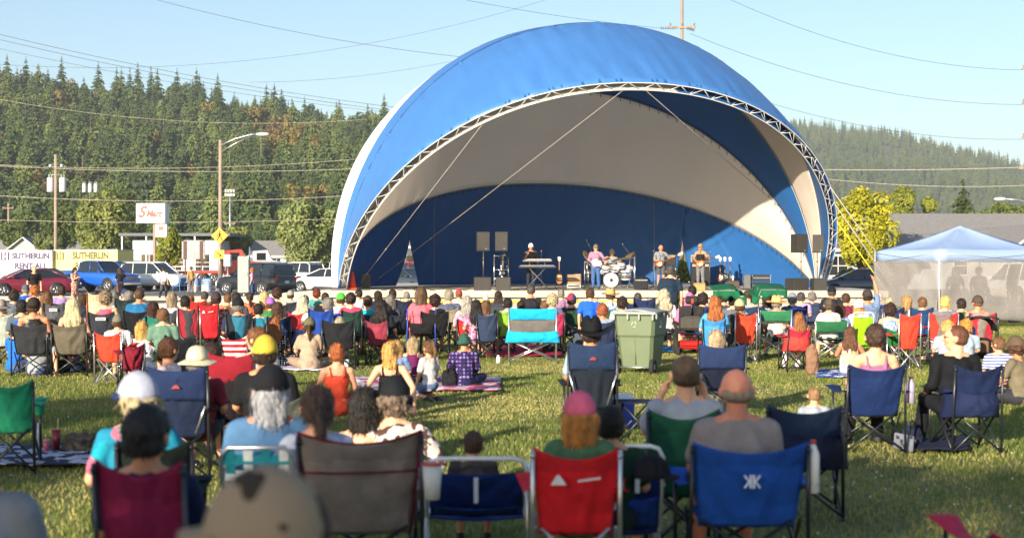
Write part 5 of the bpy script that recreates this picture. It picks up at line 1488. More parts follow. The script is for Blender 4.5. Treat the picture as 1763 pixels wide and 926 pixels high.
def quad_parts(w, top, seed):
    d = {}
    seat_z = .42
    g = back_grid(w, .37, top, -.20, -.36, wb=w * .84, seed=seed); d['back'] = g.mesh('backrest')
    for p_ in d['back'].polygons:
        if p_.center.z > .37 + (top - .37) * .80 - .04: p_.material_index = 1
    # corner pockets that slip over the poles
    g = MB(); rows = []
    for i in range(15):
        x = -w * .40 + w * .80 * i / 14; rows.append([(x, -.19 + .44 * j / 10, seat_z - .05 * math.sin(PI * i / 14) - .02 * math.sin(PI * j / 10) + .006 * mnoise.noise(Vector((i * .4, j * .4, seed)))) for j in range(11)])
    g.grid(rows, double=-.004); d['seat'] = g.mesh('seat')
    for s_, nm in ((-1, 'rl'), (1, 'rr')):
        g = MB(); g.tube([(s_ * w * .52, -.30, 0), (s_ * w * .505, -.33, top * .6), (s_ * w * .5, -.365, top - .02)], .013, 8); g.lathe([(.022, 0), (.022, .02), (.012, .03)], 8, (s_ * w * .52, -.30, 0)); g.ball((s_ * w * .5, -.372, top - .05), .016, 5); d[nm] = g.mesh('leg')
        g = MB(); g.tube([(s_ * w * .54, .26, 0), (s_ * w * .54, .24, .63)], .013, 8); g.lathe([(.022, 0), (.022, .02), (.012, .03)], 8, (s_ * w * .54, .26, 0)); d['f' + nm] = g.mesh('leg')
    def X(a, b, c, e):
        return [MB().tube([a, b], .0115, 6).mesh('cross_brace'), MB().tube([c, e], .0115, 6).mesh('cross_brace')]
    h = w * .5
    d['xr'] = X((-h, -.30, .04), (h * .8, -.235, .41), (h, -.315, .04), (-h * .8, -.25, .41)); d['xf'] = X((-h, .26, .04), (h * .8, .22, .41), (h, .275, .04), (-h * .8, .235, .41))
    d['xl'] = X((-h, -.30, .04), (-h * .9, .22, .41), (-h - .015, .26, .04), (-h * .9 - .012, -.22, .41)); d['xq'] = X((h, -.30, .04), (h * .9, .22, .41), (h + .015, .26, .04), (h * .9 + .012, -.22, .41))
    for s_, nm in ((-1, 'al'), (1, 'ar')):
        g = MB(); rows = []
        for i in range(13):
            y = -.33 + .66 * i / 12; half = .040 + .04 * max(0, (i - 6) / 6); z = .635 - .035 * math.sin(PI * min(1, i / 11)); rows.append([(s_ * w * .53 + q * half, y, z - .008 * abs(q)) for q in (-1, -.5, 0, .5, 1)])
        g.grid(rows, double=-.004); d[nm] = g.mesh('armrest')
    g = MB(); g.lathe([(.035, -.14), (.043, -.13), (.046, 0), (.050, .004), (.046, .0), (.040, -.1)], 14, (w * .53, .20, .625)); d['cup'] = g.mesh('cup_holder')
    return d
steel = mat('3a3c40', rough=.35, metal=.7, var=.05); silver = metalm('c4c6c8', .3)
def chair(spec, label, loc, rz, group=None):
    """spec: kind, colour, and options"""
    kind = spec['k']; w = rnd2(spec.get('w', .56)); top = rnd2(spec.get('top', .90)); c = as_mat(spec['c']); c2 = as_mat(spec['c2']) if 'c2' in spec else c
    fr = spec.get('fr', steel); seed = spec.get('seed', 1)
    root = thing({'d': 'director_chair', 'b': 'beach_chair', 'w': 'lawn_chair', 'l': 'patio_chair'}.get(kind, 'camp_chair'), label, 'chair', loc, rz, group)
    if kind in 'qh':
        D = tmesh(('quad', w, top, seed), lambda: quad_parts(w, top, seed))
        b = use('backrest', D['back'], [c, cloth(mul(srgb(spec['c']), .78)) if isinstance(spec['c'], str) else c], root); use('seat', D['seat'], c2 if not spec.get('stripe') else c, root)
        for k_ in ('rl', 'rr', 'frl', 'frr'): use('leg', D[k_], fr, root)
        for k_ in ('xr', 'xf', 'xl', 'xq'):
            for m_ in D[k_]: use('cross_brace', m_, fr, root)
        if not spec.get('noarm'):
            use('armrest', D['al'], c, root); a = use('armrest', D['ar'], c, root); use('cup_holder', D['cup'], c, a)
        if spec.get('stripe'):      # second colour down the middle of the back
            m_ = tmesh(('stripe', w, top, seed), lambda: back_grid(w * .56, .38, top - .035, -.218, -.376, wb=w * .42, dip=.055, sag=.055, nu=10, seed=seed, fold=.012).mesh('centre_panel')); use('centre_panel', m_, c2, b)
        if kind == 'h':             # headrest band, its seam and two slanting struts
            m_ = tmesh(('band', w, top), lambda: back_grid(w * 1.0, top - .30, top + .004, -.332, -.374, wb=w * .97, dip=.05, sag=.035, nu=12, nv=8, fold=.006).mesh('headrest')); use('headrest', m_, c2, b)
            g = MB(); 
            for s_ in (-1, 1): g.tube([(s_ * w * .48, -.40, top - .34), (s_ * w * .30, -.33, .42)], .009, 6)
            g.build('strut', silver if spec.get('light') else fr, root)
        if spec.get('trim'):
            g = MB(); g.tube([(-w / 2 + w * i / 16, -.372 - .012 * (1 - (2 * i / 16 - 1) ** 2) * .3, top - .07 * (1 - (2 * i / 16 - 1) ** 2) + .004) for i in range(17)], .007, 6); zz = .37 + (top - .37) * .62
            g.tube([(-w * .47 + w * .94 * i / 16, -.31 - .065 * (1 - (2 * i / 16 - 1) ** 2), zz) for i in range(17)], .006, 6); 
            for s_ in (-1, 1): g.tube([(s_ * w * .5, -.37, top), (s_ * w * .43, -.21, .37)], .008, 6)
            g.build('piping', as_mat(spec['trim']), b)
        if spec.get('logo'): logo(spec['logo'], b, w, top)
        if spec.get('throw'): throw_on(root, spec['throw'], w, top, label)
    elif kind == 'd':
        D = tmesh(('dir', w, top, seed), lambda: director_parts(w, top, seed)); fr = spec.get('fr', silver)
        b = use('backrest', D['back'], c, root); use('seat', D['seat'], c2, root)
        if not spec.get('open'): use('lower_back', D['low'], c2, root)
        for k_ in ('pl', 'pr'): use('side_frame', D[k_], fr, root)
        for m_ in D['x']: use('cross_brace', m_, fr, root)
        for k_ in ('al', 'ar'): use('armrest', D[k_], mat('1c1d20', rough=.6), root)
        if spec.get('flap'): use('rear_pocket', D['flap'], c, root)
    elif kind in 'bl':
        D = tmesh(('beach', w, top, seed), lambda: beach_parts(w, top, seed)); fr = spec.get('fr', paint((.78, .80, .82), .35))
        use('frame', D['frame'], fr, root); b = use('backrest', D['back'], c, root); use('seat', D['seat'], c, root); 
        if kind == 'b': use('rear_pocket', D['pocket'], c2, b); use('tag_strap', D['tag'], paint((.7, .72, .75), .6), b)
        else: use('headrest', D['head'], c2, b)
        for k_ in ('l1', 'l2'): use('leg', D[k_], fr, root)
    elif kind == 'w':
        fr = spec.get('fr', silver); g = MB(); z1 = top
        g.tube([(-w / 2, -.2, .0), (-w / 2, -.25, .4), (-w / 2, -.36, z1 - .05), (-w / 2 + .04, -.37, z1), (w / 2 - .04, -.37, z1), (w / 2, -.36, z1 - .05), (w / 2, -.25, .4), (w / 2, -.2, 0)], .013, 8); g.tube([(-w / 2, .3, 0), (-w / 2, .25, .42), (-w / 2, -.25, .40)], .013, 8); g.tube([(w / 2, .3, 0), (w / 2, .25, .42), (w / 2, -.25, .40)], .013, 8)
        g.build('frame', fr, root)
        for i in range(4):
            g = MB(); x = -w / 2 + w * (i + .5) / 4; g.box((x, -.31, (z1 + .42) / 2), (.052, .004, z1 - .42), Euler((R(14), 0, 0))); g.build('webbing_strap', c2 if i % 2 else c, root)
        for i in range(4):
            g = MB(); z = .50 + i * (z1 - .50) / 4 + .02; g.box((0, -.262 - .10 * (z - .4) / .5 - .005, z), (w, .004, .055)); g.build('webbing_strap', c if i % 2 else c2, root)
        g = MB(); g.box((0, 0, .41), (w * .96, .46, .01)); g.build('seat', c2, root)
        for s_ in (-1, 1): g = MB(); g.box((s_ * w / 2, -.02, .62), (.05, .5, .025), bev=.01); g.build('armrest', c2, root)
    return root
def logo(kind, b, w, top):
    wm = mat('c9cbd0', rough=.6, var=.02); g = MB(); y = -.39; z = top - .12
    if kind == 'bars':      # a white wordmark box
        g.box((0, y - .018, z - .03), (w * .38, .004, .055), bev=.0); g.mi(1).box((0, y - .0215, z - .03), (w * .34, .003, .018)); g.build('logo', [wm, mat('45484f')], b)
    elif kind == 'peak':
        g.prism([(-.038, z - .07), (.038, z - .07), (.02, z - .046), (.0, z - .036), (-.02, z - .046)], y - .026, y - .022); g.build('logo', mat('8a2420', rough=.6), b, fix=True)
    elif kind == 'mount':
        g.prism([(-w * .3, z - .085), (-w * .12, z - .085), (-w * .2, z - .03), (-w * .23, z - .03)], y - .018, y - .014); g.box((w * .14, y - .02, z - .055), (w * .26, .004, .011), Euler((0, R(-8), 0))); g.build('logo', mat('d6d2d0', rough=.6), b, fix=True)
    elif kind == 'kk':
        for s_ in (-1, 1):
            g.box((s_ * .009, y - .032, z - .1), (.012, .004, .075)); g.box((s_ * .030, y - .032, z - .083), (.010, .004, .046), Euler((0, s_ * R(38), 0))); g.box((s_ * .030, y - .032, z - .117), (.010, .004, .046), Euler((0, -s_ * R(38), 0)))
        g.build('logo', mat('d8dce4', rough=.6), b)
    elif kind == 'sun':
        for k in range(8): a = k * PI / 4; g.tube([(.0, y - .03, z - .30), (.045 * math.cos(a), y - .03, z - .30 + .045 * math.sin(a))], .004, 4)
        g.build('logo', wm, b)
def director_parts(w, top, seed):
    d = {}; g = back_grid(w, top - .22, top, -.285, -.33, wb=w, dip=.02, sag=.03, nv=12, seed=seed, fold=.008); d['back'] = g.mesh('backrest')
    g = back_grid(w * .98, .44, top - .225, -.22, -.285, wb=w * .96, dip=.0, sag=.05, nv=8, seed=seed + 2); d['low'] = g.mesh('lower_back')
    g = back_grid(w * 1.06, .40, top - .42, -.31, -.32, wb=w * 1.16, dip=.03, sag=.05, nv=10, seed=seed + 6, fold=.03); d['flap'] = g.mesh('rear_pocket')
    g = MB(); g.grid([[(-w / 2 + w * i / 8, -.24 + .48 * j / 6, .455 - .03 * math.sin(PI * i / 8)) for j in range(7)] for i in range(9)], double=-.004); d['seat'] = g.mesh('seat')
    for s_, n, a in ((-1, 'pl', 'al'), (1, 'pr', 'ar')):
        x = s_ * w / 2; g = MB(); g.tube([(x, -.34, top), (x, -.25, .46), (x, -.26, .02)], .013, 8); g.tube([(x, .26, .02), (x, .25, .66), (x, -.27, .66)], .013, 8); g.tube([(x, -.30, .014), (x, .30, .014)], .013, 8); g.tube([(x, -.25, .46), (x, .25, .46)], .011, 8); d[n] = g.mesh('side_frame')
        g = MB(); g.box((x, 0, .685), (.06, .52, .03), bev=.012); d[a] = g.mesh('armrest')
    d['x'] = [m_ for y in (-.25, .25) for m_ in (MB().tube([(-w / 2, y, .05), (w / 2, y, .44)], .010, 6).mesh('cross_brace'), MB().tube([(w / 2, y + .02, .05), (-w / 2, y + .02, .44)], .010, 6).mesh('cross_brace'))]
    return d
def beach_parts(w, top, seed):
    d = {}; g = MB(); h = w / 2
    g.tube([(-h, .15, .24), (-h, -.20, .26), (-h, -.40, top - .07), (-h + .03, -.42, top - .015), (-h + .08, -.42, top), (h - .08, -.42, top), (h - .03, -.42, top - .015), (h, -.40, top - .07), (h, -.20, .26), (h, .15, .24)], .0135, 8); d['frame'] = g.mesh('frame')
    g = back_grid(w * .93, .27, top - .09, -.21, -.395, wb=w * .93, dip=.01, sag=.05, seed=seed); d['back'] = g.mesh('backrest')
    g = MB(); g.grid([[(-h * .95 + w * .95 * i / 8, -.2 + .5 * j / 6, .25 - .02 * math.sin(PI * i / 8)) for j in range(7)] for i in range(9)], double=-.004); d['seat'] = g.mesh('seat')
    g = back_grid(w * .80, .30, top - .30, -.27, -.40, wb=w * .82, dip=.02, sag=.06, nv=10, seed=seed + 3, fold=.02); d['pocket'] = g.mesh('rear_pocket')
    g = MB(); g.box((.0, -.475, top - .19), (.028, .004, .16)); d['tag'] = g.mesh('tag_strap')
    g = MB(); g.box((0, -.43, top - .07), (w * .5, .04, .07), bev=.018); d['head'] = g.mesh('headrest')
    for k, s_ in (('l1', -1), ('l2', 1)):
        g = MB(); x = s_ * (h + .015); g.tube([(x, -.30, .55), (x, .10, .56), (x, .28, .02), (x, -.1, .0)], .011, 8); g.tube([(x, -.34, .02), (x, .2, .26)], .011, 8); d[k] = g.mesh('leg')
    return d
def throw_on(root, c, w, top, label):
    """blanket or jacket slung round the chair's lower back"""
    g = MB(); rows = []
    for i in range(29):
        u = -1 + 2 * i / 28; row = []
        for j in range(11):
            v = j / 10; z = .66 - .04 * (1 - u * u) - v * (.24 + .07 * abs(u) ** 3) ; yy = -.40 - .05 * math.sin(PI * v) + (.30 * abs(u) ** 3)
            row.append((u * w * (.56 + .08 * v), yy + .025 * mnoise.noise(Vector((u * 5, v * 3, 2))), z + .015 * mnoise.noise(Vector((u * 4, 1, v)))))
        rows.append(row)
    g.grid(rows, double=.008); o = g.build('blanket', as_mat(c), None); o.matrix_basis = root.matrix_basis.copy()
    tag(o, 'cloth slung over the back of the ' + ' '.join(label.split()[:9]), 'blanket')
def coolio(s_): return s_
# ---------------------------------------------------------------- audience: (label, photo x, photo y of head top, ...)
def pp(label, x, y, pose_='chair', s=0, k=0, rz=0, ch=None, **kw):
    loc, kk = place(x, y, pose_, s, k)
    s_ = F / loc.y
    top_ = kw.pop('t', ('tee', '888888')); lg = kw.pop('l', ('shorts', '2b2d33'))
    face = R(rz) + math.atan2(loc.x - 1.5, 57 - loc.y) * -1 * .5
    kk = max(.62, min(1.28, kk))
    hd_ = Matrix.Rotation(face, 3, 'Z') @ solve(pose(pose_), kw.get('fem', False))['head'] * kk
    loc = Vector((loc.x - hd_.x, loc.y - hd_.y, 0))
    person(label, loc, pose_, face, kk, top=top_, legs=lg, **kw)
    if ch:
        ch = dict(ch); 
        if 'px' in ch:
            xl, xr, yt = ch.pop('px'); Yc = loc.y - .36; sc = F / Yc; ch['w'] = max(.40, (xr - xl) / sc); ch['top'] = max(.62, EYE - (yt - HOR) / sc)
            cl = Vector((((xl + xr) / 2 - 881.5) / sc, loc.y, 0))
        else: cl = loc.copy()
        ds = ch.pop('d'); ch['seed'] = int(x) % 5 + 1
        chair(ch, ds + ' under the ' + ' '.join(label.split()[:16 - len(ds.split()) - 2]), cl - Vector((0, .02, 0)), face * .6)
def q(c, d, px=None, k='q', **kw):
    r_ = dict(k=k, c=c, d=d, **kw)
    if px: r_['px'] = px
    return r_
W_, BK, NV = 'cfcfcf', '15161a', '16203c'
# --- back rows, left
pp('woman in royal blue shirt and grey cap, far back left', 44, 492, s=62, t=('tee', '2450a8'), hair=('short', 'grey'), hat=('cap', '4a5560'), ch=q(BK, 'black camp chair'))
pp('person with curly ginger hair seated in front of the standing man', 60, 494, s=66, fem=True, hair=('curly', 'ginger'), t=('tank', '3a3a40'))
pp('woman with dark bun in lavender shirt', 106, 494, s=68, fem=True, hair=('bun', 'dark'), t=('tee', '8a74a8'), ch=q('20222a', 'dark camp chair'))
pp('bare-shouldered woman with brown bob', 81, 506, fem=True, hair=('bob', 'lbrown'), t=('strap', '6a5a50'), ch=q('4a4d52', 'grey camp chair with pale wordmark', (73, 106, 521), logo='bars'))
pp('woman with dark curls and grey shirt at left', 24, 502, s=74, fem=True, hair=('curly', 'dark'), t=('tee', '565b66'))
pp('dark-haired person in grey-blue shirt behind the boy in blue cap', 38, 519, s=98, hair=('short', 'black'), t=('tee', '4e5a66'))
pp('man in black cap and grey tank top with tattooed arm', 58, 516, s=104, hair=('short', 'brown'), hat=('backcap', '2a2420'), t=('tank', pattern('blotch', '26282c', '4b4f55', 9)), skin='tan', big=.15, ch=q('2a2c30', 'dark camp chair'))
pp('long-haired grey-blonde woman in black strap top', 126, 517, s=104, fem=True, hair=('long', 'c2b48c'), t=('strap', '1a1a1e'), big=.15, ch=q('5b5548', 'tan grey camp chair'))
pp('person in grey sun hat at the left edge', 2, 519, s=95, hair=('short', 'grey'), hat=('sunhat', '8a8078'), t=('tee', '6a6a70'), ch=q('9aa39a', 'pale green camp chair with red top', (-22, 20, 538), c2='b03a30'))
pp('boy in bright blue cap and blue shirt sitting on grass', 32, 555, 'ground_knee', 100, rz=-25, hair=('short', 'brown'), hat=('cap', '1a55c0'), t=('tee', '1c62c8'), l=('shorts', '4d5a78'))
pp('man in grey tee with round green back print', 63, 550, 'ground_back', 104, hair=('short', 'black'), t=('tee', '9298a0'), l=('shorts', '3a4a70'), big=.15)
pp('dark ponytail woman in black sitting on grass', 90, 552, 'ground', 101, rz=-30, fem=True, hair=('lowbun', 'dark'), t=('tee', '16161a'))
pp('woman with long dark hair in slate blue tank sitting on grass', 126, 557, 'ground', 101, fem=True, hair=('long', 'dark'), t=('tank', '3c4f6e'), l=('long', '26324a'))
pp('woman with wavy grey-brown hair in coral tank top', 182, 504, s=88, fem=True, hair=('curly', '7a6a55'), t=('tank', 'd8506a'), big=.12, ch=q('2c2f36', 'charcoal camp chair with pale wordmark', (149, 194, 536), logo='bars'))
pp('child in dark cap and white shirt beside the tan chair', 168, 506, s=72, k=.9, hair=('short', 'dark'), hat=('backcap', '1c1e28'), t=('tee', 'c9ccd4'))
pp('grey-haired person in pale blue shirt behind coral tank woman', 196, 503, s=76, hair=('bob', 'grey'), fem=True, t=('tee', '9fb4c8'))
pp('person in grey cap and plaid shirt beside the empty red chair', 203, 545, 'chair', 108, hair=('short', 'brown'), hat=('cap', '6a675c'), t=('tee', pattern('plaid', 'd8dadf', '4a5060', 24)))
pp('grey-haired man in glasses left of big teal shirt', 222, 503, s=80, hair=('short', 'grey'), t=('tee', '5a6a80'), glasses=True, ch=q('1d2a2e', 'dark green camp chair', (202, 222, 512)))
pp('large man in teal blue shirt with cropped hair', 240, 499, s=82, hair=('buzz', 'brown'), t=('tee', '1d5f8c'), big=.30, skin='tan', ch=q(BK, 'black camp chair'))
pp('woman with dark red hair in teal mesh chair', 264, 523, s=98, fem=True, hair=('bob', '3a1a14'), t=('tee', '2b8a7a'), ch=q('23705e', 'teal green camp chair', (250, 287, 541)))
pp('child with light brown hair beside the teal chair', 281, 533, s=108, k=.75, hair=('short', 'lbrown'), t=('tee', '5a7a6a'))
pp('grey-blonde woman in white blouse, back row left', 296, 506, s=82, fem=True, hair=('bob', '8a7a64'), t=('tee', 'c8ccd4'), ch=q('b8c0cc', 'pale camp chair'))
pp('dark-haired person in the red-edged grey chair', 319, 512, s=86, hair=('short', 'black'), t=('tee', '2c2c30'), ch=q('8c2430', 'red-edged grey camp chair', (303, 342, 528), c2='36363c', stripe=1, noarm=1, fr=silver))
pp('small brown-haired person peeping behind the orange-red chairs', 328, 509, s=72, hair=('short', 'lbrown'), t=('tee', '9a7a6a'), ch=q('a8231c', 'bright red camp chair', (330, 344, 516)))
pp('person in dark cap and flowered shirt, left middle', 372, 506, s=86, hair=('short', 'dark'), hat=('cap', '3a3034'), t=('tee', pattern('blotch', '8a3a34', 'c8a08a', 14)), ch=q('b8202a', 'bright red camp chair with white mark', (341, 372, 521), logo='mount'))
pp('person wrapped in orange blanket at the back', 392, 508, s=72, hair=('short', 'lbrown'), t=('long', 'd06a28'))
pp('sunglassed person in dark top behind black cap man', 407, 506, s=80, hair=('short', 'dark'), t=('tee', '4a4040'), glasses=True)
pp('grey-haired man in black cap and navy shirt', 410, 516, s=100, hair=('short', 'grey'), hat=('cap', '16181e'), t=('tee', '232c44'), skin='red', big=.15, ch=q('1c242e', 'navy and blue mesh camp chair', (388, 432, 538), c2='24627c', stripe=1))
pp('woman with dark curly hair in pastel tie-dye', 477, 498, s=72, fem=True, hair=('curly', '3a241a'), t=('tee', pattern('blotch', 'c8a0b4', '9ac0b8', 10, 'd8c890')), ch=q('2c3038', 'dark camp chair'))
pp('blonde woman in orange-red top, far back', 455, 505, s=78, fem=True, hair=('bob', 'lblond'), t=('tee', 'd84a28'))
pp('teal-shirted child with dark hair', 445, 525, s=92, k=.9, hair=('short', 'black'), t=('tee', '1d7088'))
pp('person in purple cap and lilac shirt', 466, 515, s=86, fem=True, hair=('short', 'brown'), hat=('cap', '8a5aa8'), t=('tee', '8e8aa4'), ch=q('3f7a44', 'mid green camp chair', (452, 471, 529)))
pp('brown-haired woman in navy and blue chair', 478, 523, s=94, fem=True, hair=('bob', 'brown'), t=('tee', '8a6a5a'), ch=q('20304e', 'navy camp chair with blue panel', (458, 498, 543), c2='1d5f90', stripe=1))
pp('woman with long silver-blonde hair', 521, 513, s=88, fem=True, hair=('long', 'b8b098'), t=('tee', 'b8b4b8'), ch=q('a02c30', 'dark red camp chair', (497, 522, 536)))
pp('dark grey-haired man behind the silver-blonde woman', 525, 510, s=76, hair=('short', 'dgrey'), t=('tee', '5a5f68'))
pp('man in black shirt with shaved head at the back', 560, 505, s=76, hair=('buzz', 'dark'), t=('tee', '16161a'), skin='red')
pp('grey-haired man wearing royal blue hoodie', 565, 515, s=94, hair=('short', 'grey'), t=('long', '1c3fae'), big=.15, ch=q('1b3f90', 'royal blue camp chair', (530, 572, 530)))
pp('person in bright green cap and white shirt', 587, 507, s=80, hair=('short', 'brown'), hat=('cap', '44b83a'), t=('tee', 'd8d8d4'))
pp('dark ponytail woman in pink checked shirt', 604, 506, s=86, fem=True, hair=('lowbun', 'dark'), t=('tee', pattern('plaid', 'c8446a', '9a2a4a', 22)), ch=q('18352e', 'dark green camp chair', (589, 619, 532)))
pp('woman with brown bun in turquoise top', 633, 511, s=84, fem=True, hair=('lowbun', 'brown'), t=('tee', '12a0b0'), ch=q('1f4450', 'dark teal camp chair', (620, 646, 536)))
pp('woman with long chestnut hair in polka dot dress', 474, 547, 'ground', 97, fem=True, rz=-10, hair=('long', '8a5228'), t=('tee', pattern('dots', '181b2a', 'd8d4d0', 26)), l=('skirt', pattern('dots', '181b2a', 'd8d4d0', 26)))
pp('man in white cap and pale blue shirt on the white blanket', 529, 542, 'ground', 93, hair=('short', 'grey'), hat=('cap', 'dcdcdc'), t=('tee', '7f9cc0'), big=.2)
pp('woman in olive cap and beige shirt on the white blanket', 533, 549, 'ground', 99, fem=True, hair=('ponytail', 'brown'), hat=('backcap', '5e5a42'), t=('tee', 'a08a76'), big=.25, l=('long', '8a7866'))
pp('woman with grey-blonde hair in black tee on low chair', 585, 548, 'chair_drink', 98, k=.9, fem=True, hair=('bob', 'a39a84'), t=('tee', '16181a'), big=.15, l=('long', '7a8498'), ch=q('1a1c20', 'low black camp chair'))
pp('woman with copper bun in red-orange ruffled top', 580, 594, 'ground', 139, fem=True, rz=8, skin='light', hair=('bun', '8a4a20'), t=('strap', 'd24a30'), l=('skirt', 'd24a30'))
# --- back rows, middle
pp('grey-haired person in dark shirt behind black tee woman', 672, 511, s=82, hair=('bob', 'grey'), fem=True, t=('tee', '3a3d45'), ch=q('1c2230', 'dark navy camp chair', (672, 694, 538)))
pp('dark-haired man with red ears at the back', 676, 500, s=68, hair=('short', 'dark'), t=('tee', '5a4a4a'), ch=q('1a2038', 'navy camp chair empty looking', (680, 708, 514)))
pp('woman with long dark hair in black tee', 657, 518, s=94, fem=True, rz=-12, hair=('long', '1c1210'), t=('tee', '18191d'), big=.18, ch=q('8c3446', 'rose red camp chair', (634, 669, 550), noarm=1))
pp('large woman in coral pink shirt on a walker seat', 725, 498, s=84, k=1.07, fem=True, hair=('bob', '5a4632'), t=('tee', 'd8606e'), big=.42, l=('long', '1a1a1e'))
pp('woman with dark auburn hair in black, beside pink shirt', 749, 510, s=84, fem=True, hair=('curly', '2a1210'), t=('tee', '17171b'), ch=q(BK, 'black camp chair'))
pp('short grey-haired man in slate polo shirt', 773, 501, s=78, hair=('short', '8a8270'), t=('tee', '4a5066'), big=.2, ch=q('8a7e62', 'khaki camp chair', (764, 783, 528)))
pp('woman with wavy grey hair in lavender print shirt', 804, 512, s=88, fem=True, hair=('wavy', '9a948c'), t=('tee', pattern('blotch', 'b8a0b8', '9480a0', 16)), ch=q('b02a28', 'red camp chair on the left', (786, 826, 548)))
pp('woman with long black hair in mauve floral shirt', 820, 519, s=90, fem=True, hair=('long', 'black'), t=('tee', pattern('blotch', '8a5a80', 'b890a0', 16)), big=.1, ch=q('2a3650', 'slate blue camp chair', (826, 850, 538)))
pp('brown-haired child beside the long black hair woman', 836, 520, s=84, k=.92, fem=True, hair=('bob', 'lbrown'), t=('tee', '6a6470'))
pp('dark-haired man in pale grey shirt', 874, 515, s=84, hair=('short', 'black'), t=('tee', '8a93a2'), ch=q('7fae34', 'lime green camp chair', (852, 884, 531)))
pp('very broad man in black shirt with buzzed hair', 914, 493, s=70, hair=('buzz', 'dgrey'), t=('tee', '1c1e24'), big=.45, skin='red', ch=q('7a2a3a', 'maroon camp chair', (900, 934, 530)))
pp('dark-haired child left of the turquoise chair', 897, 520, s=82, k=.92, hair=('short', 'dark'), t=('tee', '5a5a6a'))
pp('brown-haired child behind the turquoise chair', 938, 519, s=82, k=.92, hair=('short', 'lbrown'), t=('tee', '7a5a5a'))
pp('woman with frizzy grey-blonde hair', 951, 509, s=84, fem=True, hair=('curly', 'a89a78'), t=('tee', '4a5a78'), ch=q('a03050', 'magenta striped camp chair', (944, 966, 536)))
pp('man in red and blue cap and dark shirt', 984, 508, s=82, hair=('short', 'dark'), hat=('cap', pattern('blotch', 'a8283a', '2a3a78', 12)), t=('tee', '2a3040'), ch=q('20402f', 'dark green camp chair', (966, 1001, 529)))
pp('boy in blue tee standing among the chairs', 1016, 497, 'stand', 92, k=0, rz=-4, hair=('short', 'brown'), t=('tee', '1a56c0'), l=('shorts', '2a3a60'))
pp('person in floral shirt and tan straw hat', 1051, 499, s=78, hair=('short', 'brown'), hat=('straw', 'a8905e'), t=('tee', pattern('blotch', 'd0cfc8', '4a6a8a', 14)), big=.2, ch=q('1d4a38', 'green camp chair', (1040, 1075, 530)))
pp('dark curly-haired person right of tan straw hat', 1071, 514, s=84, hair=('curly', 'dark'), t=('tee', 'b8bcc4'))
pp('red-haired man with pink skin in navy chair', 1037, 525, s=100, skin='red', hair=('short', '8a4a2a'), t=('tee', '8a94a8'), big=.15, ch=q('222e4c', 'navy camp chair', (1020, 1058, 549)))
pp('man standing in dark tee with pale round back print', 1154, 457, 'stand', 72, hair=('short', 'dgrey'), t=('tee', '16283a'), l=('long', '20242c'), big=.25)
pp('woman with long grey-blonde hair in white blouse', 1144, 501, s=82, fem=True, hair=('wavy', 'b0a48a'), t=('tee', 'd6cfc8'), big=.3, ch=q('1d2a50', 'navy camp chair', (1092, 1128, 512)))
pp('black-haired person behind the pink hoodie', 1192, 494, s=68, hair=('short', 'black'), t=('tee', '1c1c20'))
pp('woman with short dark curls right of pink hoodie', 1210, 507, s=80, fem=True, hair=('curly', '2a1814'), t=('tee', '3a3a4a'), ch=q('22407a', 'blue camp chair', (1192, 1222, 526)))
pp('woman with wavy copper hair in sky blue shirt', 1231, 514, s=96, fem=True, hair=('wavy', '9a5a2c'), t=('tee', '4a9ad0'), big=.15, ch=q('3a86c8', 'sky blue camp chair', (1212, 1248, 548)))
pp('dark-haired person under the left green canopy chair', 1246, 505, s=78, hair=('short', 'dark'), t=('tee', '3a3f4a'), ch=q('1c5a40', 'green camp chair', (1240, 1266, 528)))
pp('man in black cap beside the canopy chairs', 1262, 510, s=84, hair=('short', 'black'), hat=('cap', '15151a'), t=('tee', '5a5f6a'))
pp('man in olive cap with dark sleeve', 1273, 518, s=92, rz=10, skin='tan', hair=('short', 'brown'), hat=('cap', 'a89e7a'), t=('long', '2e2a2e'), ch=q('d0452c', 'orange-red camp chair with silver frame', (1266, 1298, 538), c2='3a3638', fr=silver))
pp('black-haired man under the right green canopy', 1299, 507, s=78, hair=('short', 'black'), t=('tee', '8c98b8'))
pp('person in pale lilac shirt beside the canopy pole', 1321, 508, s=80, hair=('bob', 'dark'), t=('tee', '9aa6c8'), big=.15, ch=q('1d5a42', 'green camp chair', (1311, 1331, 528)))
pp('man in tan straw hat and white floral shirt', 1337, 512, s=88, skin='red', hair=('short', 'grey'), hat=('straw', 'd8a868', pattern('blotch', 'd8a868', 'c89a58', 20)), t=('tee', pattern('blotch', 'ddd8cc', 'b8ad98', 18)), big=.25, ch=q('2a6a48', 'green and silver director chair', (1311, 1364, 534), k='d', open=1))
pp('person in grey cap seated in the blue chair', 1364, 507, s=80, hair=('short', 'grey'), hat=('cap', '7a8088'), t=('tee', '4a5068'), ch=q('1b3f86', 'royal blue camp chair', (1358, 1391, 524)))
pp('person in lilac shirt behind the blue chair', 1379, 505, s=72, hair=('short', 'dgrey'), t=('tee', '9a88a8'))
pp('woman with long light brown hair in tie-dye shirt', 1375, 541, s=100, k=.93, fem=True, rz=8, hair=('long', '8a5a30'), t=('tee', pattern('blotch', 'c85a78', 'd8b848', 9, '6a8ac0')), l=('long', 'd8d0d0'), ch=q('a8283a', 'crimson camp chair with maroon arms', (1356, 1394, 564), throw='c03a34'))
pp('man in black cap and black shirt near the ramp', 1432, 495, s=70, hair=('short', 'dgrey'), hat=('cap', '14161c'), t=('tee', '17202a'), big=.3, skin='tan')
pp('woman with grey bun in pale beige tee', 1427, 516, s=90, fem=True, hair=('bun', '4a4036'), t=('tee', 'c8bcb0'), big=.2, ch=q('1f5a3a', 'green director chair with silver frame', (1407, 1461, 551), k='d', open=1))
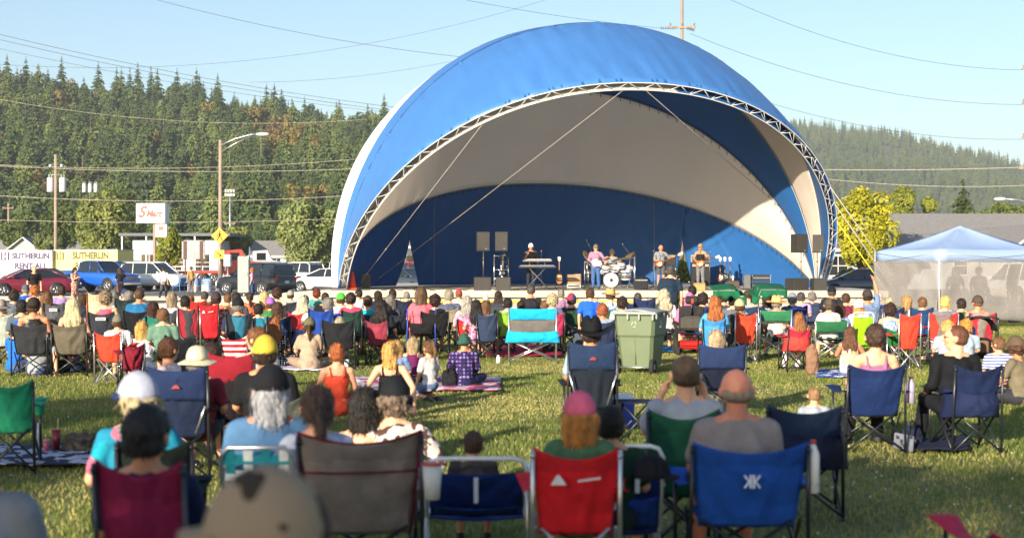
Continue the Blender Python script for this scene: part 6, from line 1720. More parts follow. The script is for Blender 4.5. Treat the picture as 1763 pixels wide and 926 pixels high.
pp('person in maroon shirt behind the white-capped child', 1456, 507, s=76, hair=('short', 'brown'), t=('tee', '6a2438'))
pp('child with brown hair looking down beside maroon shirt', 1446, 526, s=88, k=.85, fem=True, hair=('bob', 'brown'), t=('tee', '7a8ab0'))
pp('man raising one arm with pointing finger', 1493, 501, 'chair_up', 80, skin='tan', rz=14, hair=('short', 'dark'), hat=('backcap', '3a3430'), t=('tee', '6a80a4'), big=.15, ch=q('6a80a0', 'blue-grey camp chair', (1484, 1510, 524)))
pp('child in white cap beside the lime chair', 1478, 520, s=88, k=.92, fem=True, hair=('bob', 'c88a50'), hat=('backcap', 'e2e0da'), t=('tee', 'dcd8d4'), ch=q('86c414', 'lime green patio chair with white headrest', (1469, 1505, 537), k='l', c2='e0e4e0'))
pp('girl with long brown hair and peach top on grass', 1464, 564, 'ground_knee', 103, fem=True, rz=-14, hair=('long', '5a3a28'), t=('tank', 'd4a48c'), l=('shorts', 'a8b4c4'), skin='tan')
pp('blonde-grey woman in white shirt near the tent leg', 1531, 514, s=80, fem=True, hair=('short', 'b0a080'), t=('tee', 'c8ccd8'), ch=q('1a2c54', 'navy camp chair', (1534, 1550, 528)))
pp('woman with short dark curls in blue floral top', 1532, 525, s=95, fem=True, hair=('curly', '33201a'), t=('tank', pattern('blotch', '6a8ab8', 'c8d0dc', 18)), big=.15, ch=q('1e6a34', 'grass green camp chair', (1527, 1564, 564), seed=2))
pp('brown-haired person in navy chair before the tent', 1588, 514, s=82, hair=('short', 'lbrown'), t=('tee', '2c3648'), ch=q('1c3c6a', 'navy camp chair', (1570, 1608, 528)))
pp('blond man in grey shirt before the tent', 1627, 512, s=88, hair=('short', 'c8a860'), t=('tee', '6a6c78'), big=.1, ch=q('c8382c', 'red and grey camp chair', (1602, 1651, 538), c2='6a6866', stripe=1, fr=silver))
pp('sunburnt man in dark cap and red tank top', 1683, 512, s=90, skin='red', rz=12, hair=('fringe', 'lbrown'), hat=('cap', '4a4038'), t=('tank', 'b83a48'), big=.1, ch=q('b02a3a', 'dark red camp chair with grey centre', (1666, 1714, 538), c2='77706a', stripe=1))
pp('blond toddler head left of the stroller', 1631, 555, s=112, k=.75, hair=('curly', 'c89a58'), t=('tee', '9a9aa8'))
pp('curly blond child head above the stroller handle', 1663, 553, s=112, k=.76, hair=('curly', 'b8843c'), t=('tee', '8a9aa8'))
pp('small child in blue and white patterned shirt', 1718, 582, 'ground_left', 116, k=0, hair=('short', 'lbrown'), t=('tee', pattern('stripe', '4a5a90', 'd4d8e4', 20)))
pp('person lying back on the grass with pale legs', 1634, 580, 'ground_lie', 92, k=.9, rz=80, hair=('short', 'brown'), t=('tee', '8a7c94'), l=('shorts', '6a6058'))
# --- middle rows
pp('blonde woman in white shirt beside low maroon chair', 245, 556, 'ground', 103, k=0, fem=True, hair=('bob', 'b8904e'), t=('tee', 'dfe0e6'), big=.35, l=('long', 'dcdce2'))
pp('boy with brown hair looking right, in white shirt', 292, 587, 'chair_left', 172, k=0, rz=-60 - 40, hair=('short', '5a3820'), t=('tee', 'd8c8cc'))
pp('man in cream bucket hat and maroon shirt', 340, 603, s=195, rz=0, hair=('short', 'grey'), hat=('sunhat', 'c8bfa2'), t=('tee', '7a2a3a'), ch=q('14203a', 'tall navy camp chair with small red mark', (251, 356, 629), k='h', logo='peak', c2='16264a', light=1))
pp('dark-haired person low in the maroon-black high chair', 366, 594, s=178, k=0, hair=('short', '2e1c14'), t=('tee', '7a1c2c'), ch=q('160f16', 'tall black and maroon camp chair', (356, 437, 606), k='h', c2='7c1524'))
pp('young man with brown hair looking left in white shirt', 441, 568, 'chair_look', 165, rz=25, hair=('short', '6a4426'), t=('tee', 'd0ccd0'))
pp('man in yellow cap and black tee', 457, 586, s=205, skin='tan', hair=('short', 'dark'), hat=('truckercap', 'c8a83a'), t=('tee', '101216'), big=.22, ch=q('4a4e48', 'grey-green camp chair', (430, 520, 680)))
pp('little girl with high ponytail kneeling in pale tee', 737, 588, 'kneel', 126, fem=True, rz=40, k=0, hair=('highpony', '6a4a30'), t=('tee', 'b4b2b0'), l=('shorts', '5a6c94'))
pp('woman in purple racerback tank on striped blanket', 712, 583, 'ground', 112, fem=True, rz=-20, hair=('bob', 'a08a68'), t=('tank', '5a1848'))
pp('blonde child behind the updo woman', 684, 589, 'ground', 116, k=0, fem=True, hair=('bob', 'blond'), t=('tee', '6a80a8'))
pp('blonde woman in black spaghetti-strap top leaning back', 672, 589, 'ground_both', 137, k=0, fem=True, rz=-6, skin='light', hair=('mullet', 'c89a54'), t=('strap', '15161b'), l=('skirt', '4a4036'))
pp('person in green beanie and colourful diamond-patterned tunic', 799, 577, 'ground', 114, k=0, rz=0, skin='tan', hair=('buzz', 'dark'), hat=('beanie', '2a4f44'), t=('long', pattern('diamond', '2f8aa0', '7a3a90', 15, c='d8502c')), big=.15, l=('long', '1e2040'))
# --- front rows
pp('man in black cowboy hat and light blue tee', 1018, 556, s=164, hair=('short', 'dark'), skin='tan', hat=('cowboy', '0c0e12'), t=('tee', '8fa6c4'), big=.3, l=('shorts', '4a5068'), ch=q('161e2a', 'tall navy mesh camp chair with small red mark', (978, 1062, 587), k='h', c2='1a2c4a', logo='peak', light=1))
pp('blonde head low behind the big navy folding chair', 1233, 572, s=142, k=0, fem=True, hair=('bob', 'a89478'), t=('tee', '4a5a78'), ch=q('10182c', 'tall navy camp chair with folded canopy', (1204, 1284, 592), k='h', c2='1c2c50'))
pp('man with cropped hair photographing with raised hands', 1180, 620, 'chair_photo', 258, hair=('buzz', '4a3a2c'), t=('tee', '9aa0ac'), big=.12, ch=q('1c5640', 'dark green camp chair', (1116, 1237, 700)))
pp('bald sunburnt man in grey tee', 1268, 641, s=292, skin='red', hair=('fringe', '8a7a6c'), t=('tee', '8e8684'), big=.2, ch=q('1d50a8', 'bright blue camp chair with white crossed mark', (1190, 1392, 757), logo='kk', fr=steel))
pp('woman with lavender hair tie and bare shoulders', 1507, 562, s=172, k=0, fem=True, skin='light', hair=('lowbun', '3e2c22'), t=('strap', '8a5a80'), big=.28, l=('long', '16161c'), ch=q('0e2450', 'dark blue camp chair', (1461, 1559, 626)))
pp('man in black shirt and sunglasses turned to the left', 1645, 565, 'chair_left', 172, k=0, rz=10, hair=('buzz', '5a3422'), t=('long', '0e1116'), glasses=True, big=.12, l=('long', '14161e'), ch=q('101f42', 'navy camp chair with draped cloth', (1637, 1722, 626), throw='141f40', logo='sun'))
pp('woman in brown cap and olive shirt at right edge', 1748, 582, 'ground', 130, k=0, fem=True, rz=40, skin='tan', hair=('curly', '4a3222'), hat=('cap', '5a4a3a'), t=('tee', '6a6250'), big=.15)
pp('small child with cropped fair hair before the empty navy chair', 1401, 668, 'ground', 168, k=0, hair=('buzz', '8a6a4a'), t=('tee', '8a94a0'))
pp('woman with long blond hair under a white mesh cap', 236, 653, 'chair_look', 305, k=0, fem=True, rz=14, l=('long', '20242c'), hair=('wavy', 'a89a78'), hat=('cap', '9ca2b4', '1c2c54'), t=('tee', pattern('blotch', '1a7a9a', '1590a8', 9, 'b0607a')), big=.15, ch=q('14201e', 'dark green camp chair', (184, 312, 752)))
pp('man with thinning dark hair in navy shirt', 254, 708, s=385, k=0, skin='tan', rz=-16, hair=('short', '1b1a1c'), t=('tee', '121c3c'), ch=q('8a1c44', 'burgundy camp chair', (184, 340, 792)))
pp('man in black mesh cap with long white hair', 467, 640, s=296, k=0, skin='red', hair=('mullet', 'b4b6ba'), hat=('truckercap', '17171d'), t=('tee', '5078a0'), big=.25, ch=q('1c7a88', 'teal and white webbed lawn chair', (386, 496, 766), k='w', c2='c4ccd0'))
pp('woman with brown ponytail in pale floral shirt', 545, 672, s=300, k=0, fem=True, rz=14, hair=('ponytail', '4a3830'), t=('tee', pattern('blotch', 'c8ccdc', 'a8b0cc', 16)), ch=q('7e736c', 'large grey-brown camp chair with dark red piping', (497, 708, 741), c2='7e736c', trim='6a1828'))
pp('person in black cap and brown-white blouse with arm out', 680, 656, 'ground_hug', 232, k=0, fem=True, rz=-4, hair=('curly', '6a5a4c'), hat=('beanie', '14171c'), t=('long', pattern('blotch', 'c8c0b8', '4a3530', 13)), big=.12)
pp('black-haired child hugged by the patterned blouse arm', 629, 673, 'ground', 232, k=0, fem=True, hair=('bob', 'black'), t=('strap', 'c8a898'))
pp('child with pink cap and blond bob', 998, 685, s=300, k=0, fem=True, rz=0, hair=('bob', 'b87c3c'), hat=('truckercap', 'd0607e'), t=('tee', '4a7050'), ch=q('d4202a', 'bright red camp chair with pale mountain mark', (917, 1066, 768), logo='mount', fr=silver))
pp('dark-haired boy in dark green shirt beside pink cap', 1052, 706, s=288, k=0, rz=-10, hair=('short', '1c1614'), t=('tee', '1c3a2c'))
pp('person with brown hair low in the left blue beach chair', 815, 768, s=262, k=0, hair=('short', '4a3626'), t=('tee', '4a4440'), ch=q('16306e', 'blue beach chair with white tube frame', (732, 906, 787), k='b', c2='1b3f8c'))
pp('person in grey shirt cut off by the bottom left corner', -62, 712, s=470, k=0, skin='brown', hair=('short', 'dark'), t=('tee', '7a808a'), big=.3)
pp('person in sand-brown cap nearest the camera', 452, 846, 'chair', 800, k=0, skin='light', rz=64, hair=('short', 'lbrown'), hat=('cap', pattern('blotch', '94826c', '3a322a', 7), '8c7a64'), t=('tee', '3a3c42'), big=.1)
pp('seated person in jacket left of green director chair', 1472, 540, 'chair', 96, k=.8, hair=('short', 'dark'), t=('tee', '4a4f5a')) if 0 else None
# further heads filling the last rows
rr = random.Random(77)
for (x, y, s_, fm, hs, hc, hat_, tc, cc, lb) in (
 (141, 508, 72, 1, 'bob', 'brown', None, '6a4a7a', '2a2e38', 'woman in plum shirt behind the grey-blonde long hair'),
 (215, 500, 66, 0, 'short', 'grey', ('cap', '2a3a5a'), '8a9aa8', None, 'man in navy cap left of the large teal shirt'),
 (352, 503, 68, 0, 'short', 'dgrey', None, '4a5a4a', '7a2a20', 'man in moss green shirt behind the bright red chairs'),
 (430, 505, 68, 1, 'ponytail', 'brown', None, 'c86a4a', None, 'woman in terracotta top behind the blue mesh chair'),
 (500, 502, 66, 0, 'short', 'brown', ('cap', '8a8a80'), 'a0a8b0', '2a2e38', 'man in grey-green cap left of the silver-blonde woman'),
 (545, 500, 64, 1, 'curly', 'auburn', None, '4a8a8a', None, 'woman with auburn curls in sea green top'),
 (617, 500, 64, 0, 'short', 'black', None, 'c8c8cc', None, 'black-haired man in white tee at the back centre left'),
 (650, 503, 66, 1, 'bob', 'dark', None, '20262e', '1c2440', 'woman with dark bob behind the turquoise top'),
 (700, 503, 66, 0, 'buzz', 'grey', None, '6a7088', None, 'grey cropped man left of the broad pink shirt'),
 (790, 500, 64, 0, 'short', 'lbrown', ('cap', 'a83a3a'), 'd0ccc4', None, 'man in red cap right of the slate polo'),
 (858, 503, 68, 1, 'long', 'dark', None, '7a4a5a', '3a3f4a', 'woman with long dark hair left of the lime chair'),
 (966, 500, 64, 1, 'bun', 'grey', None, '8a6a8a', None, 'woman with grey bun between two front-row caps'),
 (1098, 506, 70, 0, 'short', 'dgrey', None, '3a4a6a', '1d2a50', 'grey-haired man above the lid of the big bin'),
 (1168, 500, 66, 1, 'bob', 'brown', None, '5a6a50', None, 'woman with brown bob left of the pink hood'),
 (1286, 502, 64, 0, 'short', 'brown', None, 'a09a90', None, 'man in beige shirt between the two green sunshades'),
 (1398, 505, 68, 1, 'curly', 'grey', None, '4a3a6a', '2c3a58', 'woman with grey curls in violet top right of blue chair'),
 (1513, 506, 70, 0, 'short', 'white', None, '5a6a8a', '20386a', 'white-haired man beside the front tent pole'),
 (1560, 512, 80, 1, 'bob', 'blond', None, 'b8b0b8', None, 'blonde woman left of the brown-haired navy chair sitter'),
 (1655, 516, 84, 0, 'short', 'dark', None, '3a4a3a', None, 'dark-haired person between the two red and grey chairs')):
    pp(lb, x, y, rr.choice(('chair', 'chair_look', 'chair_rest')), s=s_, fem=bool(fm), hair=(hs, hc), hat=hat_, t=('tee', tc), ch=q(cc, 'camp chair') if cc else None)
# people standing beyond the audience and inside the tent
def standp(label, x, y, s, pose_='stand', **kw):
    pp(label, x, y, pose_, s=s, **kw)
standp('man in black tee standing before the maroon sedan', 59, 458, 44, rz=170, t=('tee', '15161a'), l=('shorts', 'a08c70'), hair=('buzz', 'dark'), skin='light')
standp('woman in patterned dress holding a phone in both hands', 129, 461, 37.5, 'stand_phone', fem=True, rz=180, hair=('bob', 'dark'), t=('tee', pattern('blotch', 'c8a090', '8a5a50', 14)), l=('skirt', pattern('blotch', 'c8a090', '8a5a50', 14)), glasses=True)
standp('woman in black top and plaid skirt reaching out', 207, 461, 36, 'stand_reach', fem=True, rz=-70, hair=('bob', 'brown'), t=('tee', '141418'), l=('skirt', pattern('plaid', '3a2a34', '8a6a6a', 14)))
standp('man in white tee and grey trousers walking right', 282, 460, 34.5, 'stand_walk', rz=-70, hair=('buzz', 'dark'), t=('tee', 'd8dade'), l=('long', '4a4a50'))
standp('woman in pink top standing beside the grey cabinet', 434, 461, 33, fem=True, rz=20, hair=('bob', 'ginger'), t=('tee', 'd08aa0'), l=('long', '2a4a7a'))
standp('person in tan coat by the concrete blocks', 329, 459, 29, rz=-30, hair=('short', 'dgrey'), t=('long', 'b08a58'), l=('long', '6a5a48'))
for i, (x, Y, lb) in enumerate(((1645, 44.3, 'leftmost of the three dim figures behind the tent mesh'), (1685, 44.6, 'middle dim figure standing behind the tent mesh'), (1743, 44.0, 'rightmost dim figure behind the tent mesh'))):
    person(lb, (gx(x, Y), Y, 0), 'stand', R(160 + i * 30), .98, fem=i != 1, hair=('long' if i != 1 else 'short', 'dark'), top=('tee', '2a2c30'), legs=('long', '1c1c20'))
# ---------------------------------------------------------------- empty chairs
def solo(label, xl, xr, yt, s, rz=0, **kw):
    Y = F / s; Yc = Y - .36; sc = F / Yc
    kw['w'] = (xr - xl) / sc / max(.5, math.cos(R(rz))); kw['top'] = max(.55, EYE - (yt - HOR) / sc); kw.setdefault('seed', int(xl) % 5 + 1)
    chair(kw, label, (((xl + xr) / 2 - 881.5) / sc, Y, 0), R(rz))
solo('empty orange-red camp chair with silver frame on the left lawn', 164, 211, 571, 112, -4, k='q', c='d8402a', fr=silver)
solo('empty turquoise and grey director chair with hanging rear pocket', 876, 958, 531, 92, 0, k='d', c='1498c4', c2='5d5a58', flap=1)
solo('empty dark grey camp chair behind the boy looking right', 278, 327, 574, 136, 8, k='q', c='2c3138')
solo('empty tan lawn chair with copper frame behind the coral tank woman', 149, 178, 502, 78, 0, k='q', c='c8a888', fr=mat('8a4a24', rough=.4, metal=.5), noarm=1)
solo('small folding stool chair draped in red and white stripes', 380, 425, 578, 118, 0, k='q', c=pattern('stripe', 'b0202c', 'dcd8d8', 12), noarm=1)
solo('empty slate navy camp chair with jacket hanging at its right', 1332, 1458, 697, 228, -6, k='q', c='1a2a48', throw='161c34')
solo('pale green camp chair cut by the left edge with sunlit back', -40, 36, 654, 190, 14, k='q', c='2a9a74')
solo('blue beach chair with white tube frame beside the dark-haired boy', 1050, 1139, 766, 275, 0, k='b', c='163070', c2='1d4296')
solo('empty orange-red chair with silver frame before the tent', 1546, 1584, 538, 98, 4, k='q', c='d4402c', fr=silver)
solo('low maroon camp chair beside the white blouse woman', 196, 232, 590, 122, 20, k='q', c='7a1c2e')
solo('crimson chair corner poking up at the bottom right edge', 1706, 1886, 912, 360, 0, k='q', c='c02848')
solo('dark camp chair standing low behind the polka dot dress', 405, 440, 545, 94, 0, k='q', c='20262e')
# canopy chairs: a quad chair with a green shade on two poles
for (xl, xr, y0, y1, s, lb, dx) in ((1223, 1281, 489, 510, 84, 'left green sunshade on a chair frame in the back rows', -1), (1290, 1350, 488, 514, 84, 'right green sunshade on a chair frame in the back rows', 1)):
    Y = F / s; o = thing('chair_canopy', lb, 'sunshade', (((xl + xr) / 2 - 881.5) / s, Y, 0)); w = (xr - xl) / s; z1 = EYE - (y0 - HOR) / s; z0 = EYE - (y1 - HOR) / s
    g = MB(); rows = []
    for i in range(17):
        u = i / 16; rows.append([(-w / 2 + w * u, -.35 + .7 * v / 8, (z1 - .05 * abs(u - .5)) - (.10 * (1 - v / 8)) - .03 * math.sin(PI * u * 3) * (v % 2) * .3 - (.12 if dx * (u - .5) < -.3 else 0)) for v in range(9)])
    g.grid(rows, double=.005); 
    rows = [[(-w / 2 + w * i / 16, -.355 - .01 * math.sin(i), z1 - .13 - (.12 if dx * (i / 16 - .5) < -.3 else 0) - (.14 + .04 * math.sin(i * 1.3)) * k / 3) for k in range(4)] for i in range(17)]
    g.grid(rows, double=.004); g.build('shade_fabric', cloth('0e5a3c'), o)
    for s_ in (-1, 1): g = MB(); g.tube([(s_ * w * .28, -.1, z1 - .08), (s_ * w * .26, -.25, .0)], .012, 6); g.build('pole', silver, o)
# ---------------------------------------------------------------- wheelie bin
S = 101; Y = F / S
bn = thing('wheelie_bin', 'big pale green wheeled bin with grey lid on the lawn', 'bin', ((1104 - 881.5) / S, Y, 0), R(-23)); gp = mat('5b694e', rough=.5, var=.06, vscale=4, bump=.1); gl = mat('8b9490', rough=.45, var=.06)
g = MB(); sec = []
for (z, hw, hd) in ((.12, .27, .29), (.35, .295, .32), (.62, .315, .35), (.66, .335, .37), (.98, .36, .395), (1.0, .375, .41), (1.03, .375, .41)):
    b_ = .05; sec.append([(hw - b_, -hd, z), (hw, -hd + b_, z), (hw, hd - b_, z), (hw - b_, hd, z), (-hw + b_, hd, z), (-hw, hd - b_, z), (-hw, -hd + b_, z), (-hw + b_, -hd, z)])
loft(g, sec); g.tube([(0, -.30, .16), (0, -.345, .60)], .012, 6); g.build('body', gp, bn, fix=True)
g = MB(); g.grid([[(-.39 + .78 * i / 8, -.44 + .88 * j / 8, 1.04 + .05 * math.sin(PI * i / 8) + .02 * math.sin(PI * j / 8)) for j in range(9)] for i in range(9)], double=-.02); g.box((0, -.445, 1.035), (.80, .03, .05), bev=.012)
for q_ in (-.34, -.1, .1, .34): g.box((q_, -.435, .975), (.035, .03, .12), bev=.01)
for q_ in (-.42, .0, .3): g.box((.40, q_, .985), (.03, .035, .10), bev=.01)
g.build('lid', gl, bn)
g = MB(); g.tube([(-.34, -.33, .12), (.34, -.33, .12)], .014, 8); g.build('axle', metalm(), bn)
for s_ in (-1, 1):
    g = MB(); g.lathe([(.09, -.03), (.13, -.03), (.135, 0), (.13, .03), (.09, .03)], 22, (s_ * .31, -.33, .135), 'x'); w_ = g.build('wheel', rub, bn); g = MB(); g.lathe([(.03, -.036), (.085, -.02), (.085, .02), (.03, .036)], 12, (s_ * .31, -.33, .135), 'x'); g.build('hub', mat('8a8d8a', rough=.5), w_)
g = MB(); g.lathe([(.055, 0), (.05, .004), (0, .004)], 18, (0, 0, 0)); 
em = MB(); 
for k_ in range(3):
    a = k_ * 2 * PI / 3; em.tube([(.05 * math.cos(a), -.39, .84 + .05 * math.sin(a)), (.05 * math.cos(a + 1.5), -.39, .84 + .05 * math.sin(a + 1.5))], .008, 5)
for k_ in range(3): em.box((.372, -.08 + .0 * k_, .80 + k_ * .04), (.006, .10 - .02 * k_, .018))
em.build('emblem', mat('b0bfa6', rough=.6), bn)
# ---------------------------------------------------------------- power wheelchair and its rider
S = 84; Y = F / S
pc = thing('power_wheelchair', 'red and black power wheelchair carrying the pink hoodie rider', 'wheelchair', ((1187 - 881.5) / S, Y, 0)); bkv = cloth('2b2b2d'); rdp = mat('b01c1c', rough=.35)
g = back_grid(.52, .50, .98, -.22, -.34, wb=.50, dip=-.03, sag=.02, nv=10); g.build('backrest', bkv, pc)
g = MB(); g.box((0, -.40, .66), (.46, .12, .30), bev=.05); g.build('rear_bag', mat('3c3a33', rough=.8, bump=.8, bscale=14), pc)
g = MB(); g.box((0, -.42, 1.12), (.28, .10, .17), bev=.045); g.mi(1).box((0, -.475, 1.10), (.035, .01, .09)); hd_ = g.build('headrest', [bkv, mat('e03c10', rough=.5)], pc); g = MB(); g.tube([(0, -.36, .8), (0, -.42, 1.08)], .015, 6); g.build('headrest_post', steel, hd_)
g = MB(); g.box((0, .02, .47), (.50, .50, .09), bev=.03); g.build('seat', bkv, pc)
g = MB(); g.box((0, -.02, .20), (.42, .62, .16), bev=.04); g.box((0, -.36, .24), (.46, .06, .10), bev=.02); g.build('base', rdp, pc)
for s_ in (-1, 1):
    g = MB(); g.box((s_ * .30, -.02, .66), (.06, .36, .05), bev=.02); g.tube([(s_ * .28, -.22, .45), (s_ * .29, -.2, .66)], .015, 6); g.build('armrest', bkv, pc)
    for (y_, r_) in ((.02, .17), (-.38, .09), (.40, .09)):
        g = MB(); g.lathe([(r_ * .55, -.035), (r_, -.03), (r_, .03), (r_ * .55, .035)], 22, (s_ * .28, y_, r_), 'x'); w_ = g.build('wheel', rub, pc); g = MB(); g.lathe([(0, -.02), (r_ * .55, -.02), (r_ * .55, .02), (0, .02)], 12, (s_ * .28, y_, r_), 'x'); g.build('hub', metalm('8a8c90'), w_)
pp('rider in pink hoodie with hood up in the wheelchair', 1187, 507, s=S, rz=0, hair=('bob', 'd06a98'), hat=('beanie', 'c86a96'), t=('long', 'd070a0'), big=.25)
# walker under the broad pink-shirted woman
Y = F / 84 ; wk = thing('walker_seat', 'blue-framed walker seat under the broad coral pink shirt', 'walker', (gx(727, Y), Y, 0)); g = back_grid(.50, .42, .66, -.26, -.30, wb=.44, dip=.02, sag=.05, nv=8); g.build('sling', cloth('131316'), wk)
for s_ in (-1, 1):
    g = MB(); g.tube([(s_ * .29, -.28, .95), (s_ * .28, -.28, .6), (s_ * .30, -.38, .08)], .014, 8); g.tube([(s_ * .28, -.28, .5), (s_ * .30, .28, .08)], .014, 8); fr_ = g.build('frame', mat('1d3f9a', rough=.35), wk)
    for y_ in (-.38, .28): g = MB(); g.lathe([(.05, -.018), (.09, -.018), (.09, .018), (.05, .018)], 18, (s_ * .30, y_, .09), 'x'); g.build('wheel', rub, wk)
g = MB(); g.box((0, 0, .50), (.46, .34, .04), bev=.015); g.build('seat', cloth('17171a'), wk)
# stroller
S = 108; Y = F / S; stl = thing('stroller', 'black pushchair with pale hood and blue bag at the right', 'stroller', ((1686 - 881.5) / S, Y, 0), R(-15))
g = MB(); rows = []
for i in range(13):
    a = PI * i / 12; rows.append([(.27 * math.cos(a) * (1 - .04 * j), -.25 + .55 * j / 6, .80 + .24 * math.sin(a) * (1 - .02 * j * j * .3)) for j in range(7)])
g.grid(rows, double=.012); g.build('hood', cloth('16181c'), stl)
g = MB(); g.grid([[(.25 * math.cos(PI * (.2 + .6 * i / 8)), -.22 + .4 * j / 4, .825 + .24 * math.sin(PI * (.2 + .6 * i / 8))) for j in range(5)] for i in range(9)], double=.006); g.build('hood_cover', cloth('aab0b4'), stl)
g = MB(); g.box((0, 0, .52), (.44, .5, .32), bev=.08); g.build('seat', cloth('1c1a1a'), stl)
g = MB(); g.box((0.02, -.30, .56), (.22, .06, .20), bev=.02); g.build('basket', cloth('6a5040'), stl)
for s_ in (-1, 1):
    g = MB(); g.tube([(s_ * .26, -.42, 1.0), (s_ * .27, -.15, .55), (s_ * .27, .35, .12)], .014, 6); g.tube([(s_ * .27, .1, .5), (s_ * .28, -.35, .12)], .014, 6); g.build('frame', steel, stl)
    for y_ in (-.35, .36): g = MB(); g.lathe([(.06, -.02), (.12, -.02), (.12, .02), (.06, .02)], 20, (s_ * .29, y_, .12), 'x'); g.build('wheel', rub, stl)
g = MB(); g.tube([(-.26, -.42, 1.0), (-.2, -.46, 1.03), (.2, -.46, 1.03), (.26, -.42, 1.0)], .018, 8); g.build('handlebar', rub, stl)
g = MB(); g.box((-.27, -.40, .80), (.16, .12, .2), bev=.05); tag(g.build('bag', cloth('1a6ab0'), None, stl.location), 'small bright blue bag hung on the pushchair handle', 'bag')
# ---------------------------------------------------------------- ground cloths
def blanket(label, xl, xr, yn, yf, m, name='blanket', seed=1, h=.02):
    P0 = [ground(xl, yn), ground(xr, yn), ground(xr + (xl + xr - 2 * 881.5) * 0, yf), ground(xl, yf)]
    g = MB(); n, k_ = 30, 14; rows = []
    for i in range(n + 1):
        row = []
        for j in range(k_ + 1):
            a = P0[0].lerp(P0[1], i / n); b_ = P0[3].lerp(P0[2], i / n); p = a.lerp(b_, j / k_)
            z = h + .035 * abs(mnoise.noise(Vector((p.x * 3, p.y * 3, seed)))) + .02 * abs(mnoise.noise(Vector((p.x * 9, p.y * 7, seed))))
            e = .06 * mnoise.noise(Vector((p.x * 2, p.y * 2, seed + 3))); row.append((p.x + e, p.y + e, z + .012))
        rows.append(row)
    g.grid(rows, double=.008); return tag(g.build(name, m), label, 'blanket')
blanket('pale lilac-white blanket under the polka dot dress woman', 474, 562, 641, 618, cloth('b8b4cc'), seed=2)
blanket('white blanket with red stripes under the beanie person', 610, 862, 676, 652, pattern('blotch', 'c8c0c8', 'a8466a', 3), seed=3)
blanket('bright crimson blanket spread under the turquoise chair', 838, 968, 616, 596, cloth('a01840'), seed=4)
blanket('crumpled navy and white blanket at the left edge', -40, 158, 810, 774, pattern('blotch', '1a2444', 'a8b0c4', 5), seed=5, h=.03)
blanket('blue and white towel beside the peach top girl', 1404, 1462, 653, 640, pattern('blotch', '2a4a9a', 'c8d0dc', 8), seed=6)
blanket('bright blue towel on the grass behind the wheelchair', 1120, 1170, 608, 598, cloth('1f7ab8'), seed=7)
blanket('dark navy cloth lying before the shirt man chair', 1578, 1668, 784, 764, cloth('1a2038'), seed=8, h=.04)
blanket('pink and blue patterned blanket edge behind grey-brown chair', 700, 745, 833, 806, pattern('blotch', 'c05a88', '3a8ab0', 9), seed=9)
# ---------------------------------------------------------------- bags, bottles, cups, cooler, table
def bag(label, x, yb, wpx, hpx, m, name='bag', cat='bag', strap=True, seed=1, z=0):
    p = ground(x, yb); s = F / p.y; w, h = wpx / s, hpx / s; P = Pieces(); P.ell((0, 0, h * .42), (w * .48, w * .34, h * .46)); P.ell((0, -.02, h * .2), (w * .5, w * .36, h * .22)); P.ell((w * .1, -w * .25, h * .35), (w * .28, w * .15, h * .22))
    me = P.remesh(name, max(.012, h / 26), 3, disp=w * .10, dscale=5 / max(w, .2), seed=seed); o = thing(name, label, cat, p + V(0, 0, z)); use('pouch', me, m, o)
    if strap:
        g = MB(); g.tube([(-w * .14, -w * .30, h * .6), (-w * .16, -w * .34, h * .95), (0, -w * .2, h * 1.12), (w * .16, -w * .1, h * .95), (w * .14, -w * .2, h * .6)], .012, 6); g.build('strap', m, o)
    return o
bag('tan backpack hanging behind the tie-dye woman chair', 1398, 647, 25, 66, mat('7a5a44', rough=.8, var=.2, bump=.8, bscale=14), 'backpack', 'backpack', False, seed=3)
bag('purple and white spotted tote bag in the left middle', 367, 591, 32, 23, pattern('dots', '4a1c50', 'c0a8c4', 16), 'tote_bag')
bag('black backpack on the crimson blanket', 948, 608, 30, 30, cloth('141416'), 'backpack', 'backpack', seed=5)
bag('grey and brown jacket heaped on the navy-white blanket', 140, 783, 66, 40, cloth('4a443e'), 'jacket', 'jacket', False, 7, .03)
bag('dark handbag beside the lavender hair tie woman', 1568, 772, 46, 44, cloth('1b2238'), 'handbag', 'handbag', seed=8)
bag('black camera bag on the striped blanket', 775, 668, 30, 42, cloth('15161a'), seed=9)
bag('green and white diaper bag beside the left green chair', 42, 742, 44, 30, cloth('17706a'), 'bag', seed=11)
bag('dark crumpled jacket on the beanie person blanket', 822, 668, 22, 10, cloth('1a1c24'), 'jacket', 'jacket', False, 12)
g = MB(); p = ground(1556, 780); g.box((0, 0, .11), (.20, .03, .17), Euler((R(-25), R(12), 0)), .01)
for i_ in range(5): g.mi(1).box((-.08 + .045 * i_, -.045 + .01 * (i_ % 2), .17 - .04 * (i_ % 3)), (.02, .006, .03), Euler((R(-25), R(12), 0)))
tag(g.build('carton', [mat('6a6e7a', rough=.7), mat('2a2c34')], None, p), 'white printed carton leaning on the dark handbag', 'box')
def bottle(label, loc, h, r, m, capm, name='bottle', lid=True):
    o = thing(name, label, 'bottle' if name == 'bottle' else 'cup', loc); g = MB()
    if name == 'bottle': g.lathe([(0, 0), (r, 0), (r, h * .68), (r * .95, h * .74), (r * .42, h * .90), (r * .42, h * .93), (0, h * .93)], 18); g.build('body', m, o); g = MB(); g.lathe([(r * .48, h * .92), (r * .48, h), (0, h)], 14); g.build('bottle_cap', capm, o)
    else: g.lathe([(0, 0), (r * .75, 0), (r, h * .94), (0, h * .94)], 18); g.build('body', m, o); g = MB(); g.lathe([(r * 1.06, h * .93), (r * 1.06, h * .98), (r * .8, h), (0, h)], 18); g.build('lid', capm, o)
    return o
clear = mat((.62, .66, .70), rough=.15, var=.05, spec=.6); wb_ = paint((.8, .8, .8), .4)
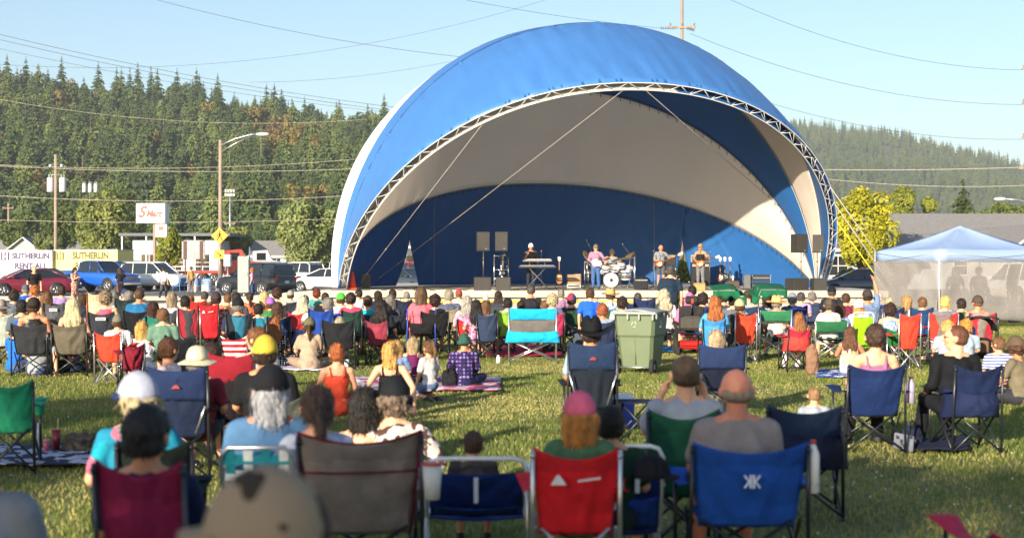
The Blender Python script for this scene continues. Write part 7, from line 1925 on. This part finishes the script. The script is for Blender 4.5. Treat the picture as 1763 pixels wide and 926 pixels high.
bottle('clear water bottle standing on the navy-white blanket', ground(65, 786) + V(0, 0, .06), .27, .036, clear, paint((.75, .8, .85)))
b_ = bottle('dark red tumbler with straw on the navy-white blanket', ground(97, 784) + V(0, 0, .06), .20, .046, mat('7a1c2a', rough=.3), mat('8a2a34', rough=.4), 'tumbler'); g = MB(); g.tube([(.01, 0, .19), (.02, 0, .31)], .004, 6); g.build('straw', paint((.7, .5, .3)), b_)
bottle('small pink and red can beside the dark red tumbler', ground(80, 788) + V(0, 0, .06), .12, .033, mat('b8506a', rough=.4), mat('c8a0a8'), 'can')
bottle('small white bottle lying near the crimson blanket', ground(858, 626) + V(0, 0, .01), .15, .04, wb_, wb_)
bottle('clear plastic tumbler on the grass behind copper bun woman', ground(597, 637), .19, .045, clear, clear, 'tumbler')
bottle('white takeaway cup on the grey-brown chair armrest', (gx(752, 7.9) - .02, 7.8, .60), .20, .055, mat('d4d0cc', rough=.6), mat('c4443a', rough=.5), 'cup')
bottle('tall white bottle in the bright blue chair cup holder', (gx(1400, 8.15), 8.15, .58), .30, .036, wb_, mat('b04a40'), 'bottle')
bottle('lilac and white flask in the dark blue chair cup holder', (gx(1568, 14.1), 14.1, .50), .26, .04, mat('a49ab4', rough=.4), mat('3a2a30'), 'bottle')
bottle('white cup held low beside the low black chair', ground(612, 622) + V(0, 0, .35), .14, .045, wb_, wb_, 'cup')
ck = thing('cooler', 'blue cooler box with white lid behind the pink cap child', 'cooler', ground(1058, 738), R(12)); g = MB(); g.box((0, 0, .16), (.40, .30, .32), bev=.03); g.build('body', mat('1a3fae', rough=.45), ck); g = MB(); g.box((0, 0, .345), (.41, .31, .05), bev=.015); g.build('lid', mat('c8d0dc', rough=.5), ck); g = MB(); g.tube([(-.2, 0, .3), (-.21, -.02, .40), (.21, -.02, .40), (.2, 0, .3)], .01, 6); g.build('handle', wb_, ck)
tb = thing('camp_table', 'small navy fabric folding table between the two front chairs', 'table', ground(1096, 760)); zt_ = EYE - (690 - HOR) / (310 / 1.9)
g = MB(); g.grid([[(-.24 + .48 * i / 8, -.22 + .44 * j / 8, zt_ - .015 * math.sin(PI * i / 8) * math.sin(PI * j / 8)) for j in range(9)] for i in range(9)], double=-.006); g.build('tabletop', cloth('161f3c'), tb)
for sx in (-1, 1):
    for sy in (-1, 1): g = MB(); g.tube([(sx * .22, sy * .2, 0), (-sx * .16, sy * .2, zt_ - .02)], .009, 6); g.build('leg', steel, tb)
for sx in (-1, 1): g = MB(); g.lathe([(.03, -.12), (.042, -.11), (.045, 0)], 12, (sx * .2, -.18, zt_)); g.build('cup_holder', cloth('0e1016'), tb)
cp = thing('cap', 'black baseball cap with red mark hung on the beach chair', 'cap', (gx(1122, 8.1), 8.05, .68), R(-70)); cr, br = cached(hat_mesh, 'cap'); use('crown', cr, as_mat('15171c'), cp); use('brim', br, as_mat('1d2026'), cp)
# spotted white dog sitting, looking left
P = Pieces(); P.ell((0, 0, .16), (.12, .17, .15)); P.cone((0, .04, .18), .12, (0, .12, .42), .085); P.ell((0, .15, .50), (.075, .09, .072)); P.cone((0, .19, .485), .045, (-.03, .27, .465), .030)
for sx in (-1, 1):
    P.cone((sx * .06, .14, .34), .042, (sx * .065, .17, .03), .026); P.ell((sx * .065, .20, .025), (.028, .04, .022)); P.ell((sx * .11, .0, .11), (.055, .12, .10)); P.cone((sx * .12, .05, .05), .035, (sx * .12, .17, .025), .026); P.cone((sx * .07, .13, .52), .025, (sx * .10, .11, .44), .014)
P.cone((0, -.16, .06), .025, (.12, -.30, .03), .012)
dog = link('dog', P.remesh('dog', .010, 3), None, ground(1000, 619)); dog.rotation_euler.z = R(40); dog.scale = (1.1,) * 3; dog.data.materials.append(pattern('blotch', 'cfcac4', '3a3632', 7)); tag(dog, 'white dog with grey spots sitting right of the turquoise chair', 'dog')
# ---------------------------------------------------------------- band and equipment on the stage
boxm = mat((.022, .02, .018), rough=.75, var=.12, bump=.2); grl = mat((.032, .029, .025), rough=.6, var=.1, bump=.5, bscale=260)
def speaker(name, label, xl, xr, yt, yb, Y, rz, group=None):
    s = F / Y; w, h = (xr - xl) / s, (yb - yt) / s; o = thing(name, label, 'loudspeaker', (gx((xl + xr) / 2, Y), Y, EYE - (yb - HOR) / s), R(rz), group)
    g = MB(); d = min(.55, w * .85); wf = w * .88; g.prism([(-wf / 2, 0), (wf / 2, 0), (wf * .42, d), (-wf * .42, d)], 0, h, 'z'); g.build('cabinet', boxm, o, fix=True)
    g = MB(); g.box((0, -.012, h / 2), (wf * .94, .02, h * .93), bev=.006); g.build('grille', grl, o)
    g = MB(); g.box((wf * .2, -.025, h * .12), (.05, .006, .03)); g.build('badge', mat('8a8c90'), o)
    if h > .6:
        for sx in (-1, 1): g = MB(); g.box((sx * wf * .485, d * .4, h * .55), (.02, .12, .04), bev=.006); g.build('handle', trim, o)
    return o
def pa_pole(label, x, y0, y1, Y):
    s = F / Y; o = thing('speaker_pole', label, 'pole', (gx(x, Y), Y + .2, EYE - (y1 - HOR) / s)); L = (y1 - y0) / s; g = MB(); g.tube([(0, 0, 0), (0, 0, L)], .018, 8); g.build('rod', metalm('8a7f72', .5), o); g = MB(); g.ball((0, 0, L * .65), .035, 6); g.build('knob', trim, o)
YP = 54.3
speaker('subwoofer', 'left subwoofer of the pair left of the keyboard player', 814, 848, 477, 504.5, YP, 8); speaker('subwoofer', 'right subwoofer of the pair left of the keyboard player', 852, 881, 477, 504.5, YP, 0)
speaker('loudspeaker', 'left raised loudspeaker of the pair left of the keyboard player', 820, 845, 399, 432, YP + .1, 10); speaker('loudspeaker', 'right raised loudspeaker of the pair left of the keyboard player', 851, 876, 399, 432, YP + .1, 6)
speaker('subwoofer', 'left subwoofer of the pair by the right truss foot', 1359, 1398, 479, 504.5, YP, 26); speaker('subwoofer', 'right subwoofer of the pair by the right truss foot', 1399, 1426, 479, 504.5, YP, 8)
speaker('loudspeaker', 'left raised loudspeaker of the pair by the right truss foot', 1369, 1394, 403, 435, YP + .1, 24); speaker('loudspeaker', 'right raised loudspeaker of the pair by the right truss foot', 1398, 1420, 404, 435, YP + .1, -10)
pa_pole('pole carrying the leftmost raised loudspeaker', 832, 432, 477, YP); pa_pole('pole carrying the second raised loudspeaker from the left', 866, 432, 477, YP + .4); pa_pole('pole carrying the third raised loudspeaker from the left', 1381, 435, 479, YP); pa_pole('pole carrying the rightmost raised loudspeaker', 1409, 435, 479, YP)
chr_ = metalm('d0d2d4', .2)
# rack of lights and clamps behind the subwoofers
rk = thing('lighting_rack', 'chrome rack hung with lamps behind the second subwoofer', 'rack', dk(863, 497)); g = MB()
for sx in (-.28, 0, .28): g.tube([(sx, 0, 0), (sx, 0, 1.35)], .02, 6)
for z in (.2, .75, 1.3): g.tube([(-.3, 0, z), (.3, 0, z)], .015, 6)
g.build('frame', chr_, rk)
rr = random.Random(2)
for i in range(14): g = MB(); x_, z_ = rr.uniform(-.28, .28), rr.uniform(.3, 1.35); g.lathe([(.05, 0), (.06, .03), (.045, .10), (0, .11)], 10, (x_, -.06, z_), 'y'); g.build('lamp', chr_ if i % 2 else mat((.08, .08, .085), rough=.4), rk)
def micstand(label, x, y, H, boom=None, name='microphone_stand'):
    o = thing(name, label, 'microphone stand', dk(x, y)); g = MB(); g.tube([(0, 0, .05), (0, 0, H)], .012, 6)
    for k_ in range(3): a = k_ * 2 * PI / 3; g.tube([(0, 0, .16), (.28 * math.cos(a), .28 * math.sin(a), .01)], .010, 5)
    e = Vector((0, 0, H))
    if boom: e2 = e + Vector(boom); g.tube([e - Vector(boom) * .4, e2], .009, 5); e = e2
    g.build('stand', mat((.10, .10, .105), rough=.35, metal=.5), o); g = MB(); g.tube([e, e + Vector((0, -.12, .03))], .016, 6); g.ball(e + Vector((0, -.15, .04)), .03, 6); g.build('microphone', mat((.22, .22, .23), rough=.4, metal=.5), o); return o
def guitar_mesh(L=1.0, style='g'):
    out = []
    for i in range(36):
        a = 2 * PI * i / 36; x = .20 * math.cos(a); r_ = .155 + .02 * math.cos(a) if math.cos(a) < 0 else .125
        waist = 1 - .22 * math.exp(-((x - .02) / .05) ** 2); out.append((x - .0, r_ * math.sin(a) * waist))
    b = MB(); b.prism(out, -.025, .025, 'y'); n = MB(); n.box((.44 * L, -.03, 0), (.52 * L, .022, .05), bev=.008); h = MB(); h.prism([(.70 * L, -.03), (.88 * L, -.05), (.89 * L, .05), (.70 * L, .03)], -.042, -.022, 'y')
    for k_ in range(3): h.ball(((.74 + .05 * k_) * L, -.03, .055), .012, 4); h.ball(((.74 + .05 * k_) * L, -.03, -.055), .012, 4)
    p = MB(); p.box((.0, -.032, 0), (.05, .012, .09)); p.box((.09, -.032, 0), (.03, .012, .07)); p.box((-.09, -.032, 0), (.03, .012, .07)); p.prism([(-.02, -.12), (.1, -.10), (.06, -.04), (-.08, -.05)], -.031, -.027)
    return b, n, h, p
def guitar(label, loc, rot, c, c2='e8dcc0', L=1.0, name='guitar'):
    o = thing(name, label, 'guitar', loc); o.rotation_euler = rot; b, n, h, p = guitar_mesh(L)
    b.build('body', mat(c, rough=.2, var=.25, vscale=3, coat=.5), o, fix=True); n.build('neck', mat('5a3a20', rough=.4), o); h.build('headstock', mat(c2, rough=.35), o, fix=True); p.build('pickguard', mat(c2, rough=.4), o, fix=True); return o
def bandsman(label, x, y, pose_, k=1., rz=180, **kw):
    return person(label, dk(x, y), pose_, R(rz), k, top=kw.pop('t'), legs=kw.pop('l', ('long', '2a2c34')), **kw)
bandsman('keyboard player in white cap and black vest singing into his hand', 914, 496, 'stand_mic', 1.02, 185, hair=('buzz', 'white'), hat=('cap', 'e0e0de'), t=('tee', '4c4a48'), skin='red', big=.15)
bandsman('guitarist in flat cap and pink checked shirt before the drums', 1026, 498, 'stand_guitar', .98, 168, hair=('short', 'grey'), hat=('cap', '6a6058'), t=('long', pattern('plaid', 'a0788c', '7a6488', 20)), l=('long', '3a5a8a'), big=.12)
bandsman('drummer in pale cap seated behind the chrome drum kit', 1053, 491.5, 'stool_drum', 1.16, 185, hair=('short', 'grey'), hat=('cap', 'b0a890'), t=('tee', '8a96a0'))
bandsman('bald bass player in grey printed tee', 1138, 495, 'stand_guitar', 1.0, 180, hair=None, skin='red', t=('tee', pattern('blotch', '7c8086', '5a5e66', 12)), l=('shorts', '4a4c54'), big=.15)
bandsman('long-bearded guitarist in black sleeveless top and sunglasses', 1206, 494, 'stand_guitar', 1.03, 150, hair=('beardlong', 'a08a6a'), hat=('cap', '8a7a5a'), t=('tank', '1c1d20'), l=('long', '6a6c72'), skin='tan', glasses=True)
def held(x, y, off, tilt, c, label, **kw):
    p = dk(x, y); guitar(label, p + Vector(off), (0, tilt, PI), c, **kw)
guitar('white electric guitar held by the checked shirt guitarist', dk(1026, 498) + V(.02, -.24, 1.02), (0, R(14), 0), 'dedad0', L=1)
guitar('sunburst bass guitar held by the bald bass player', dk(1138, 495) + V(-.10, -.24, 1.0), (0, R(-24), 0), '7a3a18', L=1.2, name='bass_guitar')
guitar('orange sunburst guitar held by the bearded guitarist', dk(1206, 494) + V(-.06, -.24, 1.0), (0, R(-20), 0), 'b05a1c', L=1)
# keyboards on a stand
kb = thing('keyboard_stand', 'two-tier stand in front of the keyboard player', 'stand', dk(925, 497.5)); g = MB()
for sx in (-1, 1): g.tube([(sx * .45, 0, 0), (-sx * .35, 0, .85)], .018, 6); g.tube([(sx * .3, .05, .85), (sx * .3, .1, 1.1)], .015, 6)
g.build('frame', mat((.10, .10, .11), rough=.4), kb)
for i, (z, w_, y_, lb) in enumerate(((.87, 1.45, 0, 'lower long dark keyboard on the two-tier stand'), (1.12, 1.15, .12, 'upper shorter keyboard on the two-tier stand'))):
    o = thing('keyboard', lb, 'keyboard', dk(925, 497.5) + V(.0, y_, z)); g = MB(); g.box((0, 0, 0), (w_, .32, .09), bev=.015); g.build('casing', mat((.035, .035, .04), rough=.4) if not i else mat((.2, .2, .21), rough=.4), o); g = MB(); g.box((0, .09, .048), (w_ * .9, .13, .012)); g.build('keys', wb_, o)
micstand('microphone stand beside the keyboard player', 932, 497, 1.45); micstand('boom microphone stand left of the drum kit', 1018, 493, 1.6, (-.2, 0, .35)); micstand('tall boom stand crossing right of the drum kit', 1086, 494, 1.35, (-.35, 0, .42)); micstand('microphone stand left of the bass player', 1125, 497, 1.45); micstand('microphone stand before the bearded guitarist', 1222, 497, 1.4)
def guitar_on_stand(label, x, y, c, L=1.0):
    p = dk(x, y); guitar(label, p + V(0, 0, .38), (R(-10), R(-90), 0), c, L=L); o = thing('guitar_stand', 'stand under the ' + label, 'stand', p + V(0, .08, 0)); g = MB()
    for k_ in range(3): a = k_ * 2 * PI / 3 + .5; g.tube([(0, 0, .3), (.22 * math.cos(a), .22 * math.sin(a), 0)], .012, 5)
    g.tube([(0, 0, .3), (0, .05, .75)], .012, 5); g.build('frame', steel, o)
guitar_on_stand('orange sunburst guitar resting right of the keyboards', 963, 496, 'c06a1c'); guitar_on_stand('dark red guitar resting left of the three right guitars', 1240, 493, '4a1a12'); guitar_on_stand('middle black guitar of the three right guitars', 1248, 492.5, '141414'); guitar_on_stand('blue-white guitar resting right of the three right guitars', 1257, 492, '6a7f9a')
def amp(label, xl, xr, yt, yb, c, gc, yo=None, name='guitar_amplifier', tilt=0):
    p = dk((xl + xr) / 2, yo or yb); s = F / p.y; w, h = (xr - xl) / s, (yb - yt) / s; z = ((yo or yb) - yb) / s; o = thing(name, label, 'amplifier', p + V(0, 0, z))
    g = MB(); g.box((0, .15, h / 2), (w, .3, h), bev=.02); g.build('cabinet', mat(c, rough=.7, bump=.2), o); g = MB(); g.box((0, -.006, h * .42), (w * .88, .012, h * .72), bev=.004); g.build('grille', mat(gc, rough=.8, bump=.4, bscale=200), o)
    g = MB(); g.box((0, -.008, h * .88), (w * .88, .014, h * .1)); pn = g.build('panel', mat('9a9688', rough=.4), o)
    for i in range(6): g = MB(); g.ball((-w * .35 + w * .14 * i, -.02, h * .88), .012, 4); g.build('knob', trim, pn)
    g = MB(); g.tube([(-.08, .15, h), (-.07, .15, h + .03), (.07, .15, h + .03), (.08, .15, h)], .008, 6); g.build('handle', trim, o)
amp('brown combo amplifier on a white stand left of the drums', 976, 1001, 471, 490, '6a4a34', 'a08468', yo=496); g = MB(); p = dk(988, 496); 
for sx in (-1, 1): g.tube([(p.x + sx * .26, p.y, .81), (p.x + sx * .26, p.y, p.z + .14)], .015, 6)
g.tube([(p.x - .26, p.y, p.z + .14), (p.x + .26, p.y, p.z + .14)], .015, 6); g.tube([(p.x - .26, p.y, p.z + .03), (p.x + .26, p.y, p.z + .03)], .015, 6); tag(g.build('amp_stand', wb_), 'low white tube stand under the brown combo amplifier', 'stand')
amp('tall black speaker stack behind the bearded guitarist', 1190, 1222, 452, 492, '141414', '1e1e20'); amp('silver-edged amplifier head on the tall black stack', 1190, 1222, 438.5, 451.5, '8a8a86', '2a2a2c', yo=492)
amp('tan wicker-covered small amplifier at the stage front', 1195, 1215, 487, 501, 'a0703c', 'b88a50'); amp('small bass amplifier behind the bald bass player', 1147, 1164, 438, 458, '1a1a1c', '26262a', yo=493); amp('black stage monitor box right of the drums', 1092, 1116, 480, 498, '0e1016', '14161c')
amp('low black bass cabinet under the small bass amplifier', 1146, 1165, 459, 493, '121214', '1c1c1e')
for i, (xl, xr, yt, yb) in enumerate(((1296, 1328, 486, 497), (1296, 1328, 473, 484))):
    p = dk((xl + xr) / 2, 497); s = F / p.y; o = thing('road_case', ('lower', 'upper')[i] + ' black equipment case on the right of the stage', 'case', p + V(0, .4, (497 - yb) / s)); w, h = (xr - xl) / s, (yb - yt) / s
    g = MB(); g.box((0, 0, h / 2), (w, .5, h), bev=.015); g.build('shell', mat((.015, .015, .016), rough=.6), o); g = MB()
    for sx in (-1, 1): g.box((sx * w * .49, -.255, h / 2), (.03, .02, h), bev=.004)
    g.box((0, -.255, h * .5), (w, .02, .03)); g.build('edging', metalm(), o)
p = dk(1262, 494); simple_box('crate', 'small brown crate with a bottle right of the guitars', 'crate', p, (.5, .3, .26), mat('4a3a2a', rough=.8)); bottle('clear bottle standing on the small brown crate', p + V(0, 0, .27), .22, .035, clear, wb_)
p = dk(1286, 497); simple_box('speaker_box', 'small grey speaker box left of the black equipment cases', 'box', p, (.26, .3, .55), mat((.10, .10, .105), rough=.6))
# drum kit
dr = thing('drum_kit', 'chrome and mirrored drum kit with cymbals before the blue wall', 'drum kit', dk(1052, 495)); shellm = mat((.62, .63, .66), rough=.12, metal=.9, var=.25, vscale=5); headm = mat('cfd0d2', rough=.4, var=.12); brass = mat((.72, .52, .24), rough=.25, metal=.9)
def drum(name, c, r_, d, rot, front=True, clear_=False):
    o = thing_part(name, dr, c); o.rotation_euler = rot; g = MB(); g.lathe([(r_, -d / 2), (r_, d / 2)], 26); g.build('shell', shellm, o); g = MB(); g.lathe([(0, d / 2 + .004), (r_ * .98, d / 2 + .004), (r_ * 1.03, d / 2 - .01), (r_ * 1.03, d / 2 - .03)], 26); g.lathe([(r_ * 1.03, -d / 2 + .03), (r_ * 1.03, -d / 2), (r_ * .98, -d / 2 - .004), (0, -d / 2 - .004)], 26); g.build('head', headm, o)
    g = MB()
    for k_ in range(8): a = k_ * PI / 4; g.tube([((r_ + .02) * math.cos(a), (r_ + .02) * math.sin(a), -d / 2), ((r_ + .02) * math.cos(a), (r_ + .02) * math.sin(a), d / 2)], .007, 4)
    g.build('lug', chr_, o); return o
bd = drum('bass_drum', (0, 0, .31), .29, .4, (R(90), 0, 0)); g = MB(); g.lathe([(.07, .0), (.07, .004), (0, .004)], 18, (0, 0, .206)); g.build('port', mat((.02, .02, .02)), bd)
bt_ = text_mesh('KIDZ', .16, mat((.08, .08, .1)), bd, (0, .12, .212), (0, 0, 0)); bt_.rotation_euler = (0, 0, 0)
for (c, r_, d, rot) in (((-.22, .05, .78), .16, .2, (R(25), 0, 0)), ((.16, .05, .80), .17, .22, (R(25), 0, 0)), ((.62, .2, .52), .22, .36, (R(8), 0, 0)), ((-.42, .3, .66), .18, .13, (R(10), 0, 0)), ((.42, .1, .92), .15, .16, (R(28), R(8), 0)), ((.78, .3, .80), .16, .16, (R(22), R(14), 0))): drum('tom', c, r_, d, rot)
for (c, r_, rot) in (((-.98, .1, 1.32), .25, (R(30), R(52), 0)), ((-.80, 0, .98), .22, (R(20), R(20), 0)), ((-.28, .2, 1.18), .26, (R(16), R(-8), 0)), ((.32, .15, 1.16), .30, (R(10), R(-20), 0)), ((.78, .2, 1.36), .24, (R(16), R(-28), 0)), ((-.92, .2, .68), .18, (R(8), 0, 0))):
    g = MB(); g.lathe([(0, .03), (.05, .025), (r_ * .5, .008), (r_, -.004), (r_, -.008), (0, .01)], 26); o = g.build('cymbal', brass, dr, c); o.rotation_euler = rot
    g = MB(); g.tube([(c[0], c[1], c[2]), (c[0], c[1] + .1, .06)], .012, 6)
    for k_ in range(3): a = k_ * 2.1; g.tube([(c[0], c[1] + .1, .2), (c[0] + .2 * math.cos(a), c[1] + .1 + .2 * math.sin(a), 0)], .010, 5)
    g.build('cymbal_stand', chr_, dr)
g = MB()
for (x_, z_) in ((-1.08, 1.1), (1.0, 1.35), (.98, 1.2)): g.tube([(x_, .2, 0), (x_, .2, z_)], .022, 8)
g.tube([(-1.08, .2, 1.05), (-.5, .25, 1.05)], .02, 8); g.tube([(.3, .25, 1.15), (1.0, .2, 1.25)], .02, 8); g.tube([(-1.08, .2, .6), (-.6, .2, .6)], .018, 6); g.build('rack', chr_, dr)
st = thing('drum_stool', 'round black stool under the drummer', 'stool', dk(1050, 491.5)); g = MB(); g.lathe([(0, .50), (.17, .50), (.18, .54), (.16, .57), (0, .575)], 18); g.build('seat', trim, st)
for k_ in range(3): a = k_ * 2.1; g = MB(); g.tube([(0, 0, .5), (.22 * math.cos(a), .22 * math.sin(a), 0)], .012, 6); g.build('leg', chr_, st)
# cables along the deck front
rr = random.Random(9); g = MB()
for i, (xa, xb) in enumerate(((884, 960), (930, 1010), (1100, 1200), (1205, 1290), (640, 810))):
    pts = [dk(xa + (xb - xa) * t / 20, 497.5 + 1.2 * math.sin(t * 1.3 + i)) + V(0, 0, .012) for t in range(21)]; g = MB(); g.tube(pts, .014, 5); tag(g.build('cable', rub), ('black cable under the keyboards', 'black cable running from the keyboards to the drums', 'black cable from the monitor to the wicker amplifier', 'black cable along the right guitars', 'long black cable along the left stage')[i], 'cable')
# ---------------------------------------------------------------- the air itself
hz = MB(); hz.box((0, 1050, 95), (3200, 2500, 200)); hzo = hz.build('haze', []); hzo['kind'] = 'stuff'
hm_ = bpy.data.materials.new('haze'); hm_.use_nodes = True; nt = hm_.node_tree; nt.nodes.clear(); ou = nt.nodes.new('ShaderNodeOutputMaterial'); pv = nt.nodes.new('ShaderNodeVolumePrincipled')
pv.inputs['Color'].default_value = (.82, .91, 1, 1); pv.inputs['Density'].default_value = .00023; pv.inputs['Anisotropy'].default_value = .1; nt.links.new(pv.outputs[0], ou.inputs['Volume']); hzo.data.materials.append(hm_)
